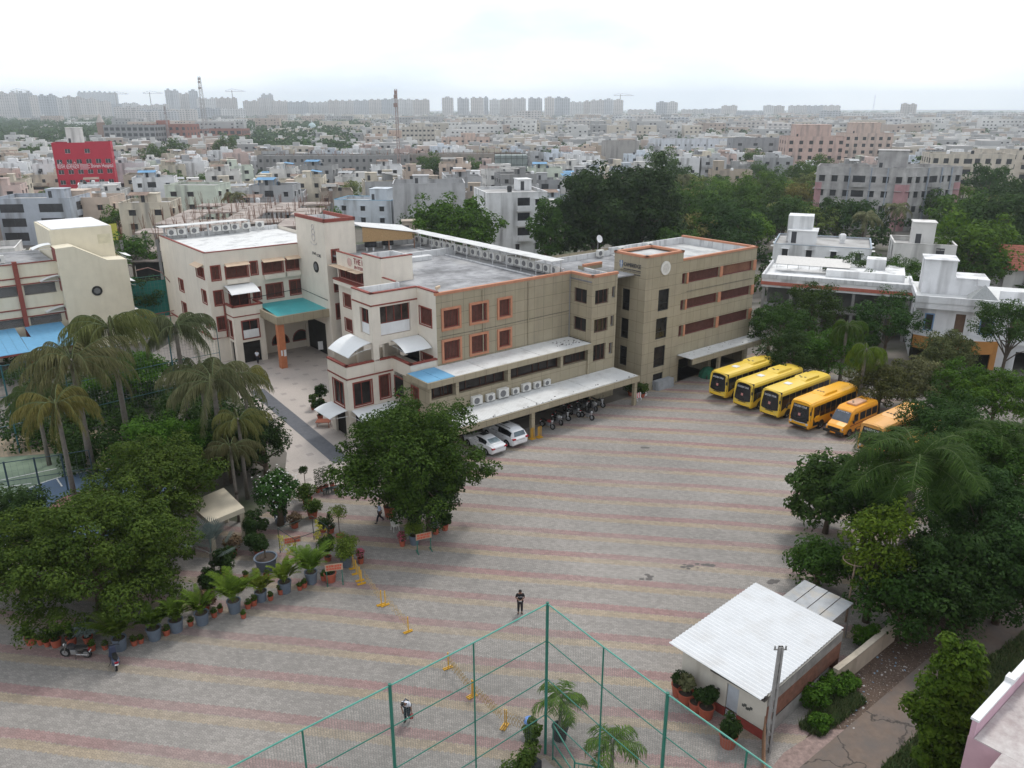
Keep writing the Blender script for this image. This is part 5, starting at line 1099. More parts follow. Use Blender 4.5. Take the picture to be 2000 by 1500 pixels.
# --- right side palms and trees
big = make_palm('very large feathery palm hiding the last buses on the right', 8.2, 38, 5.3, .72, 1.25, M_leaf, 31, .22, .25, nl=70, w=.05, stiff=.45); at(big, 1790, 905, 8.8)
for c in big.children: c.color = (.6, .72, .62, 1)
big2 = dup(big, (0, 0, 0), 0, 'feathery palm behind the very large one, at the right photo edge'); at(big2, 1960, 830, 8.0, 1.5); big2.scale = (.75,)*3
fx = make_palm('x', 6.0, 16, 2.9, 1.5, .9, M_leaf, 33, .7, .16, nl=50, w=.05)
for i, (px, py, z, sc, col, lb) in enumerate([(1690, 690, 6.5, 1.05, (1.6, 1.5, .8), 'yellow-green fountain palm above the minibus'), (1655, 630, 7.5, 1.1, (.9, 1, .7), 'grey-green fountain palm left of and above the yellow-green one'), (1430, 420, 6, 1.3, (.8, .9, .8), 'dark palm in the wood behind the white house with the tall roof room')]):
    o = fx if i == 0 else dup(fx, (0, 0, 0)); at(o, px, py, z, i); o.scale = (sc,)*3; o['label'] = lb
    for c in o.children: c.color = (*col, 1)
RT = [  # px, py, z, h, rx, rz, mat, tint, label, seed
 (1625, 940, 4.2, 6.3, 3.0, 3.1, M_leafd, (1.5, 1.5, 1.2), 'large-leaved dark tree at the left edge of the right-hand tree belt'),
 (1600, 1095, 2.0, 3.4, 1.9, 1.5, M_leafd, (1.4, 1.6, .9), 'small bushy tree between the yard and the sheet-roofed annex'),
 (1712, 1085, 4.6, 8.8, 1.9, 4.3, M_leaf, (1.2, 1.15, .55), 'olive green upright tree with drooping leaves beside the ring mast'),
 (1830, 1120, 4.0, 6.4, 3.3, 3.0, M_leafd, (1, 1.1, .9), 'dark round tree over the boundary wall beside the lane'),
 (1700, 960, 4.5, 7.0, 3.2, 3.2, M_leafd, (1, 1.15, .9), 'dark tree directly below the very large palm'),
 (1935, 1000, 5.2, 8.2, 4.0, 4.0, M_leafd, (.9, 1.1, .85), 'very dark tall tree at the right photo edge above the lane'),
 (1890, 860, 5.0, 8, 3.6, 3.6, M_leafd, (1, 1.2, .9), 'dark tree behind the very large palm, right of the faded bus'),
 (1975, 900, 6, 8.5, 3.8, 3.8, M_leaf, (.6, .8, .55), 'green tree at the right edge level with the big palm crown'),
 (1525, 640, 4.6, 7.2, 3.6, 3.0, M_leafd, (1.3, 1.5, 1), 'dark green tree at the right end of the school\'s white canopy'),
 (1585, 605, 5.4, 8, 3.4, 3.0, M_leafd, (1.4, 1.3, 1.0), 'brownish green tree behind the first one at the canopy end'),
 (1620, 690, 3.4, 5.6, 3.5, 2.4, M_leaf, (.8, 1.15, .6), 'bright green spreading tree behind the middle buses'),
 (1735, 625, 5.0, 8.2, 3.6, 3.6, M_leafd, (1.2, 1.5, 1.1), 'round dark green tree left of the white bungalow'),
 (1660, 545, 6.2, 9.5, 4.4, 3.3, M_leafd, (1.5, 1.6, 1.2), 'leafy tree in front of the white terrace house'),
 (1760, 545, 6.2, 8.8, 3.0, 3.0, M_leaf, (.75, 1, .6), 'green tree between the grey house and the bungalow'),
 (1790, 745, 3.2, 5.4, 3.2, 2.4, M_leafo, (.8, .8, .7), 'brownish feathery tree below the bungalow'),
 (1720, 760, 2.6, 5, 3.0, 2.2, M_leafo, (.6, .62, .4), 'dull brown-green bush tree behind the minibus'),
 (1870, 755, 3.4, 5.4, 3.0, 2.2, M_leaf, (.8, 1.05, .5), 'mid green tree in front of the bungalow\'s orange front'),
 (1945, 775, 3.6, 5.8, 3.2, 2.4, M_leaf, (.9, 1.1, .5), 'green tree below the right corner of the bungalow'),
 (1550, 700, 3.0, 5.2, 3.0, 2.2, M_leafd, (1, 1.1, .8), 'dark low tree behind the pale yellow buses'),
 (1850, 690, 3.4, 5.2, 2.6, 2.0, M_leafo, (.7, .8, .6), 'grey-green shrub tree at the bungalow gate'),
 (1975, 640, 6.6, 9.0, 3.6, 2.6, M_leafd, (1.4, 1.5, 1.1), 'loose layered tree at the right edge covering the bungalow'),
 (1840, 820, 4.0, 6.0, 3.0, 2.6, M_leafd, (1, 1.2, .8), 'dark tree between the palms and the bungalow garden'),
]
RT += [(1905, 1130, 3.4, 6.0, 3.0, 2.8, M_leafd, (.9, 1.05, .8), 'dark tree filling the belt right of the wall tree, over the lane'), (1760, 1180, 2.4, 4.6, 2.4, 2.1, M_leafd, (1, 1.2, .8), 'low dark tree over the boundary wall below the olive upright tree'), (1970, 1100, 4.2, 7, 3.2, 3.2, M_leafd, (.8, 1, .75), 'dark tree at the right edge just above the lane end'), (1880, 960, 4.5, 6.8, 3.4, 3, M_leafd, (1, 1.2, .8), 'dark tree right of the very large palm trunk')]
for i, (px, py, z, h, rx, rz, m, c, lb) in enumerate(RT):
    if 8 <= i < 22: h *= 1.08; rx *= 1.17; rz *= 1.1
    t = make_tree(lb, h, rx, rz, 105 if rx > 2.5 else 60, 105, .26 if i not in (0,) else .34, .8, m, 40+i, -.6, .18, lump=.35); at(t, px, py, z, i*1.1); t['group'] = 'trees along the right side'
    for ch in t.children: ch.color = (*c, 1)
Ta = make_tree('conical olive tree with drooping leaves beside the lane at the bottom right', 8.4, 1.3, 4.2, 170, 140, .24, .5, M_leaf, 70, -.9, .16, lump=.25); at(Ta, 1850, 1395, 4.2)
for ch in Ta.children: ch.color = (.95, 1.0, .5, 1)
# --- trees behind the school: mid distance
mid_m = [M_leaf, M_leafd, M_leafy]
MT = [make_tree('x', 10, 5, 4, 60, 60, .55, 1.3, [M_leaf, M_leafd, M_leaf, M_leafo][k], 80+k, -.5, .25, lump=.35) for k in range(4)]
mtu = [False]*4
def midtree(k, px, py, z, sc, col, lb, grp=None, cz=None):
    o = MT[k] if not mtu[k] else dup(MT[k], (0, 0, 0)); mtu[k] = True
    at(o, px, py, z, (px*.7) % 6.28); o.scale = sc if isinstance(sc, tuple) else (sc,)*3; o['label'] = lb
    if grp: o['group'] = grp
    for c in o.children: c.color = (*col, 1)
    return o
DG = 'trees of the wood behind the school'
big3 = make_tree('huge dark tree behind the beige school, its left half', 20, 8.5, 9.5, 230, 90, .75, 1.9, M_leafd, 90, -.7, .6); at(big3, 1165, 430, 10)
big4 = make_tree('huge dark tree behind the beige school, its right half beside the wood', 20.5, 9.0, 9.5, 230, 90, .75, 1.9, M_leafd, 91, -.7, .6); at(big4, 1250, 425, 10)
tl = make_tree('broad bright tree behind the long white gallery roof of the school', 15, 8.2, 5.2, 170, 90, .6, 1.5, M_leaf, 92, -.6, .4, lump=.4); at(tl, 893, 438, 10.5)
for c in tl.children: c.color = (.9, 1.15, .6, 1)
tn = make_tree('narrow dark tree between the white flats and the huge tree', 15, 3.2, 6, 70, 80, .6, 1.2, M_leafd, 93, -.8, .4, lump=.3); at(tn, 1066, 440, 10)
for c in tn.children: c.color = (1.5, 1.7, 1, 1)
for i, (k, px, py, z, sc, col, lb) in enumerate([
 (0, 1345, 400, 8, 1.3, (.8, 1, .6), 'green tree right beside the huge dark tree'), (1, 1390, 430, 8, 1.3, (1.3, 1.5, 1), 'dark tree in the middle of the wood behind the school roof'), (0, 1440, 395, 8, 1.35, (.9, 1.1, .6), 'mid green domed tree in the wood centre'),
 (2, 1485, 375, 8, 1.3, (1.1, 1.2, .7), 'pale green domed tree at the top of the wood'), (3, 1560, 385, 7, 1.1, (1.3, 1.1, .6), 'yellow-brown flowering tree left of the stained flats'), (1, 1530, 430, 7, 1.2, (1.3, 1.4, .9), 'dark tree behind the white house with the tall roof room'),
 (0, 1345, 450, 6, 1.0, (1, 1.25, .5), 'bright low tree peeking over the school parapet'), (1, 1440, 455, 6, 1.1, (1.1, 1.4, .9), 'dark low tree behind the right end of the school roof'), (0, 1505, 345, 8, 1.1, (.9, 1.1, .6), 'green tree above the domed ones, near the grey block of flats'),
 (2, 1600, 330, 8, 1.3, (1, 1.1, .6), 'yellow-green tree left of the stained flats\' roof'), (2, 1560, 340, 8, 1.2, (.9, 1.0, .55), 'tree in front of the pink flats'), (0, 1290, 325, 8, 1.5, (.9, 1.05, .6), 'tree group behind the huge dark tree, upper right'), (1, 1330, 345, 8, 1.2, (1.4, 1.5, 1), 'dark tree beside the small cream house'),
 (1, 1635, 420, 7, 1.1, (1.3, 1.4, .9), 'dark tree at the foot of the stained flats'), (1, 1690, 425, 7, 1.1, (1.2, 1.4, 1), 'dark tree below the corner of the stained flats'), (0, 1895, 480, 8.5, 1.35, (1.15, 1.3, .55), 'big bright tree right of the small grey house'), (1, 1960, 440, 9, 1.5, (1.1, 1.2, .9), 'dark tree mass at the right edge behind the bright one'),
 (0, 1880, 420, 8, 1.3, (.9, 1.1, .6), 'green tree between the bright tree and the stained flats'), (1, 1930, 370, 8, 1.5, (1.2, 1.4, 1), 'dark tree in front of the cream arched flats'), (1, 1990, 400, 8, 1.5, (1.1, 1.2, .9), 'dark tree at the extreme right below the arched flats'), (0, 1830, 395, 7, 1.0, (.8, 1, .7), 'small tree at the right end of the stained flats'),
 (0, 1985, 500, 6, 1.0, (.7, .9, .6), 'tree beside the red tiled roof at the right edge'), (1, 1255, 270, 8, 1.1, (1.3, 1.4, 1), 'single dark tree left of the long white building'), (0, 1470, 310, 8, 1.2, (1, 1.1, .7), 'green tree below the grey block of flats'), (1, 1735, 300, 8, 1.0, (1.2, 1.3, 1), 'dark tree right of the pink flats'),
 (0, 640, 412, 6, .7, (1, 1.4, .6), 'small green tree behind the cream stair tower'), (0, 228, 420, 6, .8, (1.1, 1.3, .6), 'small light tree between the peach house and the building site'), (0, 255, 490, 6, .9, (.8, 1.1, .6), 'green tree right of the yellow gable'), (1, 262, 560, 6, .75, (1, 1.2, .9), 'dark tree between the yellow gable and the cream building'),
 (0, 840, 335, 6, 1.3, (.9, 1.1, .6), 'tree in front of the unfinished grey flats'), (0, 925, 335, 6, 1.1, (.9, 1.15, .6), 'tree at the right end of the unfinished grey flats'), (0, 1075, 305, 8, 1.2, (.8, 1, .6), 'round tree right of the scaffolded block'), (1, 1125, 300, 7, .9, (1.2, 1.3, 1), 'small round tree beside the shop fronts'),
 (2, 300, 310, 6, 1.3, (1, 1.1, .7), 'tree cluster right of the red hospital'), (2, 340, 305, 6, 1.5, (.9, 1, .7), 'tree beside the long low white building'), (2, 440, 300, 6, 1.5, (1, 1, .7), 'olive tree in front of the pink low house'), (0, 70, 300, 6, 1.1, (1, 1.2, .6), 'bright tree left of the red hospital'), (0, 1480, 335, 5, .9, (.9, 1.1, .6), 'small tree behind the cream walled house')]):
    midtree(k, px, py, z, sc, col, lb, DG)
cp = make_palm('x', 9, 16, 4.0, 1.0, 1.0, M_leafo, 35, .4, .2, nl=26, w=.16); cpl = [(456, 395, 8, 'coconut palm beside the building site'), (1335, 330, 12, 'tall pale coconut palm right of the huge dark tree'), (1750, 420, 8, 'coconut palm in front of the stained flats'), (1690, 448, 7, 'palm left of the small grey house'), (1880, 380, 8, 'dark coconut palm at the right end of the stained flats')]
for i, (px, py, z, lb) in enumerate(cpl):
    o = cp if i == 0 else dup(cp, (0, 0, 0)); at(o, px, py, z, i); o['label'] = lb; o['group'] = 'coconut palms in the town'
# small branches / remaining placeholder proto check
# ================================================================ tubs, pots and garden plants
M_tub = mat('blue_grey_tub', (.11, .135, .17), .6, .1, 3); M_pot = mat('terracotta_red', (.33, .085, .05), .7, .12, 4); M_soil = mat('soil', (.05, .038, .03), .95, .3, 8); M_rimg = mat('grey_rim', (.36, .37, .4), .6, .1, 3)
def make_pot(parent, r, h, m, rim=None):
    b = MB(); b.lathe([(0, 0), (r*.78, 0), (r*.95, h*.8), (r, h), (r*1.06, h), (r*1.06, h+.05), (r*.92, h+.05), (r*.88, h-.05), (0, h-.05)], 18); o = b.build('pot', m, parent, smooth=False)
    b = MB(); b.tube([(0, 0, h-.06), (0, 0, h-.02)], r*.86, 14); b.build('soil', M_soil, o)
    return o
def areca(label, r=.42, h=.75, ph=1.9, seed=1, m=None, pm=None, nf=30):
    rng = np.random.default_rng(seed); t = thing('potted_palm', label, 'potted plant'); make_pot(t, r, h, pm or M_tub); Q = []
    for k in range(nf):
        a = rng.uniform(0, 6.28); el = rng.uniform(1.1, 1.5); u = np.array([math.cos(a), math.sin(a), 0]); p = np.array([0, 0, h])+u*rng.uniform(0, r*.5); ang = el; L = ph*rng.uniform(.55, 1.05); st = L/8; pts = [p.copy()]
        for i in range(8): p = p+st*(u*math.cos(ang)+np.array([0, 0, math.sin(ang)])); ang -= .04+.042*i; pts.append(p.copy())
        side = np.array([-u[1], u[0], 0])
        for i in range(8): Q += [pts[i]-side*.012, pts[i]+side*.012, pts[i+1]+side*.008, pts[i+1]-side*.008]
        for i in range(22):
            f = .3+.7*i/22; s = f*8; j = min(int(s), 7); o = pts[j]+(pts[j+1]-pts[j])*(s-j); tg = (pts[j+1]-pts[j]); tg = tg/np.linalg.norm(tg); l = .32*math.sin(math.pi*(.15+.75*f))*ph/1.9
            for sg in (1, -1): d = side*sg*.8+tg*.6+np.array([0, 0, -.15]); e = o+d*l; Q += [o-tg*.02, o+tg*.02, (o+e)/2+tg*.022+[0, 0, .02], e]
    o = npmesh('fronds', np.array(Q), 4, m or M_leafy, t); o['tint'] = 1; return t
def shrub(label, r=.3, h=.5, cr=.5, ch=.9, seed=1, m=None, pm=None, name='potted_shrub', cat='potted plant', stem=0, size=.12, n=900, fl=None, cone=False):
    rng = np.random.default_rng(seed); t = thing(name, label, cat); 
    if r: make_pot(t, r, h, pm or M_pot)
    zc = h+stem+ch*.5; nc = 16; C = crown_centres(rng, cr*.7, cr*.7, ch*.38, nc, zc, .2, -.9)
    if cone:
        z = rng.uniform(0, 1, nc*2); a = rng.uniform(0, 6.28, nc*2); C = np.stack([cr*.8*(1-z)*np.cos(a), cr*.8*(1-z)*np.sin(a), h+stem+ch*z], 1)
    q = cloud(rng, C, cr*.42, n//len(C), size, .9, .4, .6); o = npmesh('foliage', q, 4, m or M_leaf, t); o['tint'] = 1
    b = MB(); b.tube([(0, 0, max(0, h-.1)), (0, 0, zc)], .03 if r < .4 else .05, 6); b.build('stem', M_bark, t)
    if fl is not None: npmesh('blossom', cloud(rng, C, cr*.48, 24, .1, 1, .8, .9), 4, fl, t)
    return t
ar = areca('x', seed=1); ar2 = areca('x', r=.42, h=.8, ph=2.5, seed=2, nf=36)
for i, (src, px, py, s, c, lb) in enumerate([(ar2, 458, 1195, 1, (.8, .9, .7), 'tall palm in a blue-grey tub, first to the right of the big tree'), (ar, 510, 1173, .9, (1, .9, .8), 'small yellowish palm in a blue-grey tub, second from the big tree'), (ar, 557, 1156, 1.0, (1, 1, .8), 'bushy yellow-green palm in a blue-grey tub, third from the big tree'), (ar2, 608, 1138, 1.0, (.8, .95, .8), 'tall fine palm in a blue-grey tub beside the lower orange sign'),
    (ar, 395, 1218, 1, (.7, .8, .6), 'green palm in a blue-grey tub at the right edge of the big tree\'s shade'), (ar, 345, 1232, 1, (.6, .7, .6), 'shaded palm in a blue-grey tub under the big tree, second of its shaded row'), (ar, 302, 1248, 1, (.5, .6, .5), 'shaded palm in a blue-grey tub under the big tree, middle of its shaded row'), (ar2, 235, 1268, .95, (.55, .6, .5), 'large palm in a blue-grey tub next to the dark scooter')]):
    o = src if src['label'] == 'x' else dup(src, (0, 0, 0)); o.location = G(px, py); o.rotation_euler = (0, 0, i*1.3); o.scale = (s,)*3; o['label'] = lb; o['group'] = 'palms in blue-grey tubs'
    for ch in o.children:
        if ch.name.startswith('fronds'): ch.color = (*c, 1)
spk = areca('x', .3, .45, 1.0, 5, M_leaf, M_pot, 26)
for i, (px, py, lb, c) in enumerate([(60, 1258, 'arching spiky plant in a red pot at the far left of the front row', (1.3, 1.4, .8)), (110, 1262, 'spiky green plant in a red pot behind the black motorbike\'s front', (1.1, 1.3, .8)), (140, 1258, 'spiky plant in a red pot above the black motorbike seat', (.9, 1.1, .8))]):
    o = spk if i == 0 else dup(spk, (0, 0, 0)); o.location = G(px, py); o.rotation_euler = (0, 0, i); o['label'] = lb; o['group'] = 'spiky plants in red pots'
    for ch in o.children: ch.color = (*c, 1)
s = shrub('silvery grey bush in a red pot behind the black motorbike', .28, .4, .75, 1.1, 3, M_leafg, size=.16, n=1200); s.location = G(172, 1255)
# small red pots between the tubs
sp_ = shrub('x', .2, .32, .26, .4, 4, M_leaf, size=.1, n=260)
sm = [(475, 1207), (484, 1188), (495, 1182), (528, 1172), (548, 1160), (585, 1152), (594, 1147), (632, 1133), (372, 1222), (325, 1240), (275, 1256), (262, 1260), (80, 1258), (92, 1262), (180, 1270), (205, 1268), (520, 1130), (545, 1120), (480, 1130), (650, 1128), (430, 1195), (418, 1205)]
wh = ['beside the tall tub palm', 'between the first and second tub palms', 'just left of the second tub palm', 'right of the second tub palm', 'left foot of the third tub palm', 'right of the third tub palm', 'second one right of the third tub palm', 'right foot of the tall fine palm', 'left of the rightmost shaded tub', 'between two shaded tubs', 'right of the tub by the scooter', 'touching the tub by the scooter', 'left of the motorbike', 'behind the motorbike handlebar', 'behind the motorbike tail', 'between motorbike and scooter', 'behind the third tub palm', 'near the pot rack', 'behind the second tub palm', 'between the sign legs', 'behind the tall tub palm', 'left behind the tall tub palm']
for i, ((px, py), w) in enumerate(zip(sm, wh)):
    o = sp_ if i == 0 else dup(sp_, (0, 0, 0)); o.location = G(px, py); o.rotation_euler = (0, 0, i*.9); o.scale = (.85+.3*((i*7) % 5)/5,)*3; o['label'] = 'small red flower pot with a low plant, '+w; o['group'] = 'small red pots along the planting'
# other garden plants
GP = [((675, 1105), dict(r=.42, h=.75, cr=1.15, ch=1.5, m=M_leafy, pm=M_tub, size=.14, n=2600), 'round bright yellow-green shrub in a blue tub behind the lower sign'),
 ((809, 1062), dict(r=.4, h=.7, cr=.85, ch=1.2, m=M_leafy, pm=M_tub, size=.14, n=1800), 'bright green leafy shrub in a blue tub beside the upper right sign'),
 ((785, 1066), dict(r=.22, h=.4, cr=.38, ch=.7, m=M_leaf, fl=M_pink, size=.1, n=500), 'pink flowering plant in a red pot left of the blue tub under the yard tree'),
 ((704, 1100), dict(r=.22, h=.4, cr=.38, ch=.8, m=M_leaf, fl=M_pink, size=.1, n=500), 'pink flowering plant in a red pot right of the yellow-green shrub'),
 ((645, 1135), dict(r=.4, h=.6, cr=.3, ch=.5, m=M_leafd, size=.14, n=300), 'large red pot with a sparse plant behind the lower sign legs'),
 ((850, 1042), dict(r=.28, h=.45, cr=.5, ch=.9, m=M_leafg, size=.13, n=800), 'blue-green succulent in a red pot right of the upper right sign'), ((868, 1035), dict(r=.28, h=.45, cr=.6, ch=1.2, m=M_leafd, size=.2, n=900), 'dark plant in a red pot at the right foot of the yard tree'),
 ((760, 1008), dict(r=.42, h=.8, cr=.7, ch=1.4, m=M_leafd, size=.16, n=900), 'big red pot with a thin dark shrub beside the walking guard'),
 ((520, 1110), dict(r=.75, h=.85, cr=.3, ch=.6, stem=.6, m=M_leafd, pm=M_tub, size=.14, n=200), 'wide round grey-blue planter holding a thin young tree'),
 ((500, 1060), dict(r=.35, h=.5, cr=.95, ch=2.0, m=M_leafd, size=.18, n=2600), 'dark bushy shrub above the wide round planter'),
 ((548, 1020), dict(r=.5, h=.8, cr=.9, ch=1.3, m=M_leafd, pm=M_tub, size=.2, n=1400), 'dark shrub in a grey tub under the frangipani'),
 ((600, 985), dict(r=.4, h=.5, cr=.9, ch=1.2, m=M_leaf, size=.16, n=1600), 'layered clipped shrub in front of the tiled court'), ((610, 1010), dict(r=.4, h=.5, cr=.9, ch=1.0, m=M_leaf, size=.16, n=1400), 'light feathery shrub right of the frangipani'),
 ((663, 1050), dict(r=.3, h=.2, cr=.85, ch=.45, stem=1.7, m=M_leafy, size=.12, n=900), 'thin umbrella-shaped sapling with a flat pale crown'), ((645, 1040), dict(r=.3, h=.35, cr=.38, ch=1.3, m=M_leafd, cone=True, size=.12, n=700), 'small dark cone-shaped conifer beside the umbrella sapling'),
 ((630, 1038), dict(r=.3, h=.35, cr=.5, ch=.9, m=M_leafd, size=.14, n=700), 'dark round potted bush left of the small conifer'), ((640, 1095), dict(r=.25, h=.3, cr=.75, ch=.8, stem=.7, m=M_leaf, size=.24, n=700), 'young green palm-like plant in front of the pot rack'),
 ((597, 965), dict(r=.2, h=.35, cr=.5, ch=.5, stem=1.6, m=M_leafd, size=.1, n=900), 'lollipop topiary tree standing against the white tiles'), ((655, 958), dict(r=.2, h=.35, cr=.45, ch=.5, stem=1.1, m=M_leafd, size=.1, n=800), 'second lollipop topiary at the right end of the court edge'),
 ((688, 945), dict(r=.3, h=.4, cr=.7, ch=.9, m=M_leafd, fl=M_pink, size=.14, n=900), 'pink flowering bush at the court edge by the big yard tree'), ((625, 820), dict(r=.3, h=.5, cr=.9, ch=1.8, m=M_leafd, size=.2, n=2000), 'dense potted shrub in a rust stand at the cream building corner'), ((612, 800), dict(r=.3, h=.5, cr=.5, ch=1.4, m=M_leaf, size=.18, n=900), 'light green potted plant left of the dense shrub at the cream building corner'), ((628, 790), dict(r=.3, h=.5, cr=.8, ch=1.8, m=M_leafd, size=.2, n=1500), 'dark potted shrub behind the dense shrub at the cream corner'),
 ((408, 1150), dict(r=.3, h=.3, cr=.9, ch=1.0, m=M_leafd, size=.2, n=1500), 'dark shrub with reddish leaves right of the big front tree'), ((440, 1120), dict(r=.3, h=.3, cr=1.0, ch=1.6, m=M_leafd, size=.2, n=2200), 'dark tall bush mass right of the silvery fan palm'), ((505, 1085), dict(r=.3, h=.4, cr=.9, ch=1.5, m=M_leafd, size=.2, n=1800), 'dark bush left of the wide round planter'), ((455, 1085), dict(r=.3, h=.4, cr=.8, ch=1.0, m=M_brn, size=.18, n=1200), 'reddish brown leafy shrub in front of the garden canopy'), ((400, 1190), dict(r=.3, h=.3, cr=.8, ch=1.0, m=M_brn, size=.18, n=900), 'brown and green shrub at the right foot of the big front tree'), ((575, 1030), dict(r=.3, h=.4, cr=.7, ch=.7, m=M_brn, size=.16, n=700), 'brownish low plant behind the hanging plant rack'), ((470, 1150), dict(r=.3, h=.3, cr=.4, ch=.5, m=M_leafd, size=.14, n=600), 'round dark ball plant in a red pot behind the tall tub palm'),
 ((1325, 1357), dict(r=.42, h=.65, cr=.5, ch=1.0, m=M_leafd, size=.12, n=1400), 'leafy ball shrub in the first red pot at the guardhouse corner'), ((1337, 1372), dict(r=.42, h=.65, cr=.5, ch=.8, stem=.3, m=M_leafo, size=.3, n=500), 'spiky dracaena in the second red pot at the guardhouse'), ((1357, 1388), dict(r=.36, h=.55, cr=.3, ch=.9, m=M_leafd, size=.14, n=400), 'thin shrub in the third, smaller red pot at the guardhouse'), ((1377, 1400), dict(r=.42, h=.65, cr=.62, ch=1.3, m=M_leafd, size=.14, n=2000), 'dense dark shrub in the fourth red pot left of the guardhouse door'), ((1420, 1455), dict(r=.45, h=.65, cr=.6, ch=1.1, m=M_leafd, size=.15, n=1500), 'glossy shrub in a red pot right below the guardhouse door'),
 ((1252, 775), dict(r=.4, h=.4, cr=.8, ch=1.2, m=M_leaf, size=.2, n=1300), 'green shrub at the foot of the stair tower by the lower canopy end'), ((1232, 772), dict(r=.4, h=.4, cr=.9, ch=1.1, m=M_leafd, size=.2, n=1200), 'dark shrub under the end of the lower canopy'),
 ((520, 688), dict(r=.3, h=.4, cr=.4, ch=.8, m=M_leafd, size=.16, n=500), 'potted plant left of the orange porch column'), ((533, 686), dict(r=.3, h=.4, cr=.45, ch=.9, m=M_leafd, size=.16, n=500), 'potted plant just behind the orange porch column')]
for i, (p, kw, lb) in enumerate(GP): o = shrub(lb, seed=200+i, **kw); o.location = G(*p)
for i, (px, py) in enumerate([(567, 678), (577, 675), (587, 672), (598, 670), (608, 668)]):
    o = dup(sp_, G(px, py), i, ['first', 'second', 'third', 'fourth', 'fifth'][i]+' red pot from the left along the porch wall under the arched windows'); o['group'] = 'red pots along the porch wall'
# clipped columns along the court edge
cc_ = thing('topiary_column', 'x', 'potted plant'); make_pot(cc_, .2, .35, M_pot); rng = np.random.default_rng(5); C = np.stack([np.zeros(10), np.zeros(10), np.linspace(.5, 1.9, 10)], 1); npmesh('foliage', cloud(rng, C, .26, 60, .1, .8, .2), 4, M_leafd, cc_)
for i, (px, py) in enumerate([(620, 962), (629, 959), (637, 956), (648, 953)]):
    o = cc_ if i == 0 else dup(cc_, (0, 0, 0)); o.location = G(px, py); o['label'] = ['first', 'second', 'third', 'fourth'][i]+' dark clipped column plant from the left along the tile court edge'; o['group'] = 'clipped columns at the court edge'
# silvery fan palm
t = thing('fan_palm', 'silvery blue fan palm at the right edge of the big front tree', 'palm'); b = MB(); b.tube([(0, 0, 0), (0, 0, 1.6)], .14, 8); b.build('trunk', M_palmbark, t); rng = np.random.default_rng(9); Q = []
for k in range(15):
    a = rng.uniform(0, 6.28); el = rng.uniform(.25, 1.35); u = np.array([math.cos(a)*math.cos(el), math.sin(a)*math.cos(el), math.sin(el)]); c = np.array([0, 0, 1.6])+u*1.3; sd = np.cross(u, [0, 0, 1.]); sd /= np.linalg.norm(sd); Q += [np.array([0, 0, 1.6])-sd*.02, np.array([0, 0, 1.6])+sd*.02, c+sd*.02, c-sd*.02]
    for j in range(-9, 10): th = j*.13; d = u*math.cos(th)+sd*math.sin(th); e = c+d*1.15; nn = np.cross(u, sd); p = np.cross(d, nn)*.028; Q += [c-p*.3, c+d*.6-p, e, c+d*.6+p]
npmesh('fronds', np.array(Q), 4, M_leafg, t); at(t, 410, 1075, 1.8)
# pole-trained money plants in red pots and the green planter bed behind the net
pa = make_palm('x', 1.6, 12, 1.5, .8, .5, M_leaf, 55, .3, .09, name='potted_palm', nl=34, cat='potted plant', w=.035)
for i, (px, py, z, lb) in enumerate([(1095, 1345, 3.0, 'young feathery palm in a dark pot just inside the green net corner'), (1195, 1465, 2.0, 'young feathery palm in a pot at the bottom behind the net')]):
    o = pa if i == 0 else dup(pa, (0, 0, 0)); at(o, px, py, z, i); o.scale = (1.15,)*3; o['label'] = lb
    for ch in o.children: ch.color = (1.3, 1.45, .9, 1)
make_pot(pa, .35, .6, mat('dark_pot', (.03, .035, .035), .7))
t = thing('planter_bed', 'dark trough planter full of leafy green shrubs along the net fence at the bottom', 'planter')
p0, p1 = Vector((-1.6, 26.9, 0)), Vector((1.1, 29.7, 0)); d = (p1-p0); L = d.length; d.normalize(); b = MB(); b.obox((p0+p1)/2, d*L/2, Vector((-d.y, d.x, 0))*.35, (0, 0, .5)); b.build('trough', mat('dark_trough', (.035, .04, .045), .7), t)
rng = np.random.default_rng(77); C = np.array([tuple(p0+d*rng.uniform(0, L)+Vector((0, 0, rng.uniform(.6, 1.3)))) for _ in range(50)]); npmesh('foliage', cloud(rng, C, .4, 60, .16, .9, .5), 4, M_leaf, t)
s = shrub('taller leafy shrub at the corner end of the trough planter', 0, 0, .5, 1.9, 301, M_leaf, size=.2, n=900, stem=.6); s.location = (.95, 30.2, 0)
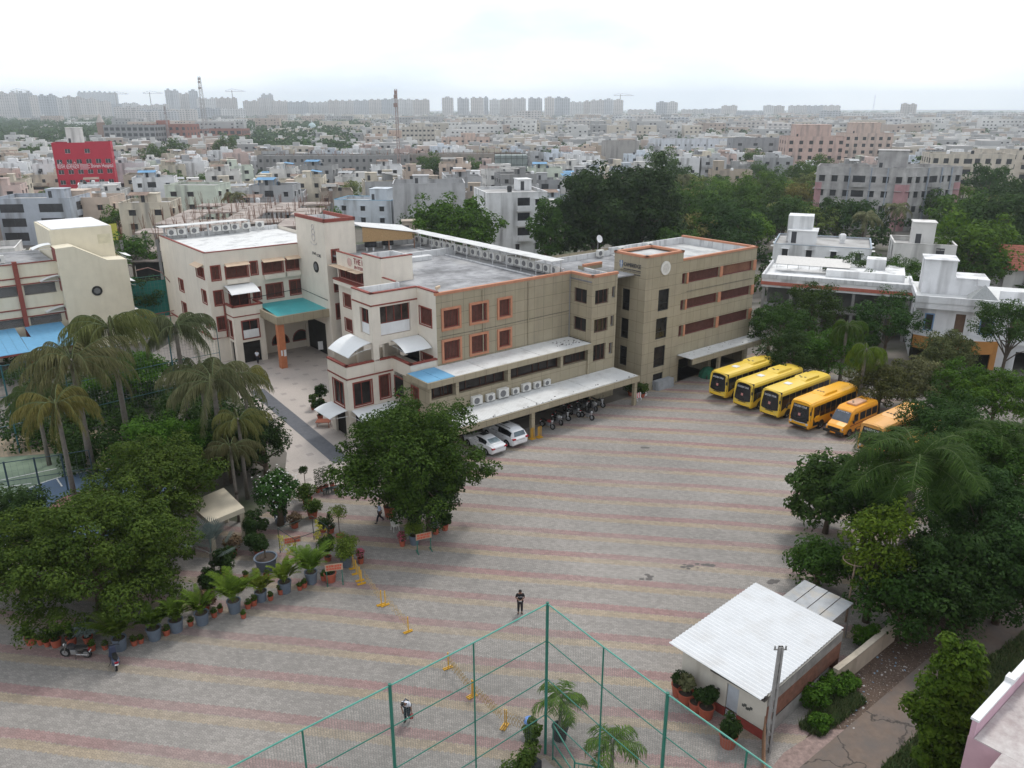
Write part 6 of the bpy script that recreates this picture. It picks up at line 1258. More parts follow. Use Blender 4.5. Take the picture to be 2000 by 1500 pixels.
# ================================================================ near structures and small things
M_green = mat('green_paint', (.025, .15, .11), .45, .12, 2); M_greenl = mat('green_paint_light', (.09, .30, .24), .45, .1, 2); M_gwire = mat('net_wire', (.16, .2, .19), .7, .1, 2)
def fence(pts, H, rails, label, big, wire=.11, m=M_green, mr=None, r=.07, wt=.0042, name='net_fence'):
    t = thing(name, label, 'fence', (pts[big[0]][0], pts[big[0]][1], 0)); o = Vector(t.location); P = [Vector((p[0]-o.x, p[1]-o.y, 0)) for p in pts]
    for i, p in enumerate(P): b = MB(); rr = r if i in big else r*.55; b.tube([p, p+Vector((0, 0, H+(.08 if i in big else 0)))], rr, 10); b.build('post', m, t)
    for a, c in zip(P[:-1], P[1:]):
        for z in rails:
            b = MB(); b.tube([a+Vector((0, 0, z)), c+Vector((0, 0, z))], .035 if z == rails[0] else .026, 6); b.build('rail', (mr or m) if z == rails[0] else m, t)
        d = c-a; n = int(d.length/wire); V = []
        for i in range(1, n): q = a+d*i/n; u = d.normalized()*wt; w = Vector((-u.y, u.x, 0)); V += [q-u, q+u, q+u+Vector((0, 0, H)), q-u+Vector((0, 0, H))]
        nz_ = int(H/wire)
        for j in range(1, nz_): z = H*j/nz_; k = Vector((0, 0, wt*.6)); A_, B2 = a+Vector((0, 0, z)), c+Vector((0, 0, z)); V += [A_-k, B2-k, B2+k, A_+k]
        npmesh('net', np.array([tuple(v) for v in V]), 4, M_gwire, t)
    return t
fence([(-17.5, 14.3), (-13.0, 18.1), (-9.9, 20.75), (-7.55, 22.75), (-4.75, 25.05), (-1.64, 27.65), (1.56, 30.39), (3.75, 27.35), (5.87, 24.55), (8.1, 21.75), (10.4, 18.8), (12.8, 15.8)], 8.5, (8.5, 6.53, 4.43, 2.36), 'tall green steel net fence corner enclosing the court in the foreground', (0, 2, 4, 6, 8, 10), mr=M_greenl)
fence([tuple(G(*p).xy) for p in ((-80, 915), (38, 885), (150, 858), (250, 832), (350, 806), (440, 785))], 8.3, (8.3, 5.5, 2.8), 'tall blue-green net fence of the sports court behind the drooping palms', (1, 2, 3, 4), wire=.3, m=mat('court_fence_blue', (.03, .11, .13), .5), wt=.008)
fence([tuple(G(*p).xy) for p in ((-60, 990), (22, 975), (80, 966), (132, 958), (185, 948))], 3.2, (3.2, 1.6), 'lower dark fence along the near side of the painted sports court', (1, 2, 3), wire=.4, m=mat('dark_fence', (.03, .06, .08), .5), wt=.007)
fence([tuple(W2(-41+a, 62+b).xy) for a, b in ((-2, 0), (4, 0), (10, 0), (16, 0))], 7.5, (7.5, 4, 1.5), 'green screened fence between the yellow and cream school buildings', (0, 1, 2, 3), wire=.5, m=M_green, wt=.01)
o = MB(); p, q = W2(-43, 62.1), W2(-25, 62.1); o.poly([tuple(p)[:2]+(1.6,), tuple(q)[:2]+(1.6,), tuple(q)[:2]+(6.8,), tuple(p)[:2]+(6.8,)]); o.poly([(p.x-.02, p.y+.03, 1.6), (p.x-.02, p.y+.03, 6.8), (q.x-.02, q.y+.03, 6.8), (q.x-.02, q.y+.03, 1.6)]); tag(o.build('shade_cloth', mat('green_shade_cloth', (.02, .16, .14), .9, .15, 1)), 'dark green shade cloth hung between the yellow and cream buildings', 'shade cloth')
# green gate by the net corner
t = thing('court_gate', 'low green metal gate standing open just inside the net corner at the bottom', 'gate', (1.9, 30.0, 0)); b = MB()
for p, q in (((0, 0, 0), (0, 0, 2.2)), ((.9, -1.6, 0), (.9, -1.6, 1.5)), ((0, 0, 2.1), (.9, -1.6, 1.5)), ((0, 0, .2), (.9, -1.6, .2)), ((0, 0, 1.1), (.9, -1.6, .8)), ((.9, -1.6, 1.4), (2.6, -2.0, 1.4)), ((2.6, -2.0, 0), (2.6, -2.0, 1.5)), ((.9, -1.6, .3), (2.6, -2.0, .3))): b.tube([p, q], .04, 6)
for i in range(1, 9): b.tube([(.9+1.7*i/9, -1.6-.4*i/9, .3), (.9+1.7*i/9, -1.6-.4*i/9, 1.4)], .015, 5)
b.build('gate_frame', M_green, t)
# guardhouse
ga, gb = Vector((9.0, 34.95, 0)), Vector((12.35, 31.25, 0)); gx = (gb-ga).normalized(); rz = math.atan2(gx.y, gx.x)
M_wall_g = mat('guardhouse_plaster', (.6, .56, .49), .85, .08, 1, stain=(1.6, .5, (.3, .26, .21))); M_brick = mat('old_brick', (.23, .11, .075), .9, .3, 3, stain=(1, .4, (.16, .12, .1)), bump=.5)
t = thing('guardhouse', 'small cream guardhouse with a bright white corrugated sheet roof beside the lane', 'guardhouse', ga, rz); wl = (gb-ga).length; dp = 7.6
b = MB(); facade(b, (0, 0), (1, 0), wl, .55, 2.62, [(2.75, 3.45, .55, 2.05)], .12); facade(b, (0, dp), (0, -1), dp, .0, 2.62); b.poly([(0, 0, 2.62), (wl, 0, 2.62), (wl, dp, 2.62), (0, dp, 2.62)]); b.build('wall', M_wall_g, t)
b = MB(); facade(b, (0, -.03), (1, 0), wl, 0, .55, [(2.75, 3.45, 0, .55)], .12); b.build('plinth', mat('maroon_plinth', (.26, .05, .04), .8, .2, 3), t)
b = MB(); facade(b, (wl, 0), (0, 1), dp, .9, 2.0); facade(b, (wl, dp), (-1, 0), wl, 0, 2.6); b.build('brick_wall', M_brick, t)
b = MB(); facade(b, (wl+.02, 0), (0, 1), dp, 2.0, 2.62); facade(b, (wl+.03, .4), (0, 1), 6, 0, .9); b.build('grey_plaster', mat('grey_plaster', (.3, .29, .27), .9, .25, 1.5), t)
b = MB(); b.box(2.78, .06, 0.02, 3.42, .11, 2.04); b.build('door', mat('grey_door', (.45, .48, .52), .5, .12, 2), t)
b = MB()
n = 116; y0, y1, x0, x1 = -.62, 7.72, -.5, 4.95; r = []
for i in range(n+1):
    s = y0+(y1-y0)*i/n; z = 2.98+.035*math.sin(i*math.pi/2)+.0*s; r.append((s, z))
for (sa, za), (sb, zb) in zip(r[:-1], r[1:]): b.poly([(x0, sa, za), (x1, sa, za-.22), (x1, sb, zb-.22), (x0, sb, zb)]); b.poly([(x0, sa, za-.015), (x0, sb, zb-.015), (x1, sb, zb-.235), (x1, sa, za-.235)])
b.build('corrugated_roof', mat('white_corrugated', (.62, .63, .64), .5, .05, .8, stain=(.8, .3, (.45, .42, .38))), t)
b = MB(); b.box(0, -.25, 2.63, wl, -.05, 2.72); b.box(1.9, -.3, 2.45, wl, -.02, 2.62); b.build('eave_strips', mat('dark_eave', (.1, .09, .08), .95, .4, 5), t)  # dark mottled strips along the eave above the front wall
b = MB(); 
for x, w in ((1.9, .5), (3.75, .55)):
    for k in range(5): b.obox((x+w*k/5, -.01, 1.25+.08*math.sin(k*2)), (.07, 0, 0), (0, .012, 0), (0, 0, .14))
b.build('worn_mark', mat('dark_mark', (.1, .1, .09), .9), t)
t2 = thing('sheet_annex', 'weathered grey sheet lean-to behind the white guardhouse roof', 'lean-to', ga, rz)
b = MB(); 
for i in range(4): b.box(.9+i*.78, 7.95, 2.35-.03*i, 1.64+i*.78, 11.0, 2.39-.03*i)
b.build('sheet_roof', mat('weathered_sheet', (.34, .35, .36), .7, .2, 1, stain=(1.2, .6, (.5, .42, .3))), t2)
for x, y in ((1.0, 8.1), (3.9, 8.1), (1.0, 10.8), (3.9, 10.8)): b = MB(); b.tube([(x, y, 0), (x, y, 2.3)], .04, 6); b.build('post', M_steel, t2)
# poles
t = thing('utility_pole', 'grey concrete utility pole with slots at the corner of the guardhouse', 'pole', G(1497, 1468)); b = MB()
b.obox((-.12, 0, 0), (.05, 0, 0), (0, .09, 0), (.08, 0, 6.1)); b.obox((.12, 0, 0), (.05, 0, 0), (0, .09, 0), (-.04, 0, 6.1))
for i in range(9): z = .3+i*.7; b.box(-.1, -.05, z, .12, .05, z+.2)
b.build('pole_body', mat('pole_concrete', (.3, .29, .28), .9, .12, 3), t); b = MB(); b.bar((-.3, 0, 5.95), (.3, 0, 5.95), .06); b.tube([(-.25, 0, 6), (-.25, 0, 6.15)], .04, 6); b.tube([(.25, 0, 6), (.25, 0, 6.15)], .04, 6); b.build('crossarm', M_steel, t)
t = thing('ring_mast', 'thin rusty lamp mast with a wheel-shaped ring near its top beside the guardhouse', 'lamp mast', G(1650, 1215)); b = MB(); b.tube([(0, 0, 0), (.05, 0, 4.9)], .06, 8); b.tube([(.12, .1, 0), (.12, .1, 4.2)], .015, 5); b.build('mast', mat('rusty_mast', (.27, .2, .15), .8, .25, 4), t)
b = MB(); b.tube([(.05+.72*math.cos(k*math.pi/14), .72*math.sin(k*math.pi/14), 4.35) for k in range(29)], .03, 5)
for k in range(3): a = k*math.pi/3; b.tube([(.05+.7*math.cos(a), .7*math.sin(a), 4.35), (.05-.7*math.cos(a), -.7*math.sin(a), 4.35)], .022, 5)
b.build('ring', MATS['rusty_mast'], t); b = MB(); b.lathe([(0, 4.9), (.09, 5.0), (.11, 5.15), (0, 5.35)], 8); b.build('lamp', M_white, t)
t = thing('rusty_grille_fence', 'rust-brown slatted metal fence between the guardhouse corner and the bottom edge', 'fence', G(1488, 1442)); p0 = Vector((0, 0, 0)); p1 = Vector((-1.6, -5.2, 0)); b = MB()
for i in range(44): q = p0+(p1-p0)*i/44; b.bar(q, q+Vector((0, 0, 1.45)), .045)
b.bar(p0+Vector((0, 0, 1.4)), p1+Vector((0, 0, 1.4)), .05); b.bar(p0+Vector((0, 0, .2)), p1+Vector((0, 0, .2)), .05); b.build('slats', mat('rust_slats', (.26, .15, .09), .8, .2, 3), t)
# boundary wall
M_bw = mat('boundary_plaster', (.52, .45, .35), .9, .12, 1, stain=(1, .6, (.16, .12, .09)))
t = thing('boundary_wall', 'stained cream boundary wall between the tree belt and the concrete lane', 'wall', (16.5, 34.3, 0)); b = MB(); W_ = [(17.2, 34.9), (18.6, 36.0), (24.8, 41.1), (31.9, 47.2), (41, 57), (49, 70)]
for a, c in zip(W_[:-1], W_[1:]): A_, B2 = Vector((a[0]-16.5, a[1]-34.3, 0)), Vector((c[0]-16.5, c[1]-34.3, 0)); d = B2-A_; b.obox((A_+B2)/2, d/2, Vector((-d.y, d.x, 0)).normalized()*.11, (0, 0, 1.2))
b.build('wall', M_bw, t); b = MB()
for a, c in zip(W_[:-1], W_[1:]): A_, B2 = Vector((a[0]-16.5, a[1]-34.3, 1.202)), Vector((c[0]-16.5, c[1]-34.3, 1.202)); d = B2-A_; b.obox((A_+B2)/2, d/2, Vector((-d.y, d.x, 0)).normalized()*.16, (0, 0, .1))
b.build('coping', mat('wall_cap', (.42, .37, .3), .9, .2, 2), t)
rng_ = np.random.default_rng(15)
for i, (px, py, c, h) in enumerate(((1590, 1385, .9, 1.6), (1625, 1355, .8, 1.3), (1655, 1345, .7, 1.0), (1600, 1420, .7, .8), (1690, 1265, .9, 1.8))):
    o = shrub(['tall leafy bush against the brick side of the guardhouse', 'leafy bush halfway along the brick side of the guardhouse', 'low bush by the end of the boundary wall', 'low weeds bush nearest the utility pole', 'bush leaning over the boundary wall behind the ring mast'][i], 0, 0, c, h, 500+i, M_leaf, name='bush', cat='bush', size=.18, n=1300); o.location = G(px, py); o.children[0].color = (.9, 1.2, .7, 1)
b = MB()
for k in range(130):
    f = rng_.uniform(0, 1); p = G(1600+f*250, 1400-f*190); x, y = p.x+rng_.uniform(-1.3, 1.3), p.y+rng_.uniform(-1.3, 1.3); s_ = rng_.uniform(.02, .07); a = rng_.uniform(0, 3); b.m = int(rng_.integers(0, 3)); b.obox((x, y, .01), (s_*math.cos(a), s_*math.sin(a), 0), (-s_*.6*math.sin(a), s_*.6*math.cos(a), .01), (0, 0, s_*.5))
tag(b.build('litter', [mat('litter_pale', (.4, .38, .36), .9), mat('litter_brown', (.2, .13, .09), .9), mat('litter_blue', (.2, .3, .4), .8)]), 'scattered litter and rubble on the dirt strip beside the boundary wall', 'litter', kind='stuff')
# pink parapet terrace at the bottom right
zt = 6.6; c0, c1 = G(1898, 1400, zt+.9), G(2010, 1278, zt+.9); d = (c1-c0); d.z = 0; d.normalize(); pr_ = Vector((d.y, -d.x, 0)); t = thing('terrace_house', 'house at the bottom right corner with a stained terrace behind a white-topped pink parapet', 'house', (c0.x, c0.y, 0), math.atan2(d.y, d.x))
b = MB(); b.box(0, -9, 0, 14, 0, zt); b.box(-1.6, -9, 0, -.001, -1.2, zt-.01); b.build('wall', mat('pink_wall', (.52, .34, .38), .85, .1, 1), t)
b = MB(); b.box(.0, -9, zt+.003, 14, -.22, zt+.05); b.box(-1.6, -9, zt-.005, -.002, -1.2, zt+.045); b.build('terrace_floor', mat('stained_terrace', (.36, .31, .30), .9, .2, .8, extra=lambda n, t, c: _mix(n, _ramp(n, _noise(n, t.outputs['Object'], .7, 7, .75), .4, .62), c, (.55, .52, .5))), t)
b = MB(); b.box(0, -.2, zt+.003, 14, -.02, zt+.8); b.build('parapet', mat('pink_parapet', (.55, .36, .42), .85, .1, 1, stain=(2, .3, (.3, .2, .24))), t)
b = MB(); b.box(-.03, -.26, zt+.8, 14, .04, zt+.9); b.box(3.2, -.3, zt+.9, 3.6, .05, zt+1.1); b.build('coping', M_white, t)
b = MB(); b.obox((2.2, -2.2, zt+.052), (.16, .05, 0), (-.03, .08, 0), (0, 0, .12)); b.build('brick', mat('dark_brick', (.06, .03, .03), .9), t)
# small cream canopy in the garden
t = thing('garden_canopy', 'low flat cream concrete canopy among the shrubs beside the big front trees', 'canopy', G(440, 1035)); o = t.location; q = [G(*p, 2.7) for p in ((436, 953), (476, 992), (408, 1020), (366, 983))]
b = MB(); L_q = [(v.x-o.x, v.y-o.y) for v in q][::-1]; area = sum(L_q[i][0]*L_q[(i+1) % 4][1]-L_q[(i+1) % 4][0]*L_q[i][1] for i in range(4)); L_q = L_q if area > 0 else L_q[::-1]
b.prism(L_q, 2.35, 2.72); b.build('slab', mat('cream_slab', (.5, .44, .34), .85, .08, 1), t)
cx, cy = sum(p[0] for p in L_q)/4, sum(p[1] for p in L_q)/4
for p in L_q: b = MB(); x, y = cx+(p[0]-cx)*.88, cy+(p[1]-cy)*.88; b.box(x-.12, y-.12, 0, x+.12, y+.12, 2.349); b.build('post', MATS['cream_slab'], t)
b = MB(); b.obox((1.0, .4, 2.722), (.1, 0, 0), (0, .1, 0), (0, 0, .2)); b.build('lamp_stub', M_soil, t)
# hanging plant rack
t = thing('plant_rack', 'dark metal frame rack with yellow-green hanging plants and an orange board', 'plant rack', G(580, 1102)); o = t.location; B4 = [Vector((x-o.x, y-o.y, 0)) for x, y in ((-16.35, 48.81), (-14.78, 47.34), (-12.9, 49.0), (-14.4, 50.6))]; b = MB()
for i in range(4): b.tube([B4[i], B4[i]+Vector((0, 0, 1.95))], .03, 6); b.tube([B4[i]+Vector((0, 0, 1.95)), B4[(i+1) % 4]+Vector((0, 0, 1.95))], .025, 6)
b.build('frame', mat('dark_frame', (.03, .045, .04), .6), t); rng = np.random.default_rng(3)
for a, c in ((0, 1), (3, 2)):
    C = np.array([tuple(B4[a]+(B4[c]-B4[a])*f+Vector((0, 0, z))) for f, z in zip(rng.uniform(0, 1, 22), rng.uniform(.3, 1.8, 22))]); npmesh('hanging_plants', cloud(rng, C, .16, 26, .11, 1, .5, .6), 4, M_yfl, t)
M_sboard = mat('tan_board', (.42, .27, .19), .7, .1, 3); M_sred = mat('red_print', (.5, .09, .05), .7, .1, 5)
def sign(loc, rz, label, legs=True, z=1.0, w=1.15, h=.48):
    t = thing('signboard', label, 'sign', loc, rz); b = MB(); b.box(-w/2, -.015, z, w/2, .015, z+h); b.build('board', M_sboard, t); b = MB(); r = random.Random(int(loc[0]*10))
    for row in range(2):
        x = -w/2+.09
        while x < w/2-.14: l = r.uniform(.05, .16); b.box(x, -.022, z+h*(.56-.42*row), x+l, -.0165, z+h*(.88-.42*row)); x += l+.03
    b.build('red_lettering', M_sred, t)
    if legs:
        for x in (-w/2+.08, w/2-.08): b = MB(); b.bar((x, .03, 0), (x, .03, z+h), .05); b.bar((x, -.3, .03), (x, .35, .03), .06); b.build('leg', M_green, t)
    return t
sign(G(654, 1140), R(14), 'tan and red signboard on green legs, lower one, at the yellow barriers'); sign(G(828, 1077), R(24), 'tan and red signboard on green legs beside the pots under the yard tree'); sign((-15.05, 47.6, 0), R(22), 'tan and red signboard hung high on the plant rack', False, 1.5)
# yellow folding barriers
M_ylw = mat('yellow_paint', (.62, .34, .03), .55, .12, 4)
def barrier(label, p, q, posts, n=8, scis=True):
    t = thing('folding_barrier', label, 'barrier', p); D = q-p; d = D.normalized() if D.length > 0 else Vector((1, 0, 0)); s = Vector((-d.y, d.x, 0)); k = 0
    for f in posts:
        c = D*f; b = MB(); b.bar(c, c+Vector((0, 0, 1.12)), .055); b.build('upright', M_ylw, t); b = MB(); b.bar(c-s*.28+Vector((0, 0, .05)), c+s*.28+Vector((0, 0, .05)), .055); b.bar(c-s*.3-d*.12+Vector((0, 0, .05)), c+s*.3-d*.12+Vector((0, 0, .05)), .05); b.build('foot', M_ylw, t)
    if scis:
        b = MB()
        for i in range(n):
            a, c = D*(i/n), D*((i+1)/n)
            for (z0, z1) in ((.25, .75), (.6, 1.0)): b.bar(a+Vector((0, 0, z0)), c+Vector((0, 0, z1)), .016); b.bar(a+Vector((0, 0, z1)), c+Vector((0, 0, z0)), .016)
        b.build('scissor_bars', mat('yellow_faded', (.4, .27, .1), .7), t)
    t['group'] = 'yellow folding barriers in the yard'
barrier('yellow folding barrier closest to the planted tubs, almost folded', G(690, 1112), G(706, 1142), (0, .35, .8, 1), 12); barrier('yellow folding barrier second from the tubs, stretched towards a lone upright', G(712, 1140), G(745, 1184), (.98,), 5); barrier('yellow folding barrier in the open yard with one upright at its right end', G(752, 1184), G(797, 1236), (0, 1), 6)
barrier('yellow folding barrier seen through the green net, farthest section', G(875, 1307), G(918, 1360), (0,), 10); barrier('yellow folding barrier seen through the green net, middle section', G(921, 1361), G(980, 1416), (0, .04), 11); barrier('yellow folding barrier seen through the green net, section ending at the blue bin', G(985, 1420), G(1030, 1436), (0, .08), 8)
for px, py, w in ((1036, 858, 'left of the canopy pillar beside the taller white car'), (1050, 855, 'right of the canopy pillar')): barrier('folded yellow barrier standing '+w, G(px, py), G(px+6, py-2), (0, .3, .6, 1), 2, False)
# chair
t = thing('plastic_chair', 'white plastic armchair beside the plants under the yard tree', 'chair', G(771, 1036), R(35)); M_pl = mat('white_plastic', (.62, .6, .57), .45, .05, 3)
b = MB(); b.box(-.22, -.22, .42, .22, .22, .45); b.build('seat', M_pl, t); b = MB(); b.poly([(-.22, .22, .45), (.22, .22, .45), (.2, .3, .85), (-.2, .3, .85)]); b.poly([(-.22, .24, .45), (-.2, .32, .85), (.2, .32, .85), (.22, .24, .45)]); b.build('backrest', M_pl, t)
for x, y in ((-.2, -.2), (.2, -.2), (-.2, .2), (.2, .2)): b = MB(); b.tube([(x*1.15, y*1.15, 0), (x, y, .42)], .025, 6); b.build('leg', M_pl, t)
for s in (1, -1): b = MB(); b.tube([(s*.24, .24, .66), (s*.26, -.15, .66), (s*.24, -.22, .44)], .022, 6); b.build('armrest', M_pl, t)
t = thing('waste_bin', 'blue lidded bin seen through the net beside the trough planter', 'bin', G(1033, 1432)); b = MB(); b.lathe([(0, 0), (.2, 0), (.27, .7), (.27, .75), (0, .75)], 14); b.build('bin_body', mat('blue_plastic', (.06, .16, .42), .5, .1, 3), t); b = MB(); b.lathe([(.29, .755), (.24, .88), (0, .95)], 14); b.build('lid', mat('blue_lid', (.14, .27, .6), .5, .1, 3), t)
# boards and bits by the stair tower
t = thing('board_stack', 'stack of grey boards leaning against the foot of the stair tower', 'board stack', W2(-3.9, -.9), YAW); b = MB()
for i in range(6): b.obox((1.35+.06*(i % 3), .72-i*.12, 0), (1.3, 0, 0), (0, .035, 0), (.02*i, .18, 1.0+.03*(i % 2)))
b.build('boards', mat('grey_board', (.27, .28, .29), .7, .15, 1.5), t)
t = thing('board_stack', 'small leaning white panel and sticks at the near corner of the stair tower', 'panels', W2(-6.6, -1.0), YAW); b = MB(); b.obox((.6, 0, 0), (.4, .1, 0), (0, .02, 0), (.05, .35, .75)); b.build('white_panel', mat('pale_panel', (.5, .5, .5), .7, .1, 2), t); b = MB(); b.bar((.9, .1, 0), (.7, .5, 1.5), .05); b.bar((.2, .1, 0), (.4, .5, 1.2), .04); b.build('sticks', M_bam, t)
t = thing('road_marker', 'small red and white striped barrier at the foot of the stair tower', 'barrier', W2(-7.6, -1.4), YAW); b = MB()
for i in range(5): b.m = i % 2; b.box(-.35+.14*i, -.05, .3, -.35+.14*(i+1), .05, .85)
b.m = 0; b.box(-.3, -.2, 0, -.22, .2, .3); b.box(.22, -.2, 0, .3, .2, .3); b.build('panel', [M_white, mat('red_stripes', (.5, .05, .05), .6)], t)
t = thing('cloth_heap', 'dark green cloth heap under the right-hand canopy behind the buses', 'cloth', W2(4.6, -1.0), YAW); rng = np.random.default_rng(4); b = MB(); b.lathe([(1.1, 0), (1.0, .5), (.6, 1.0), (.1, 1.25)], 10); b.build('cloth', mat('green_cloth', (.02, .12, .07), .9, .3, 3), t)
t = thing('plant_stand', 'rust-brown metal stand under the potted shrubs at the cream corner', 'stand', G(632, 832)); b = MB()
for x, y in ((-.6, -.3), (.6, -.5), (-.6, .4), (.6, .3)): b.bar((x, y, 0), (x, y, .55), .05)
b.box(-.7, -.55, .55, .7, .45, .6); b.build('frame', mat('rust_stand', (.3, .1, .06), .8), t)
for i, (px, py) in enumerate(((636, 966), (642, 964), (652, 962), (664, 958))):
    t = thing('plant_stool', ['first', 'second', 'third', 'fourth'][i]+' small dark trestle from the left below the clipped columns', 'trestle', G(px, py), R(20), 'trestles at the court edge'); b = MB()
    for x, y in ((-.2, -.15), (.2, -.15), (-.2, .15), (.2, .15)): b.bar((x, y, 0), (x, y, .45), .03)
    b.box(-.25, -.2, .45, .25, .2, .48); b.build('frame', MATS['dark_frame'], t)
t = thing('notice_stand', 'white notice board standing in the shade at the porch entrance', 'notice board', G(628, 690), R(20)); b = MB(); b.box(-.4, -.02, .5, .4, .02, 1.6); b.build('board', M_white, t); b = MB(); b.bar((-.35, 0, 0), (-.35, 0, .5), .04); b.bar((.35, 0, 0), (.35, 0, .5), .04); b.build('leg', M_steel, t)
t = thing('arched_gate', 'curved rust-red pipe arch and rail between the yellow and cream buildings', 'gate arch', W2(-40.5, 56)); b = MB(); u = AX
b.tube([Vector((0, 0, 9.6))+u*(-1.5), Vector((0, 0, 9.8))+u*0, Vector((0, 0, 9.0))+u*1.6, Vector((0, 0, 7.4))+u*2.6, Vector((0, 0, 5))+u*3.0], .07, 6); b.tube([u*3.0, u*3.0+Vector((0, 0, 6))], .22, 8); b.build('arch', mat('rust_arch', (.26, .15, .13), .8, .2, 3), t)
b = MB(); b.tube([u*(-3)+Vector((0, 0, 3.4)), u*2.8+Vector((0, 0, 3.6))], .05, 6); b.tube([u*(-3)+Vector((0, 0, 2.8)), u*2.8+Vector((0, 0, 3.0))], .05, 6)
for i in range(9): b.bar(u*(-3+i*.7)+Vector((0, 0, 2.8)), u*(-3+i*.7)+Vector((0, 0, 3.45)), .04)
b.build('rail', M_maroon, t)
# ================================================================ the town
def plaster(name, base=None, amt=.75, dark=(.16, .155, .15)):
    return mat(name, base or (.5, .5, .5), .85, .1, .5, stain=(.55, amt, dark), objcol=base is None)
M_pl1 = plaster('town_plaster'); M_win = mat('town_window', (.035, .035, .04), .3, .5, .6, spec=.4); M_conc = mat('raw_concrete', (.26, .25, .24), .9, .2, .5, stain=(.5, .5, (.1, .1, .1)))
def ex_rooft(n, t, c):
    o = t.outputs['Object']; return _mix(n, _ramp(n, _noise(n, o, .25, 6, .7), .4, .65), c, (.24, .23, .22))
M_rooft = mat('town_roof', (.46, .45, .44), .9, .15, 1, extra=ex_rooft); M_rail = mat('dark_rail', (.05, .05, .055), .6)
CN = {'white': (.70, .70, .70), 'off-white': (.60, .585, .56), 'cream': (.57, .51, .41), 'pale grey': (.42, .42, .425), 'grey': (.33, .325, .32), 'pale blue': (.52, .56, .61), 'peach': (.56, .45, .37), 'pale pink': (.52, .40, .36), 'pale green': (.55, .59, .50), 'beige': (.42, .35, .28), 'blue-grey': (.40, .43, .48)}
def bld(label, cat, loc, w, d, nf, rz=0., col=(.6, .6, .6), fh=3.1, wins=None, sidewins=True, ww=1.3, wh=1.25, cols=3, room=None, tanks=(), shade=True, par=.9, m=None, balcony=(), door=False, group=None, trim=None, wm=None, parts=True, skip=(), z0w=1.0, plain=(), frame=None, arch=False, name='house'):
    t = thing(name, label, cat, loc, rz, group); m = m or M_pl1; H = nf*fh; dep = .18
    F = [((0, 0), (1, 0), w, 'front'), ((w, 0), (0, 1), d, 'right'), ((w, d), (-1, 0), w, 'back'), ((0, d), (0, -1), d, 'left')]; b = MB(); W_ = []
    for p0, u, L, nm in F:
        ops = []; n = cols if nm in ('front', 'back') else max(1, int(cols*d/w+.3))
        if nm != 'back' and nm not in plain:
            for f in range(nf):
                for i in range(n):
                    if (nm, f, i) in skip: continue
                    c = L*(i+.5)/n; k = ww/2; ops.append((c-k, c+k, f*fh+z0w, f*fh+z0w+wh))
            for (bn, f, a0, a1) in balcony:
                if bn == nm: ops = [o for o in ops if not (o[2] > f*fh-.1 and o[2] < (f+1)*fh and o[1] > a0-.1 and o[0] < a1+.1)]+[(a0, a1, f*fh+.95, f*fh+2.6)]
        facade(b, p0, u, L, 0, H+par, ops, dep)
        W_ += [(p0, u, o, nm) for o in ops]
    b.build('wall', m, t)['tint'] = 1
    b = MB(); b.box(.15, .15, H-.05, w-.15, d-.15, H+.08); b.box(.18, .18, .1, w-.18, d-.18, .2); b.build('roof', M_rooft, t)
    b = MB()
    for s0, s1, q0, q1 in ((-.06, w+.06, -.06, .2), (-.06, w+.06, d-.2, d+.06)): b.box(s0, q0, H+par, s1, q1, H+par+.08)
    b.box(-.06, .2, H+par, .2, d-.2, H+par+.08); b.box(w-.2, .2, H+par, w+.06, d-.2, H+par+.08)
    b.build('parapet_cap', trim or m, t)['tint'] = 1
    for p0, u, o, nm in W_:
        nx, ny = u[1], -u[0]; P = lambda s, z, k=0: (p0[0]+u[0]*s-nx*k, p0[1]+u[1]*s-ny*k, z); g = MB(); g.poly([P(o[0], o[2], dep-.003), P(o[1], o[2], dep-.003), P(o[1], o[3], dep-.003), P(o[0], o[3], dep-.003)])
        g.m = 1
        for f in (0, .5, 1): s = o[0]+(o[1]-o[0])*f; g.bar(P(s, o[2], dep-.06), P(s, o[3], dep-.06), .06)
        g.bar(P(o[0], o[2]+.02, dep-.06), P(o[1], o[2]+.02, dep-.06), .06)
        q = g.build('window', [wm or M_win, frame or M_rail], t)
        if shade and o[3]-o[2] < 1.6: s = MB(); c = (o[0]+o[1])/2; s.obox(P(c, o[3]+.1, -.28), (u[0]*((o[1]-o[0])/2+.2), u[1]*((o[1]-o[0])/2+.2), 0), (nx*.28, ny*.28, 0), (0, 0, .07)); q2 = s.build('shade', m, q); q2['tint'] = 1
    for (bn, f, a0, a1) in balcony:
        p0, u, L, nm = [x for x in F if x[3] == bn][0]; nx, ny = u[1], -u[0]; z = f*fh; c = (a0+a1)/2; h = (a1-a0)/2+.2; s = MB(); s.obox((p0[0]+u[0]*c+nx*.55, p0[1]+u[1]*c+ny*.55, z-.12), (u[0]*h, u[1]*h, 0), (nx*.55, ny*.55, 0), (0, 0, .15))
        s.obox((p0[0]+u[0]*c+nx*1.05, p0[1]+u[1]*c+ny*1.05, z+.031), (u[0]*h, u[1]*h, 0), (nx*.05, ny*.05, 0), (0, 0, .85)); s.build('balcony', m, t)['tint'] = 1
    if room:
        x0, y0, x1, y1, hh = room; s = MB(); s.box(x0, y0, H+.085, x1, y1, H+hh); s.box(x0-.15, y0-.15, H+hh, x1+.15, y1+.15, H+hh+.14); s.build('stair_room', m, t)['tint'] = 1
        s = MB(); s.box(x0+.5, y0-.02, H+.2, x0+1.3, y0+.05, H+2.1); s.build('roof_door', M_rail, t)
    for (x, y, c) in tanks:
        s = MB(); s.lathe([(0, .5), (.55, .5), (.55, 1.3), (.35, 1.5), (0, 1.52)], 10, (x, y, H+.1)); s.box(x-.4, y-.4, H+.1, x+.4, y+.4, H+.58); s.build('water_tank', M_tank if c == 'b' else M_white, t)
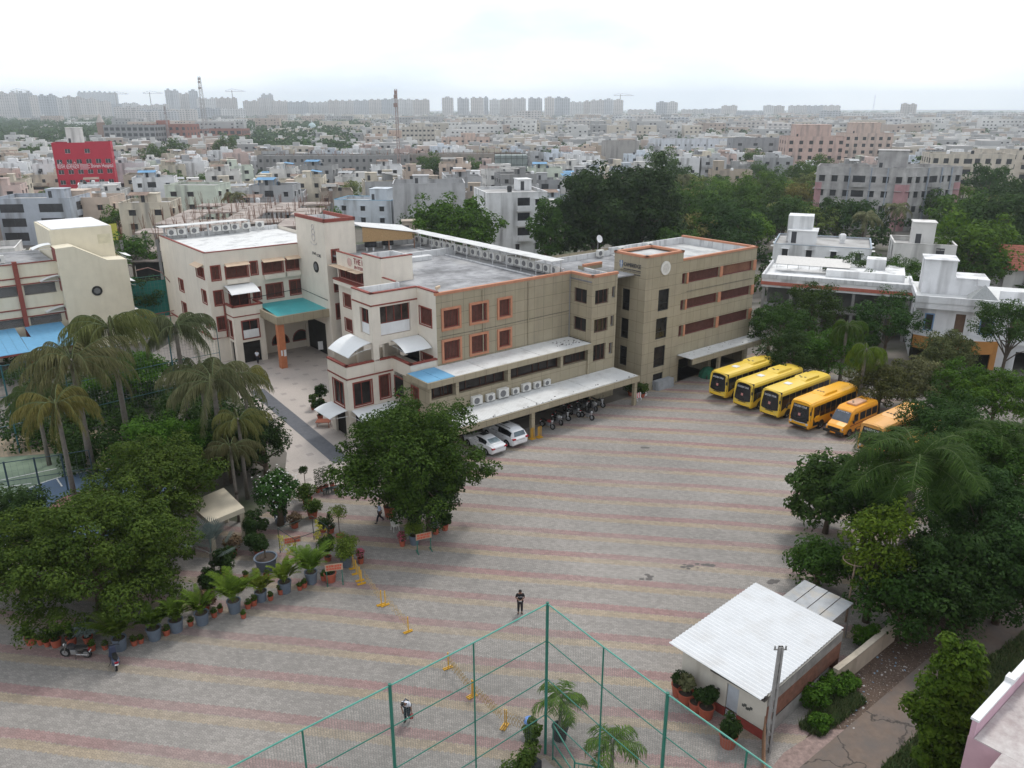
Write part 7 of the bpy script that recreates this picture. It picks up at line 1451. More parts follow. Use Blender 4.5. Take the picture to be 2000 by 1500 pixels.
    for ch in t.children:
        ch.color = (*col, 1)
        for g in ch.children: g.color = (*col, 1)
    return t
def gp(px, py): return G(px, py)
Q = CN
# --- white houses near on the right
bld('white house with thin grey roof line and roof room, behind the terrace house', 'house', G(1500, 572), 15, 12, 3, R(-22), Q['white'], 2.65, cols=4, ww=.9, room=(2.0, 3, 6.5, 7, 2.2), tanks=((10.5, 7, 'w'),), par=.35, trim=M_gwire if False else mat('grey_trim', (.3, .35, .4), .8), plain=())
o = MB(); o.box(-2.0, -1.8, 8.1, 2.0, 2.2, 12.4); tag(o.build('roof_tower', M_pl1), 'plain white square stair tower rising beside the white house with grey roof line', 'stair tower'); o = bpy.data.objects['roof_tower']; o.color = (*Q['white'], 1); p_ = G(1574, 572); o.location = (p_.x-.5, p_.y+5, 0); o.rotation_euler = (0, 0, R(-22))
bld('small square grey house with a concrete tank room and a barred front window', 'house', G(1728, 590), 8.8, 8.5, 3, R(-20), Q['off-white'], 2.9, cols=2, ww=1.2, wh=2.2, room=(2.6, 2.2, 5.8, 5.4, 3.8), par=.8, skip=(('front', 1, 0), ('front', 2, 0), ('front', 0, 0), ('front', 0, 1), ('front', 1, 1)), shade=True)
# white terrace house with red edge band and open dark floor
t = thing('house', 'low white house with wide roof terrace, red edge band and open pillared floor', 'house', G(1478, 640), R(-24)); b = MB(); b.box(0, 0, 6.0, 19, 12, 7.2); b.box(8, 4, 7.2, 18, 11.5, 8.2); b.box(13, 7, 8.2, 15.5, 9.5, 9.6); b.build('upper_storey', M_pl1, t).color = (*Q['white'], 1)
b = MB(); b.box(-.12, -.12, 6.3, 19.12, -.01, 6.75); b.box(-.12, -.01, 6.3, -.01, 12, 6.75); b.build('red_band', mat('dull_red_band', (.42, .13, .09), .8), t)
b = MB(); b.box(.3, .3, 7.21, 18.7, 3.9, 7.26); b.build('roof', mat('white_terrace', (.7, .7, .7), .85, .05, 1), t)
b = MB(); b.box(-.1, -.1, 7.21, 19.1, .15, 7.75); b.box(-.1, .15, 7.21, .15, 12, 7.75); b.build('parapet', M_parap, t)
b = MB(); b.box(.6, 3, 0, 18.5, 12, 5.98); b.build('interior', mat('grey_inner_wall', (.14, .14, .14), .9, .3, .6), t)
for x in (.3, 4, 8, 12, 16, 18.6): b = MB(); b.box(x-.2, .2, 0, x+.2, .6, 6.0); b.build('pillar', M_conc, t)
b = MB(); b.box(.2, .2, 3.0, 18.8, 3, 3.2); b.build('floor_slab', M_conc, t)
b = MB()
for i in range(7): b.bar((1+i*1.5, 8, 7.3), (1+i*1.5, 8, 9.1), .05)
for y, z in ((8, 9.1), (5.5, 8.3)): b.bar((1, y, z), (11, y, z), .06)
b.poly([(1, 5.5, 8.36), (11, 5.5, 8.36), (11, 8.0, 9.16), (1, 8.0, 9.16)]); b.build('solar_frame', M_steel, t)
# white bungalow with grey pyramid and orange front
t = thing('bungalow', 'large white bungalow with grey pyramid roof light and orange curved front', 'house', G(1775, 705), R(-22)); wv = [(1.2, 2.0, 3.7, 5.6), (4.4, 5.5, 3.6, 5.9), (7.2, 8.4, 3.8, 5.6), (10.2, 11.3, 3.6, 5.9), (13.2, 14.4, 3.8, 5.6), (16.5, 17.8, 3.8, 5.6)]
b = MB(); facade(b, (0, 2.0), (1, 0), 22, 3.3, 7.2, wv, .2); facade(b, (0, 14), (0, -1), 12, 0, 7.2, [(2, 3, 4, 5.5), (8, 9.5, 4, 5.5)], .2); facade(b, (22, 2), (0, 1), 12, 0, 7.2); facade(b, (22, 14), (-1, 0), 22, 0, 7.2); facade(b, (9, 0), (1, 0), 13, 0, 3.3, [(2, 5, 0, 2.4)], .2)
b.box(-.3, 1.2, 6.45, 22.3, 1.99, 7.2); b.build('wall', M_pl1, t).color = (.66, .66, .67, 1)
b = MB(); b.box(0, 2.1, 7.21, 22, 14, 7.3); b.build('roof', mat('white_roof_top', (.62, .62, .61), .9, .08, .6), t)
b = MB(); b.box(-.35, 1.1, 7.205, 22.35, 1.35, 8.0); b.box(-.35, 1.35, 7.205, -.1, 14, 8.0); b.box(9.2, 5.5, 7.3, 22.1, 5.8, 8.4); b.build('parapet', M_pl1, t).color = (.68, .68, .69, 1)
b = MB(); b.box(.6, 6.5, 7.31, 4.2, 10.5, 11.5); b.box(4.2, 6.5, 7.31, 7.8, 10.5, 9.4); b.box(6.6, 5.6, 8.8, 7.9, 6.49, 9.6); b.build('roof_room', M_pl1, t).color = (.68, .68, .69, 1)
b = MB(); b.box(.45, 6.35, 11.5, 4.35, 10.65, 11.62); b.box(4.35, 6.35, 9.4, 7.95, 10.65, 9.5); b.build('roof_trim', M_pl1, t).color = (.68, .68, .69, 1)
b = MB(); c = (7.2, 4.1); pc = [(5.6, 2.4, 7.6), (8.8, 2.4, 7.6), (8.8, 5.4, 7.6), (5.6, 5.4, 7.6)]
for k in range(4): b.poly([pc[k], pc[(k+1) % 4], (7.2, 3.9, 9.3)])
b.m = 0; b.build('pyramid_roof', mat('grey_shingle', (.27, .28, .28), .9, .15, 6), t)
b = MB(); b.box(0, -.2, 3.15, 22, 1.98, 3.3); b.build('terrace', mat('white_tile', (.6, .6, .59), .6, .1, 1), t)
b = MB(); P8 = [(-.1+9*i/8, -.25-1.3*math.sin(math.pi*i/8)) for i in range(9)]
for p, q in zip(P8[:-1], P8[1:]): b.poly([(p[0], p[1], 1.9), (q[0], q[1], 1.9), (q[0], q[1], 3.5), (p[0], p[1], 3.5)]); b.poly([(q[0], q[1], 3.3), (q[0], -.2, 3.3), (p[0], -.2, 3.3), (p[0], p[1], 3.3)][::-1])
b.box(8.4, -.4, 0, 9.0, .1, 3.3); b.build('orange_front', mat('orange_paint', (.52, .24, .07), .8, .06, 2), t)
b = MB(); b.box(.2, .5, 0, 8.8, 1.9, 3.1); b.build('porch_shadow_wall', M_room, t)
for i, o in enumerate(wv):
    g = MB(); g.poly([(o[0], 2.18, o[2]), (o[1], 2.18, o[2]), (o[1], 2.18, o[3]), (o[0], 2.18, o[3])]); q = g.build('door' if i in (1, 3) else 'window', mat('brown_door', (.12, .07, .045), .6, .2, 3) if i in (1, 3) else M_win, t); s = MB(); ring(s, (0, 2.0), (1, 0), o, .14, .04) if i not in (1, 3) else None
    if i not in (1, 3): s.build('blue_surround', mat('blue_trim', (.17, .28, .45), .8), q)
t['group'] = 'houses right of the yard'
t = thing('tiled_house', 'house with a red tiled roof at the right edge behind the bungalow', 'house', G(1950, 590), R(-20)); b = MB(); b.box(0, 0, 0, 12, 8, 5.6); b.build('wall', M_pl1, t).color = (*Q['off-white'], 1); b = MB()
for i in range(12): y0, y1 = -1+i*.45, -.55+i*.45; b.poly([(-.8, y0, 5.4+i*.27), (13, y0, 5.4+i*.27), (13, y1, 5.62+i*.27), (-.8, y1, 5.62+i*.27)]); b.poly([(-.8, y1, 5.62+i*.27), (13, y1, 5.62+i*.27), (13, y1, 5.67+i*.27), (-.8, y1, 5.67+i*.27)])
b.poly([(-.8, 4.4, 8.6), (13, 4.4, 8.6), (13, 9, 5.4), (-.8, 9, 5.4)]); b.build('tiled_roof', mat('red_tiles', (.26, .09, .06), .9, .35, 2.5), t)
# --- behind the school
bld('white three-storey flats with a black tank on the roof and barred balconies at the corner', 'block of flats', G(952, 500), 13, 14, 4, R(14), Q['white'], 3.1, cols=3, ww=.9, tanks=((6, 5, 'b'),), par=.6, plain=('left',), balcony=[('front', k, 6.5, 9.2) for k in (1, 2, 3)], room=(9, 9, 12, 13, 2.4), skip=[('front', f, 0) for f in range(4)])
bld('big blank light grey wall building with a small roof door behind the gallery roof', 'building', G(770, 455), 18, 13, 3, R(6), Q['pale grey'], 3.6, cols=3, plain=('front', 'left'), room=(5, 6, 9, 10, 2.6), par=1.2)
bld('white and pale blue house with a blue banded roof room behind the cream stair tower', 'house', G(655, 440), 16, 10, 2, R(-12), (.56, .6, .64), 3.0, cols=3, room=(9, 3, 14, 8, 3.4), par=.8, trim=mat('sky_blue_trim', (.18, .42, .6), .7), tanks=((12, 5, 'w'),))
bld('pale green two-storey house with two dark wide windows left of the palm', 'house', G(330, 440), 14, 10, 3, R(-4), Q['pale green'], 3.3, cols=3, ww=1.7, par=.6, skip=[('front', 2, 2)])
bld('peach two-storey house with brown shaded windows left of the yellow cloth', 'house', G(106, 470), 14, 10, 3, R(5), Q['peach'], 3.0, cols=3, ww=1.2, room=(1, 3, 7, 8, 2.2), frame=M_maroon, tanks=((11, 5, 'w'),))
bld('pale blue-grey house with a wide open balcony at the left photo edge', 'house', G(-2, 480), 17, 12, 3, R(6), Q['blue-grey'], 3.2, cols=2, ww=5.2, wh=1.9, shade=False, room=(10, 5, 14, 9, 2.4))
# red hospital
hl = G(118, 385); HW = 18.6
t = bld('bright red hospital with white lettering and a whitewashed room on its roof', 'hospital', hl, HW, 11, 5, R(22), (.62, .018, .045), 3.55, cols=6, ww=1.7, wh=1.5, room=(4.5, 5, 9.5, 11, 5.6), par=.7, m=mat('crimson_paint', (.44, .016, .04), .7, .08, .4), z0w=.7, frame=M_white, skip=[('front', 4, 0), ('front', 4, 2), ('front', 4, 4), ('front', 4, 5)], shade=False, plain=('left',), name='hospital')
M_ht = mat('white_sign_text', (.78, .76, .76), .6)
def wt(s, size, x, z, width, par=t): return text_obj(s, size, M_ht, par, wallM((x, -.05, z), (1, 0)), .02, 'lettering', width)
wt('શિવમ હોસ્પિટલ', 2.5, .6, 9.75, 6.8); wt('Shivam Hospital', 1.95, 11.2, 9.9, 7.2)
b = MB()
for k in range(5): b.box(7.7, -.05, 9.4+k*.4, 10.9 if k % 2 else 10.4, -.03, 9.52+k*.4)
b.build('sign_lines', M_ht, t)
for ch in t.children:
    if ch.name.startswith('stair_room'): ch.data = ch.data.copy(); ch.data.materials.clear(); ch.data.materials.append(M_pl1); ch.color = (*Q['off-white'], 1)
# yellow cloth
o = MB(); a, c = G(180, 440, 6), G(226, 438, 6); o.poly([(a.x, a.y, 2.6), (c.x, c.y, 2.6), (c.x, c.y, 6.2), (a.x, a.y, 6.0)]); o.poly([(a.x, a.y+.05, 2.6), (a.x, a.y+.05, 6.0), (c.x, c.y+.05, 6.2), (c.x, c.y+.05, 2.6)]); tag(o.build('tarpaulin', mat('yellow_cloth', (.5, .48, .08), .8, .1, .8)), 'bright yellow-green tarpaulin hanging right of the peach house', 'tarpaulin')
# construction site
sl = G(250, 560); t = thing('building_site', 'half-built concrete frame with rusty reinforcing bars sticking out of its bare slab', 'building site', (sl.x, sl.y, 0), R(6)); rng = random.Random(5)
LX, LY = 30, 54
for z in (4.2, 8.2):
    b = MB()
    for i in range(5):
        for j in range(9):
            if z > 5 and rng.random() < .25: continue
            b.box(i*6+.05, j*6+.05, z+rng.uniform(0, .1), i*6+5.9, j*6+5.9, z+.3)
    b.build('slab', mat('patchy_slab', (.34, .29, .26), .95, .35, .4, stain=(.5, .5, (.12, .09, .08))), t)
cols = [(i*6, j*6) for i in range(6) for j in range(10)]
for (x, y) in cols: b = MB(); b.box(x-.2, y-.2, 0, x+.2, y+.2, 8.15); b.build('column', M_conc, t)
M_rebar = mat('rusty_rebar', (.17, .08, .05), .85, .3, 3)
for (x, y) in cols:
    b = MB()
    for k in range(8): dx, dy = rng.uniform(-.25, .25), rng.uniform(-.25, .25); b.bar((x+dx, y+dy, 8.2), (x+dx*2.2+rng.uniform(-.2, .2), y+dy*2.2, 8.4+rng.uniform(1.2, 3.2)), .045)
    b.build('rebar_bundle', M_rebar, t)
b = MB()
for k in range(60): x, y = rng.uniform(0, 28), rng.uniform(0, 52); a = rng.uniform(0, 3.14); b.box(x, y, 8.52, x+rng.uniform(.3, 2.5), y+rng.uniform(.2, .8), 8.6)
b.build('loose_planks', mat('old_planks', (.3, .24, .2), .9, .4, 2), t)['kind'] = 'stuff'
b = MB(); b.box(.3, 1, 0.05, 29, 53, .2); b.box(1, 2, .2, 28, 3, 4); b.build('dark_floor', M_room, t)
# grey unfinished flats (two long rows)
for (px, py, w, cols_, lb, rz) in ((505, 352, 66, 22, 'long grey unfinished concrete block of flats with many small dark windows, left one', R(2)), (795, 348, 52, 15, 'long brownish unfinished block with scaffolding at its right end, right of the phone mast', R(3))):
    t = bld(lb, 'block of flats', G(px, py), w, 12, 3, rz, (.25, .245, .24) if px < 600 else (.28, .24, .205), 3.3, cols=cols_, ww=1.1, wh=1.3, par=.5, m=M_pl1, shade=False, name='unfinished_flats')
    b = MB(); r2 = random.Random(px)
    for i in range(40): x = r2.uniform(0, w); b.bar((x, r2.uniform(0, 11), 9.9), (x+r2.uniform(-.2, .2), r2.uniform(0, 11), 11+r2.uniform(0, 1.4)), .12)
    b.build('roof_rebar', M_rebar, t)
t = thing('scaffold', 'pole scaffold with tarpaulin round the right end of the brownish unfinished block', 'scaffold', G(966, 358), R(3)); b = MB()
for i in range(7): b.bar((i*2.3, 0, 0), (i*2.3, 0, 12.5), .14)
for z in (2.5, 5, 7.5, 10, 12): b.bar((0, 0, z), (13.8, 0, z), .12)
b.build('poles', M_rail, t); b = MB(); b.box(.2, .5, 0, 13.6, 9, 11.2); b.build('sheeting', mat('grey_sheeting', (.25, .29, .28), .9, .3, .4), t)
# stained pink and white flats
cpt = G(1752, 452); pk = mat('stained_flats', (.40, .385, .375), .9, .3, .4, stain=(.45, .85, (.2, .19, .19)))
for (rz, w, plain, lb, off, d) in ((R(-24)+math.pi*0, 21, ('right',), 'heavily stained pink and white flats with balconies and pipes, left wing', None, 12), (R(22), 19, ('left',), 'heavily stained pink and white flats, right wing facing the white houses', 0, 12)):
    u = Vector((math.cos(rz), math.sin(rz), 0)); loc = cpt-u*w if off is None else cpt
    t = bld(lb, 'block of flats', loc, w, d, 4, rz, (.43, .41, .40), 3.6, cols=7, ww=1.4, wh=1.5, par=1.0, m=pk, balcony=[('front', f, w*.42, w*.56) for f in (1, 2, 3)], name='stained_flats', room=(14, 3, 21, 10, 5.0) if off is None else None)
    b = MB(); 
    for x0, x1 in ((.0, 1.6), (w-2.2, w)): b.box(x0, -.06, 0, x1, -.01, 11.5)
    b.build('pink_panel', mat('faded_pink', (.42, .24, .25), .9, .15, .6, stain=(.5, .5, (.25, .18, .18))), t)
    for x in (w*.38, w*.62, w*.8): b = MB(); b.bar((x, -.15, 0), (x, -.15, 15.4), .3); b.build('pipe', mat('blue_pipe', (.3, .33, .38), .8, .2, 1), t)
# other landmarks
bld('small cream walled house with a white statue-like tank, between the dark tree and the wood', 'house', G(1388, 372), 15, 9, 2, R(-3), Q['beige'], 3.2, cols=4, room=(1, 2, 4.5, 6, 4.2), tanks=((8, 4, 'w'),))
bld('long white building with a row of small dark windows', 'building', G(1268, 312), 50, 14, 3, R(-4), (.6, .62, .66), 3.5, cols=13, ww=.9, wh=1.0, shade=False, par=1.5)
bld('plain grey building with three dark bays right of the long white building', 'building', G(1425, 332), 31, 12, 4, R(-2), (.3, .3, .31), 3.6, cols=4, ww=2, shade=False)
bld('blank grey-beige building with bare roof posts left of the long white building', 'building', G(1180, 333), 17, 14, 3, R(2), (.36, .34, .32), 4.4, cols=2, plain=('front', 'left'))
for (px, py, w, nf, col, lb) in ((1528, 345, 26, 5, (.52, .38, .33), 'pink and white five-storey flats with tall white roof rooms, left one'), (1640, 330, 24, 5, (.54, .42, .36), 'pink and cream flats with large white roof rooms, right one')):
    bld(lb, 'block of flats', G(px, py), w, 16, nf, R(-6), col, 3.3, cols=6, ww=1.7, wh=1.6, par=1, room=(4, 2, w*.75, 12, 6), shade=False)
for (px, py, w, lb) in ((1805, 385, 26, 'cream flats with rows of white arches behind the stained flats'), (1905, 372, 34, 'long cream flats with arched windows at the right edge')):
    t = bld(lb, 'block of flats', G(px, py), w, 14, 4, R(-14), (.56, .50, .42), 3.5, cols=8, ww=1.6, wh=1.7, shade=False, par=.6, balcony=[('front', f, w*.4, w*.5) for f in (1, 2, 3)], tanks=((6, 4, 'w'), (14, 5, 'b')))
for (px, py, w, nf, col, lb) in ((715, 290, 45, 3, (.52, .38, .3), 'peach coloured flats left of the phone mast, with stepped roofs'), (785, 297, 24, 5, (.5, .46, .4), 'cream flats with white balconies just right of the phone mast'), (862, 300, 34, 3, (.56, .42, .35), 'pink low building behind the brownish unfinished block')):
    bld(lb, 'block of flats', G(px, py), w, 14, nf, R(3), col, 3.3, cols=8, ww=1.6, shade=False, room=(w*.4, 3, w*.7, 9, 3.5), tanks=((3, 3, 'w'),))
t = bld('grey half of the large brick and concrete college block with open bays', 'building', G(207, 291), 42, 22, 4, R(-4), (.26, .26, .26), 4.3, cols=9, ww=3.2, wh=2.4, shade=False, name='college_block'); t2 = bld('brick red right half of the large college block', 'building', G(284, 289), 36, 24, 4, R(-4), (.3, .13, .1), 4.3, cols=7, ww=2.4, wh=2.2, shade=False, name='college_block', room=(10, 3, 18, 10, 4))
bld('lower brick red wing with dark screened bays at the right of the college block', 'building', G(362, 284), 50, 22, 3, R(0), (.3, .14, .11), 4.2, cols=9, ww=3.6, wh=2.6, shade=False, name='college_block')
t = thing('spire', 'small cone-topped tower left of the grey college block', 'tower', G(203, 290)); b = MB(); b.box(-2.2, -2.2, 0, 2.2, 2.2, 20); b.build('shaft', mat('tower_brick', (.32, .22, .18), .9), t); b = MB(); b.lathe([(3.2, 20), (0, 27)], 8); b.build('cone_roof', mat('pale_cone', (.42, .37, .34), .9), t)
bld('long low white shed with a pale curved roof below the college block', 'shed', G(228, 312), 105, 16, 2, R(3), (.52, .5, .46), 3.6, cols=14, ww=1.2, shade=False, par=.4)
bld('pink and cream low house with stepped roof right of the tree group', 'house', G(353, 322), 30, 14, 2, R(2), (.56, .42, .36), 3.6, cols=5, room=(14, 3, 26, 11, 4), shade=False)
t = thing('dome_temple', 'small pale domed temple among the far trees', 'temple', G(610, 262)); b = MB(); b.box(-7, -7, 0, 7, 7, 7); b.build('hall', mat('pale_hall', (.5, .52, .5), .9), t); b = MB(); b.lathe([(5, 7), (5.2, 9.5), (3.6, 12.4), (.4, 14), (.2, 17), (0, 17)], 14); b.build('dome', mat('pale_dome', (.45, .55, .56), .7), t, smooth=True)
# masts, cranes
def lattice(label, px, py, H, w0, w1, rz=0, cat='phone mast', ants=True, m=None):
    t = thing('lattice_mast', label, cat, G(px, py), rz); b = MB(); n = max(6, int(H/3)); m = m or mat('mast_steel', (.3, .27, .26), .7, .2, .5); th = .12 if w0 < 1.5 else .2
    for k in range(n):
        z0, z1 = H*k/n, H*(k+1)/n; a, c = (w0+(w1-w0)*k/n)/2, (w0+(w1-w0)*(k+1)/n)/2
        q0 = [(-a, -a, z0), (a, -a, z0), (a, a, z0), (-a, a, z0)]; q1 = [(-c, -c, z1), (c, -c, z1), (c, c, z1), (-c, c, z1)]
        for i in range(4): b.bar(q0[i], q1[i], th); b.bar(q0[i], q1[(i+1) % 4], th*.6); b.bar(q1[i], q1[(i+1) % 4], th*.6)
    b.build('lattice', m, t)
    if ants:
        for i, z in enumerate((.97, .93, .85)): b = MB(); b.box(-w1/2-.15-.2*i, -w1/2-.3, H*z-.8, w1/2+.1, -w1/2-.1, H*z+.6); b.build('antenna', m, t)
    return t
lattice('tall tapering phone mast with antennas, right of the college block', 405, 292, 53, 4.2, 1.5); lattice('thin guyed phone mast rising from the brownish unfinished block', 781, 372, 36.5, 1.0, .8, m=mat('rust_mast', (.3, .22, .2), .8, .3, .3)); lattice('slim floodlight mast in front of the college block', 333, 300, 32, .9, .7)
lattice('distant thin broadcast mast near the right horizon', 1703, 226, 82, 7, 2, ants=False); lattice('thin mast behind the gallery roof beside the blank grey wall', 789, 440, 12, .6, .5, m=MATS['rust_mast'])
def crane(label, px, py, ytop, dist):
    x = (px-1000)/FPX*dist/math.cos(PITCH)*1.0; t = thing('tower_crane', label, 'crane', (x, dist, 0)); hz = HC+dist*(213-ytop)/FPX*1.05; b = MB(); b.box(-.9, -.9, 0, .9, .9, hz); b.build('mast', mat('crane_steel', (.35, .32, .3), .8), t); b = MB(); b.box(-18, -.5, hz-3.6, 36, .5, hz-2.6); b.bar((0, 0, hz+3), (30, 0, hz-2), .6); b.bar((0, 0, hz+3), (-18, 0, hz-2), .6); b.build('jib', MATS['crane_steel'], t); return t
for i, (px, yt, w) in enumerate(((143, 180, 'over the far left towers'), (313, 185, 'left of the stepped high-rise cluster'), (372, 184, 'beside the stepped high-rise cluster'), (515, 181, 'over the two half-built towers left of centre'), (1188, 189, 'over the right end of the central high-rise row'))): crane('far tower crane '+w, px, 235, yt, 2250)
# --- skyline high-rises
def ex_hr(n, t, c):
    o = t.outputs['Object']; sp = n.nodes.new('ShaderNodeSeparateXYZ'); n.links.new(o, sp.inputs[0])
    f = _math(n, 'LESS_THAN', _math(n, 'MODULO', _math(n, 'ADD', sp.outputs[2], 600), 3.2), 1.5); u = _math(n, 'LESS_THAN', _math(n, 'MODULO', _math(n, 'ADD', _math(n, 'ADD', sp.outputs[0], sp.outputs[1]), 6000), 4.6), 2.2)
    return _mix(n, _math(n, 'MULTIPLY', _math(n, 'MULTIPLY', f, u), .75), c, (.07, .08, .09))
M_hr = mat('highrise_facade', (.5, .5, .5), .9, .08, .05, extra=ex_hr, objcol=True)
SK = [(-10, 28, 188, 2200), (28, 62, 187, 2250), (62, 80, 193, 2150), (80, 108, 191, 2000), (108, 132, 194, 2200), (132, 160, 193, 2200), (160, 186, 196, 2100), (162, 226, 186, 3200), (186, 214, 200, 2200), (214, 240, 205, 2300), (240, 268, 203, 2300), (268, 300, 206, 2300), (300, 328, 205, 2200), (327, 350, 182, 2300), (350, 372, 188, 2350), (372, 388, 182, 2300), (386, 420, 195, 2200), (420, 462, 194, 2400), (225, 275, 209, 1700), (275, 330, 212, 1650), (330, 380, 213, 1600), (380, 430, 211, 1700), (430, 476, 212, 1700), (475, 504, 199, 2300), (504, 530, 194, 2350), (512, 534, 188, 2500), (530, 562, 199, 2350), (562, 600, 200, 2300), (600, 640, 201, 2350), (640, 662, 198, 2300), (662, 690, 198, 2300), (690, 720, 198, 2250), (720, 745, 196, 2250), (745, 775, 196, 2200), (775, 806, 196, 2200), (806, 838, 197, 2150), (862, 885, 193, 2000), (892, 916, 194, 2050), (918, 944, 194, 2050), (944, 953, 192, 2100), (955, 975, 196, 2100), (975, 1000, 196, 2150), (1000, 1026, 195, 2200), (1030, 1058, 194, 2000), (1062, 1082, 194, 1950), (1082, 1112, 194, 1950), (1112, 1138, 201, 2200), (1138, 1152, 200, 2000), (1152, 1178, 198, 2100), (1178, 1196, 197, 2100), (1196, 1216, 198, 2150), (1280, 1301, 201, 1800), (1301, 1322, 201, 1850), (1225, 1275, 214, 2600), (1330, 1372, 214, 2500), (1372, 1410, 213, 2400), (1408, 1438, 208, 2200), (1438, 1490, 217, 2000), (1490, 1510, 208, 2300), (1510, 1530, 208, 2300), (1540, 1575, 208, 2500), (1575, 1607, 208, 2500), (1607, 1638, 208, 2500), (1602, 1640, 217, 1500), (1640, 1700, 220, 1700), (1760, 1786, 206, 1900), (1712, 1760, 221, 1700), (1835, 1870, 218, 1800), (1870, 1895, 217, 1750), (1900, 1935, 219, 1800), (1942, 1975, 219, 1850), (1975, 2010, 221, 1700), (1008, 1056, 216, 1300), (1195, 1240, 226, 1150), (1240, 1290, 224, 1200), (1290, 1345, 228, 1050), (1345, 1400, 226, 1300), (1445, 1500, 232, 900), (1500, 1545, 236, 820), (1710, 1758, 228, 900), (1548, 1592, 230, 950), (1655, 1700, 226, 1300), (1790, 1840, 228, 1200), (1100, 1180, 232, 1000), (265, 310, 216, 1500), (310, 345, 216, 1450)]
hcol = [(.56, .53, .51), (.50, .50, .51), (.58, .54, .51), (.44, .45, .47), (.62, .61, .60), (.52, .48, .45)]
protoH = {}
_used = {}
for i, (x0, x1, yt, ds) in enumerate(SK):
    w = (x1-x0)/FPX*ds/math.cos(PITCH)*1.0; cx = ((x0+x1)/2-1000)/FPX*ds*1.0/math.cos(PITCH); h = HC+(213-yt)/FPX*ds*1.02; yr = ds
    # direction through pixel column at the horizon
    g = _fw+_rt*((x0+x1)/2-1000)/FPX-_up*(213-750)/FPX; k = ds/math.hypot(g[0], g[1]); cx, cy = g[0]*k, g[1]*k; w = (x1-x0)/FPX*ds*.93
    dp_ = min(w*.8, 24); b = MB(); nb = max(1, int(w/14))
    for j in range(nb):
        a, c = -w/2+w*j/nb, -w/2+w*(j+1)/nb; r3 = random.Random(i*9+j); hh = h*(1-r3.uniform(0, .035)); b.box(a+.6, -dp_/2+r3.uniform(0, 2), 0, c-.6, dp_/2, hh); b.box(a+(c-a)*.3, -3, hh, a+(c-a)*.7, 3, hh+h*.05); b.box(c-.6, -dp_/2+2.5, 0, c+.6 if j < nb-1 else c, dp_/2-1, hh*.97)
    o = b.build('highrise' if h > 34 else 'apartment_block', M_hr); o.location = (cx, cy, 0); o.rotation_euler = (0, 0, math.atan2(cy, cx)-R(90)+R((i*37) % 20-10)*.5); c = hcol[i % 6]; o.color = (*c, 1); nm = ['pinkish', 'grey', 'cream-grey', 'dark grey', 'pale', 'brownish'][i % 6]
    side = 'far left skyline' if x1 < 240 else 'stepped cluster left of centre' if x1 < 480 else 'long row left of the gap' if x1 < 840 else 'central row on the skyline' if x1 < 1220 else 'skyline right of centre' if x1 < 1660 else 'far right skyline'
    sz = 'slim' if w < 32 else 'broad'; kd = 'high-rise' if h > 34 else 'mid-rise block'; key = (nm, sz, kd, side); _used[key] = _used.get(key, 0)+1; ordn = ['', 'second ', 'third ', 'fourth ', 'fifth ', 'sixth '][_used[key]-1]
    tag(o, f'{ordn}{sz} {nm} {kd} from left in the {side}', 'high-rise' if h > 34 else 'apartment block', 'buildings of the '+side)
# --- ordinary houses: prototypes in three sizes of detail
SHM = [mat('rusty_sheet', (.2, .14, .11), .8, .4, .6), mat('dull_sheet', (.33, .34, .35), .6, .3, .6), mat('blue_shed_sheet', (.1, .25, .42), .6, .2, .6), mat('old_asbestos', (.24, .235, .225), .9, .3, .6)]
pr = random.Random(21); PROTO = []
def proto_near(k):
    w, d, nf = pr.uniform(8, 14), pr.uniform(8, 12), pr.choice((1, 2, 2, 2, 3)); cols = pr.choice((2, 3, 3)); rm = (pr.uniform(.5, w-5), pr.uniform(2, d-5), 0, 0, 2.5); rm = (rm[0], rm[1], rm[0]+pr.uniform(2.6, 4), rm[1]+3, pr.uniform(2.3, 2.8))
    tk_ = [(pr.uniform(1, w-1), pr.uniform(1, d-1), pr.choice('wwb')) for _ in range(pr.choice((1, 2)))]
    t = bld('x', 'house', (0, -500-40*k, -60), w, d, nf, 0, (.6, .6, .6), 3.05, cols=cols, ww=pr.choice((1.2, 1.5, .9)), room=rm if pr.random() < .8 else None, tanks=tk_, balcony=[('front', nf-1, w*.35, w*.35+2.4)] if pr.random() < .5 and nf > 1 else (), par=pr.uniform(.6, 1.1))
    if pr.random() < .6: x, y, z = pr.uniform(.4, 2), pr.uniform(.4, 1.5), nf*3.05+.1; e = (min(w-.5, x+pr.uniform(3, 6)), min(d-.5, y+pr.uniform(2.5, 5))); s = MB(); s.poly([(x, y, z+2.2), (e[0], y, z+2.2), (e[0], e[1], z+2.7), (x, e[1], z+2.7)]); [s.bar((a, c, z), (a, c, z+2.2), .08) for a in (x, e[0]) for c in (y, e[1])]; s.build('roof_shed', pr.choice(SHM), t)
    t['nf'] = nf; t['wd'] = (w, d); return t
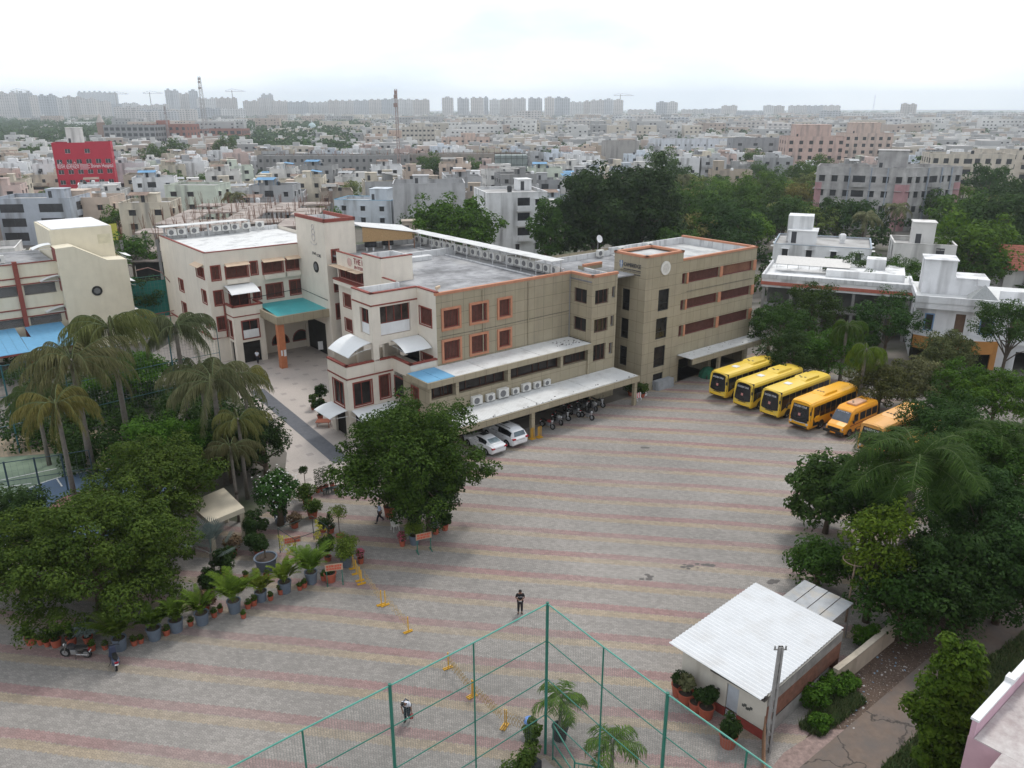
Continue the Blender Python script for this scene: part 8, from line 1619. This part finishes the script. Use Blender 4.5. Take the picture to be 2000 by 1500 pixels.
def proto_far(k):
    b = MB(); w, d, nf = pr.uniform(8, 15), pr.uniform(8, 13), pr.choice((1, 2, 2, 3, 3)); H = nf*3.1; b.m = 0; b.box(0, 0, 0, w, d, H, skip='tb')
    for x0, y0, x1, y1 in ((0, 0, w, .2), (0, d-.2, w, d), (0, .2, .2, d-.2), (w-.2, .2, w, d-.2)): b.box(x0, y0, H, x1, y1, H+.8)
    x, y = pr.uniform(.5, w-4), pr.uniform(2, d-4); b.box(x, y, H-.2, x+3.2, y+3, H+2.5); b.box(x+3.3, y, H-.2, x+5 if x+5 < w else w-.3, y+2.6, H+1.2)
    if pr.random() < .6: b.box(-.5 if pr.random() < .5 else 0, -1.0, H-3.2, w*.6, -.01, H-2.2)
    b.m = 2; b.poly([(.2, .2, H+.02), (w-.2, .2, H+.02), (w-.2, d-.2, H+.02), (.2, d-.2, H+.02)]); b.m = 1
    for f in range(nf):
        n = max(2, int(w/4))
        for i in range(n): 
            if pr.random() < .8: c = w*(i+.5)/n; ww_ = pr.uniform(.5, .9); b.box(c-ww_, -.03, f*3.1+1, c+ww_, -.004, f*3.1+2.2)
        for i in range(2): c = d*(i+.5)/2; b.box(-.03, c-.6, f*3.1+1, -.004, c+.6, f*3.1+2.2); b.box(w+.004, c-.6, f*3.1+1, w+.03, c+.6, f*3.1+2.2)
    b.m = 3 if pr.random() < .6 else 1; x, y = pr.uniform(1, w-1), pr.uniform(1, d-1); b.lathe([(0, .5), (.55, .5), (.55, 1.6), (0, 1.8)], 8, (x, y, H)); 
    for _ in range(pr.choice((0, 1, 2))):
        b.m = pr.choice((5, 6, 7)); x, y = pr.uniform(.3, w-4), pr.uniform(.3, d-3); b.poly([(x, y, H+2), (x+pr.uniform(2.5, 4), y, H+2), (x+3.5, y+2.8, H+2.5), (x, y+2.8, H+2.5)]); b.m = 1; b.bar((x, y, H), (x, y, H+2), .1); b.bar((x+2.5, y, H), (x+2.5, y, H+2), .1)
    if pr.random() < .35: b.m = 7; [b.bar((x, y, H), (x, y, H+pr.uniform(1, 2)), .25) for x in (.2, w/2, w-.2) for y in (.2, d-.2)]
    b.m = 1; b.box(w*.1, -.04, .2, w*pr.uniform(.4, .8), -.005, 2.5)
    o = b.build('house', [M_pl1, M_win, M_rooft, M_white, M_tank, SHM[0], SHM[1], SHM[3]]); o['nf'] = nf; return o
NEARP = [proto_near(k) for k in range(16)]; FARP = [proto_far(k) for k in range(26)]
SPECIAL = [(118, 385, 19, 20), (250, 560, 34, 62), (505, 352, 70, 18), (795, 348, 56, 18), (966, 358, 20, 14), (952, 500, 16, 20), (770, 455, 20, 17), (655, 440, 18, 14), (330, 440, 16, 14), (106, 470, 16, 14), (-2, 480, 20, 16), (1388, 372, 18, 14), (1268, 312, 54, 18), (1425, 332, 36, 16), (1180, 333, 20, 18), (1528, 345, 30, 20), (1640, 330, 28, 20), (1805, 385, 34, 24), (1905, 372, 44, 24), (715, 290, 48, 18), (785, 297, 28, 18), (862, 300, 38, 18), (207, 291, 130, 30), (228, 312, 110, 20), (353, 322, 34, 18)]
SPW = [(G(px, py), w, d) for px, py, w, d in SPECIAL]
def pxof(x, y, z=0):
    v = np.array([x, y, z-HC]); zz = v@_fw; return 1000+FPX*(v@_rt)/zz, 750-FPX*(v@_up)/zz
def blocked(x, y):
    for g, w, d in SPW:
        if g.x-7 < x+5 and x < g.x+w+2 and g.y-(26 if w < 60 else 34 if 505 <= g.z+505 and d == 18 else 10) < y+5 and y < g.y+d+3: return True
    return False
cells = []; side_cells = []; r = random.Random(99)
y = 150
while y < 700:
    row = .95*y+60; x = -row+r.uniform(0, 8)
    while x < row:
        px, py = pxof(x+5, y, 4)
        if not -60 < px < 2060 and r.random() < .85: side_cells.append((x, y))
        elif -60 < px < 2060 and not blocked(x, y):
            rel = Vector((x-OO.x, y-OO.y, 0)); la, ly = rel.dot(AX), rel.dot(AY); inside = (-60 < la < 20 and ly < 72 and ly > -20)
            wood = (px > 1085 and y < 255) or (px > 1290 and y < 330 and px < 1620) or (px > 1880 and y < 300) or (230 < px < 500 and 360 < y < 470 and px < 470 and False)
            belt = (y > 540 and px < 220 and r.random() < .75) or (y > 500 and 430 < px < 720 and r.random() < .7) or r.random() < .15
            if not inside and not wood: cells.append((x+r.uniform(-1, 1), y+r.uniform(-1.5, 1.5), px, py, belt))
        x += r.uniform(11.2, 15.5)
    y += r.uniform(12, 15.5)
cells.sort(key=lambda c: math.hypot(c[0], c[1])); colk = ['white']*8+['off-white']*5+['pale grey']*5+['cream']*3+['grey', 'grey', 'grey', 'beige', 'beige', 'blue-grey', 'pale pink', 'pale blue', 'peach', 'pale pink', 'pale green', 'beige']; hn = 0; hf = 0; far_rest = []; town_trees = []; cnt = {}; tq = []
LM = [(-50, 'behind the yellow school wing'), (235, 'behind the building site'), (330, 'around the pale green house'), (500, 'behind the cream stair tower'), (660, 'by the pale blue house'), (800, 'behind the blank grey wall'), (950, 'behind the black-tank flats'), (1100, 'behind the huge dark tree'), (1300, 'above the wood'), (1520, 'by the pink flats'), (1760, 'at the cream arched flats')]
ORD = ['', 'second ', 'third ', 'fourth ', 'fifth ', 'sixth ', 'seventh ', 'eighth ', 'ninth ', 'tenth ']; town = []
for (x, y, px, py, belt) in cells:
    if belt and py > 330 and len(tq) < 60: o = dup(MT[r.randrange(4)], (x+5, y+5, 0), r.uniform(0, 6)); o.scale = (r.uniform(.6, .95),)*3; tq.append((px, py, o)); continue
    if belt: town_trees.append((x+4, y+4)); continue
    rz = R(r.choice((4, 8, -4, 0, 10, -8, 94, 5))+(16 if px < 520 else -8 if px > 1300 else 4)); ck = r.choice(colk); jf = r.uniform(.8, 1.12); c = tuple(v*jf for v in CN[ck])
    if hn+hf < 292:
        near = hn < 96; src = NEARP[hn % 16] if near else FARP[hf % 26]; reuse = (hn >= 16) if near else (hf >= 26)
        o = dup(src, (x, y, 0), rz) if reuse else src
        if not reuse: o.location = (x, y, 0); o.rotation_euler = (0, 0, rz)
        if near:
            for ch in o.children:
                ch.color = (*c, 1)
                for g in ch.children: g.color = (*c, 1)
            hn += 1
        else: o.color = (*c, 1); hf += 1
        town.append((o, px, py, ck, src['nf'], near))
    else: far_rest.append((x, y, rz, c))
far_rest += [(x, y, R(r.choice((4, 8, -4))), None) for x, y in side_cells]
for (o, px, py, ck, nf, near) in sorted(town, key=lambda q: q[1]):
    zone = [n for l, n in LM if px >= l-30][-1] if px > -80 else LM[0][1]; dist = 'near' if py > 372 else 'middle' if py > 335 else 'farther' if py > 305 else 'distant'
    base = f"{dist} {ck} {['one', 'two', 'three'][nf-1]}-storey house"; key = (base, zone); cnt[key] = cnt.get(key, 0)+1; k = cnt[key]-1
    lab = f"{ORD[k]}{base} {zone}" if k == 0 else f"{base}, {ORD[min(k, 9)].strip()} from the left, {zone}"
    tag(o, lab, 'house', f'town houses {zone}')
for j, (px, py, o) in enumerate(sorted(tq, key=lambda q: q[0])):
    zone = [n for l, n in LM if px >= l-30][-1] if px > -80 else LM[0][1]; key = ('tree', zone); cnt[key] = cnt.get(key, 0)+1
    o['label'] = f"{ORD[min(cnt[key]-1, 9)] or 'first '}green tree from left among the houses {zone}"; o['group'] = 'street trees '+zone
    for ch in o.children: ch.color = (1.2, 1.4, .8, 1)
# rest of the town: thousands of far houses, one mesh
rng = np.random.default_rng(8); Qv = []; Mi = []
def qbox(x, y, z0, w, d, z1, rz, mi, top=None, wins=0):
    ca, sa = math.cos(rz), math.sin(rz); P = lambda a, b, z: (x+a*ca-b*sa, y+a*sa+b*ca, z)
    for (a, b, c, e) in ((0, 0, w, 0), (w, 0, w, d), (w, d, 0, d), (0, d, 0, 0)): Qv.extend([P(a, b, z0), P(c, e, z0), P(c, e, z1), P(a, b, z1)]); Mi.append(mi)
    Qv.extend([P(0, 0, z1), P(w, 0, z1), P(w, d, z1), P(0, d, z1)]); Mi.append(5 if top is None else top)
    for f in range(wins):
        n = max(2, int(w/3.6))
        for i in range(n):
            if rng.random() < .3: continue
            c = w*(i+.5)/n; z = f*3.1+1.0; Qv.extend([P(c-.8, -.05, z), P(c+.8, -.05, z), P(c+.8, -.05, z+1.2), P(c-.8, -.05, z+1.2)]); Mi.append(4)
pal = [(.60, .59, .57), (.36, .355, .35), (.50, .45, .38), (.44, .36, .31)]; FM = [mat('far_plaster_%d' % i, c, .9, .2, .02) for i, c in enumerate(pal)]+[M_win, mat('far_roof', (.40, .385, .37), .9, .3, .03)]
for (x, y, rz, c) in far_rest:
    nf = int(rng.choice([1, 2, 2, 3])); w, d = rng.uniform(8, 14), rng.uniform(8, 12); qbox(x, y, 0, w, d, nf*3.1+.8, rz, int(rng.integers(0, 4)), wins=nf); qbox(x+rng.uniform(1, 4), y+rng.uniform(2, 5), nf*3.1, 3.5, 3, nf*3.1+2.8, rz, int(rng.integers(0, 2)))
y = 700.
far_tree = [(a, b, 1.0) for a, b in town_trees]
while y < 3200:
    x = -.9*y-30; st = 13+y*.006
    while x < .9*y+30:
        px, py = pxof(x, y, 3); q = rng.random(); p_tree = .9 if px < 215 and y < 1500 else .8 if (430 < px < 700 and y < 1300) else .22 if px < 900 else .16 if px < 1500 else .2
        n2 = math.sin(x*.011+1.3)*math.sin(y*.009)+math.sin(x*.031+y*.02); p_tree = min(.95, max(.03, p_tree+.22*n2))
        if q < p_tree: far_tree.append((x, y, 1+y*.0005))
        elif not blocked(x, y):
            nf = int(rng.choice([2, 2, 3, 3, 4, 5])) if px > 700 else int(rng.choice([1, 2, 2, 3])); big_ = rng.random() < .06; w, d = rng.uniform(9, 17)*(1+y*.0001), rng.uniform(9, 14)
            if big_: w, nf = rng.uniform(25, 45), int(rng.choice([4, 5, 6]))
            qbox(x, y, 0, w, d, nf*3.1+.8, R(float(rng.uniform(-12, 12))), int(rng.integers(0, 4)), wins=nf if y < 1900 else 0); qbox(x+rng.uniform(1, 4), y+2, nf*3.1, 3.5, 3, nf*3.1+3, 0, int(rng.integers(0, 2)))
        x += st*rng.uniform(.9, 1.4)
    y += st*rng.uniform(1.0, 1.25)
o = npmesh('far_town', np.array(Qv), 4, FM, None, Mi); tag(o, 'sea of pale low houses and blocks fading into the haze towards the horizon', 'town', kind='stuff')
# far trees: one mass of crowns
Cs, Rs = [], []
for (x, y, s) in far_tree:
    for k in range(3): Cs.append((x+rng.uniform(-3.5, 3.5)*s, y+rng.uniform(-3, 3)*s, rng.uniform(3.5, 7)*s)); Rs.append(rng.uniform(2.2, 4.2)*s)
Cs = np.array(Cs); Rs = np.array(Rs); o = npmesh('far_trees', cloud(rng, Cs, Rs, 26, 2.4, .7, .6, .8), 4, M_leafd); o.color = (1.5, 1.6, 1.2, 1); tag(o, 'belts of dark green trees between the far houses up to the skyline', 'trees', kind='stuff')
# wood floor undergrowth behind the school on the right
Cs = []
while len(Cs) < 900:
    x, y = rng.uniform(8, 190), rng.uniform(95, 330); px, py = pxof(x, y, 2); rel = Vector((x-OO.x, y-OO.y, 0))
    if px > 1060 and not (-60 < rel.dot(AX) < 18 and -20 < rel.dot(AY) < 16) and not blocked(x-4, y-2) and not (1740 < px < 2010 and y < 118): Cs.append((x, y, rng.uniform(.6, 2.8)))
Cs = np.array(Cs); o = npmesh('undergrowth', cloud(rng, Cs, rng.uniform(1.5, 3.2, len(Cs)), 60, .9, .6, .7, .7), 4, M_leafd); o.color = (1.2, 1.3, .9, 1); tag(o, 'dark undergrowth covering the ground of the wood behind and beside the school', 'undergrowth', kind='stuff')
# more individual wood trees, one by one
r = random.Random(31); k = 0
wt_ = []; wq = []
yy_ = 128.
while yy_ < 320:
    x = 10.
    while x < .66*yy_+20:
        px, py = pxof(x, yy_, 6); rel = Vector((x-OO.x, yy_-OO.y, 0))
        if px > 1300 and not (px > 1600 and 172 < yy_ < 262 and px < 1900) and not blocked(x-4, yy_-2) and not (rel.dot(AX) < 25 and rel.dot(AY) < 20) and not (1480 < px < 1850 and yy_ < 165): wt_.append((x+r.uniform(-3, 3), yy_+r.uniform(-3, 3), px, py))
        x += r.uniform(9, 14)
    yy_ += r.uniform(10, 15)
for (x, y, px, py) in wt_[:120]:
    kk = r.choice((0, 1, 1, 2, 3)); s = r.uniform(.75, 1.15); ci = r.randrange(6); c = ((.8, 1, .6), (1.7, 1.9, 1.1), (1.1, 1.3, .6), (1.3, 1.2, .7), (1.9, 2.0, 1.2), (1.0, 1.35, .5))[ci]; o = dup(MT[kk], (x, y, 0), r.uniform(0, 6)); o.scale = (s, s, s*.85)
    for ch in o.children: ch.color = (*c, 1)
    wq.append((y, px, o, ('mid green', 'pale', 'yellow-green', 'olive', 'light', 'bright green')[ci]))
wq.sort(key=lambda q: q[0])
for bi, nm in enumerate(('nearest', 'second', 'third', 'fourth', 'fifth', 'sixth', 'farthest')):
    for j, (y, px, o, cn) in enumerate(sorted(wq[bi*18:bi*18+18], key=lambda q: q[1])): o['label'] = f'{cn} tree, {ORDN[j]} from left in the {nm} row of the wood'; o['group'] = f'trees in the {nm} row of the wood'
# ================================================================ haze over the whole town
b = MB(); b.box(-5200, -400, -1.2, 5200, 6500, 150); hz = b.build('haze', None or mat('tmp', (1, 1, 1))); m = bpy.data.materials.new('haze_air'); m.use_nodes = True; n = m.node_tree; n.nodes.clear(); v = n.nodes.new('ShaderNodeVolumePrincipled'); v.inputs['Color'].default_value = (.88, .95, 1.0, 1); v.inputs['Density'].default_value = .00022; v.inputs['Anisotropy'].default_value = .72
o = n.nodes.new('ShaderNodeOutputMaterial'); n.links.new(v.outputs[0], o.inputs['Volume']); hz.data.materials.clear(); hz.data.materials.append(m); hz['kind'] = 'stuff'; hz['label'] = 'thin pale haze in the air over the town'
# ================================================================ people
def skinmesh(name, m, parent, verts, edges, radii, root_i=0, sub=1):
    me = bpy.data.meshes.new(name); bm = bmesh.new(); lay = bm.verts.layers.skin.verify()
    vs = []
    for p, r in zip(verts, radii):
        v = bm.verts.new(p); v[lay].radius = (r, r) if isinstance(r, float) else r; vs.append(v)
    for a, b in edges: bm.edges.new((vs[a], vs[b]))
    vs[root_i][lay].use_root = True
    bm.to_mesh(me); bm.free()
    o = bpy.data.objects.new('tmp', me); S.collection.objects.link(o)
    k = o.modifiers.new('s', 'SKIN'); k.use_smooth_shade = True; b = o.modifiers.new('b', 'SUBSURF'); b.levels = sub; b.render_levels = sub
    bpy.context.view_layer.update()
    nm = bpy.data.meshes.new_from_object(o.evaluated_get(bpy.context.evaluated_depsgraph_get())); bpy.data.objects.remove(o)
    nm.materials.clear(); nm.materials.append(m)
    for p in nm.polygons: p.use_smooth = True
    o = bpy.data.objects.new(name, nm); S.collection.objects.link(o); o.parent = parent; return o
M_skin = mat('brown_skin', (.2, .105, .07), .6, .08, 4); M_hair = mat('black_hair', (.012, .01, .01), .7, .3, 30)
def person(label, loc, rz, pose, shirt, trous, shoes=(.02, .02, .02), group=None, sleeves=True):
    t = thing('person', label, 'person', loc, rz, group); P = {k: Vector(v) for k, v in pose.items()}
    V = ['pelvis', 'belly', 'chest', 'neck', 'head0', 'head1', 'shL', 'elL', 'wrL', 'shR', 'elR', 'wrR', 'hipL', 'knL', 'anL', 'toL', 'hipR', 'knR', 'anR', 'toR']
    rad = [(.15, .12), (.145, .11), (.17, .115), .055, .095, .085, .062, .044, .03, .062, .044, .03, .09, .065, .042, .036, .09, .065, .042, .036]
    E = [(0, 1), (1, 2), (2, 3), (3, 4), (4, 5), (2, 6), (6, 7), (7, 8), (2, 9), (9, 10), (10, 11), (0, 12), (12, 13), (13, 14), (14, 15), (0, 16), (16, 17), (17, 18), (18, 19)]
    vs = [P[k] for k in V]
    for s in ('L', 'R'):       # palm, thumb and four fingers
        i = V.index('wr'+s); d = (P['wr'+s]-P['el'+s]).normalized(); side = d.cross(Vector((0, 0, 1)));
        side = side.normalized() if side.length > .1 else Vector((1, 0, 0)); dn = d.cross(side).normalized()
        vs.append(P['wr'+s]+d*.07); rad.append(.03); E.append((i, len(vs)-1)); pi_ = len(vs)-1
        for k, ln in enumerate((.05, .065, .07, .06)):
            o = side*(.027-.018*k)
            vs.append(vs[pi_]+o+d*.03); rad.append(.0095); E.append((pi_, len(vs)-1))
            vs.append(vs[pi_]+o*1.1+d*(.03+ln*.6)+dn*.012); rad.append(.0085); E.append((len(vs)-2, len(vs)-1)); vs.append(vs[pi_]+o*1.1+d*(.03+ln*.8)+dn*.035); rad.append(.0075); E.append((len(vs)-2, len(vs)-1))
        vs.append(P['wr'+s]+d*.045+side*.04); rad.append(.012); E.append((pi_, len(vs)-1)); vs.append(vs[-1]+d*.035+side*.012+dn*.01); rad.append(.01); E.append((len(vs)-2, len(vs)-1))
    b = skinmesh('body', M_skin, t, vs, E, [r if isinstance(r, tuple) else float(r) for r in rad])
    hd = (P['head1']-P['head0']); up = hd.normalized(); f = Vector(pose['look']).normalized(); c = (P['head0']+P['head1'])/2
    m = MB()                     # nose, ears, eyes and mouth
    rt = f.cross(up).normalized(); nose = c+f*.1-up*.01; m.obox(nose-f*.02, rt*.014, up*.022, f*.035)
    m.build('nose', M_skin, b)
    for s in (1, -1):
        m = MB(); m.obox(c+rt*s*.092-up*.03, f*.02, rt*.008, up*.055); m.build('ear', M_skin, b)
        m = MB(); m.obox(c+f*.088+rt*s*.034+up*.018, rt*.014, up*.007, f*.008); m.build('eye', M_hair, b)
    m = MB(); m.obox(c+f*.092-up*.055, rt*.026, up*.006, f*.006); m.build('mouth', mat('lip', (.16, .05, .045), .6), b)
    # hair cap
    me = bpy.data.meshes.new('hair'); bm = bmesh.new(); bmesh.ops.create_icosphere(bm, subdivisions=3, radius=1)
    bmesh.ops.delete(bm, geom=[v for v in bm.verts if v.co.dot(f) > .55 and v.co.dot(up) < .45 or v.co.dot(up) < -.35], context='VERTS')
    for v in bm.verts: v.co = c+up*.022-f*.008+Vector((v.co.x*.105, v.co.y*.108, v.co.z*.112))
    bm.to_mesh(me); bm.free(); me.materials.append(M_hair); h = bpy.data.objects.new('hair', me); S.collection.objects.link(h); h.parent = t
    for p in me.polygons: p.use_smooth = True
    # clothes follow the body
    ms = mat('shirt_'+str(shirt), shirt, .85, .1, 6); mt = mat('trousers_'+str(trous), trous, .85, .12, 6)
    mid = lambda a, b, k: P[a]+(P[b]-P[a])*k
    Vs = [P['pelvis']+Vector((0, 0, .02)), P['belly'], P['chest'], mid('chest', 'neck', .6), P['shL'], mid('shL', 'elL', .8), P['shR'], mid('shR', 'elR', .8)]
    skinmesh('shirt', ms, t, Vs, [(0, 1), (1, 2), (2, 3), (2, 4), (4, 5), (2, 6), (6, 7)], [(.178, .142), (.172, .135), (.195, .138), .075, .085, .074, .085, .074])
    Vs = [P['pelvis']+Vector((0, 0, .03)), P['hipL'], P['knL'], mid('knL', 'anL', .93), P['hipR'], P['knR'], mid('knR', 'anR', .93)]
    skinmesh('trousers', mt, t, Vs, [(0, 1), (1, 2), (2, 3), (0, 4), (4, 5), (5, 6)], [(.168, .135), .112, .085, .068, .112, .085, .068])
    for s in ('L', 'R'):
        d = (P['to'+s]-P['an'+s]); d.z = 0; d.normalize(); a = P['an'+s]
        skinmesh('shoe', mat('shoe_leather', shoes, .5), t, [Vector((a.x, a.y, a.z-.02))-d*.05, Vector((a.x, a.y, a.z-.045))+d*.06, Vector((a.x, a.y, a.z-.055))+d*.17], [(0, 1), (1, 2)], [.052, .05, .038])
    return t, P
def stand(**kw):
    p = dict(pelvis=(0, 0, .93), belly=(0, 0, 1.08), chest=(0, 0, 1.3), neck=(0, .0, 1.47), head0=(0, -.01, 1.56), head1=(0, -.02, 1.67), shL=(.17, 0, 1.4), elL=(.23, .02, 1.12), wrL=(.22, -.05, .88), shR=(-.17, 0, 1.4), elR=(-.23, .02, 1.12), wrR=(-.22, -.05, .88),
             hipL=(.09, 0, .88), knL=(.1, -.02, .49), anL=(.11, .02, .09), toL=(.13, -.12, .04), hipR=(-.09, 0, .88), knR=(-.1, -.02, .49), anR=(-.11, .02, .09), toR=(-.13, -.12, .04), look=(0, -1, -.1)); p.update(kw); return p
# the figures face local -Y
t, P = person('man in black T-shirt and trousers standing in the yard with a controller', G(1015, 1198), R(4), stand(head0=(0, -.03, 1.55), head1=(0, -.07, 1.65), elL=(.27, .02, 1.13), wrL=(.08, -.22, 1.12), elR=(-.27, .02, 1.13), wrR=(-.08, -.22, 1.12), look=(0, -1, -.6)), (.012, .012, .014), (.022, .02, .022))
b = MB(); b.box(-.09, -.37, 1.08, .09, -.29, 1.12); tag(b.build('remote_controller', M_steel), 'small grey controller in the hands of the man in black', 'controller').location = G(1015, 1198)
m = text_obj('Fly more', .08, M_wtext, t, Matrix.Translation((-.11, -.152, 1.27)) @ Matrix.Rotation(R(90), 4, 'X'), .004, 'shirt_print', .22)
t, P = person('guard in a light blue shirt and dark trousers walking past the big red pot', G(742, 1021), R(-70), stand(knL=(.1, -.2, .52), anL=(.1, -.28, .12), toL=(.1, -.42, .05), knR=(-.1, .03, .5), anR=(-.1, .3, .2), toR=(-.1, .24, .07), elL=(.22, .1, 1.13), wrL=(.2, -.02, .9), elR=(-.24, .0, 1.14), wrR=(-.18, -.2, 1.2)), (.42, .5, .68), (.018, .018, .03))
t, P = person('man in white shirt bending forward behind the green net, red bag in hand', G(796, 1408), R(-12), stand(pelvis=(0, .05, .9), belly=(0, -.02, 1.04), chest=(0, -.16, 1.2), neck=(-.03, -.3, 1.32), head0=(-.06, -.36, 1.37), head1=(-.08, -.45, 1.41), shL=(.17, -.18, 1.3), elL=(.26, -.16, 1.04), wrL=(.3, -.2, .8), shR=(-.17, -.22, 1.3), elR=(-.22, -.25, 1.05), wrR=(-.14, -.3, .85), hipL=(.09, .05, .86), hipR=(-.09, .05, .86), knR=(-.1, -.1, .48), anR=(-.11, -.04, .09), knL=(.12, -.2, .52), anL=(.13, .1, .25), toL=(.13, .04, .1), look=(0, -.7, -.8)), (.6, .62, .68), (.018, .028, .035))
b = MB(); b.tube([(-.12, -.35, 1.32), (-.05, -.05, 1.42), (.06, .08, 1.2), (.14, .02, 1.05)], .03, 6); b.build('shoulder_strap', mat('navy_strap', (.02, .04, .08), .8), t)
b = MB(); b.box(.24, -.32, .42, .38, -.16, .72); o = tag(b.build('handbag', mat('red_bag', (.3, .06, .06), .7)), 'small red bag hanging from the bending man\'s hand', 'bag'); o.location = t.location; o.rotation_euler = t.rotation_euler; bevel_obj(o, .03)
person('man in a white shirt seen from behind at the cream building entrance', G(503, 710), R(172), stand(knL=(.1, -.1, .5), anL=(.1, -.12, .09), toL=(.1, -.26, .04), anR=(-.1, .16, .12), toR=(-.1, .06, .05)), (.62, .64, .7), (.02, .02, .03))
person('man in a pink shirt seen from behind, left of the white-shirted man at the entrance', G(488, 705), R(180), stand(knL=(.1, -.1, .5), anL=(.1, -.12, .09), toL=(.1, -.26, .04), anR=(-.1, .16, .12), toR=(-.1, .06, .05)), (.5, .25, .28), (.2, .17, .15))
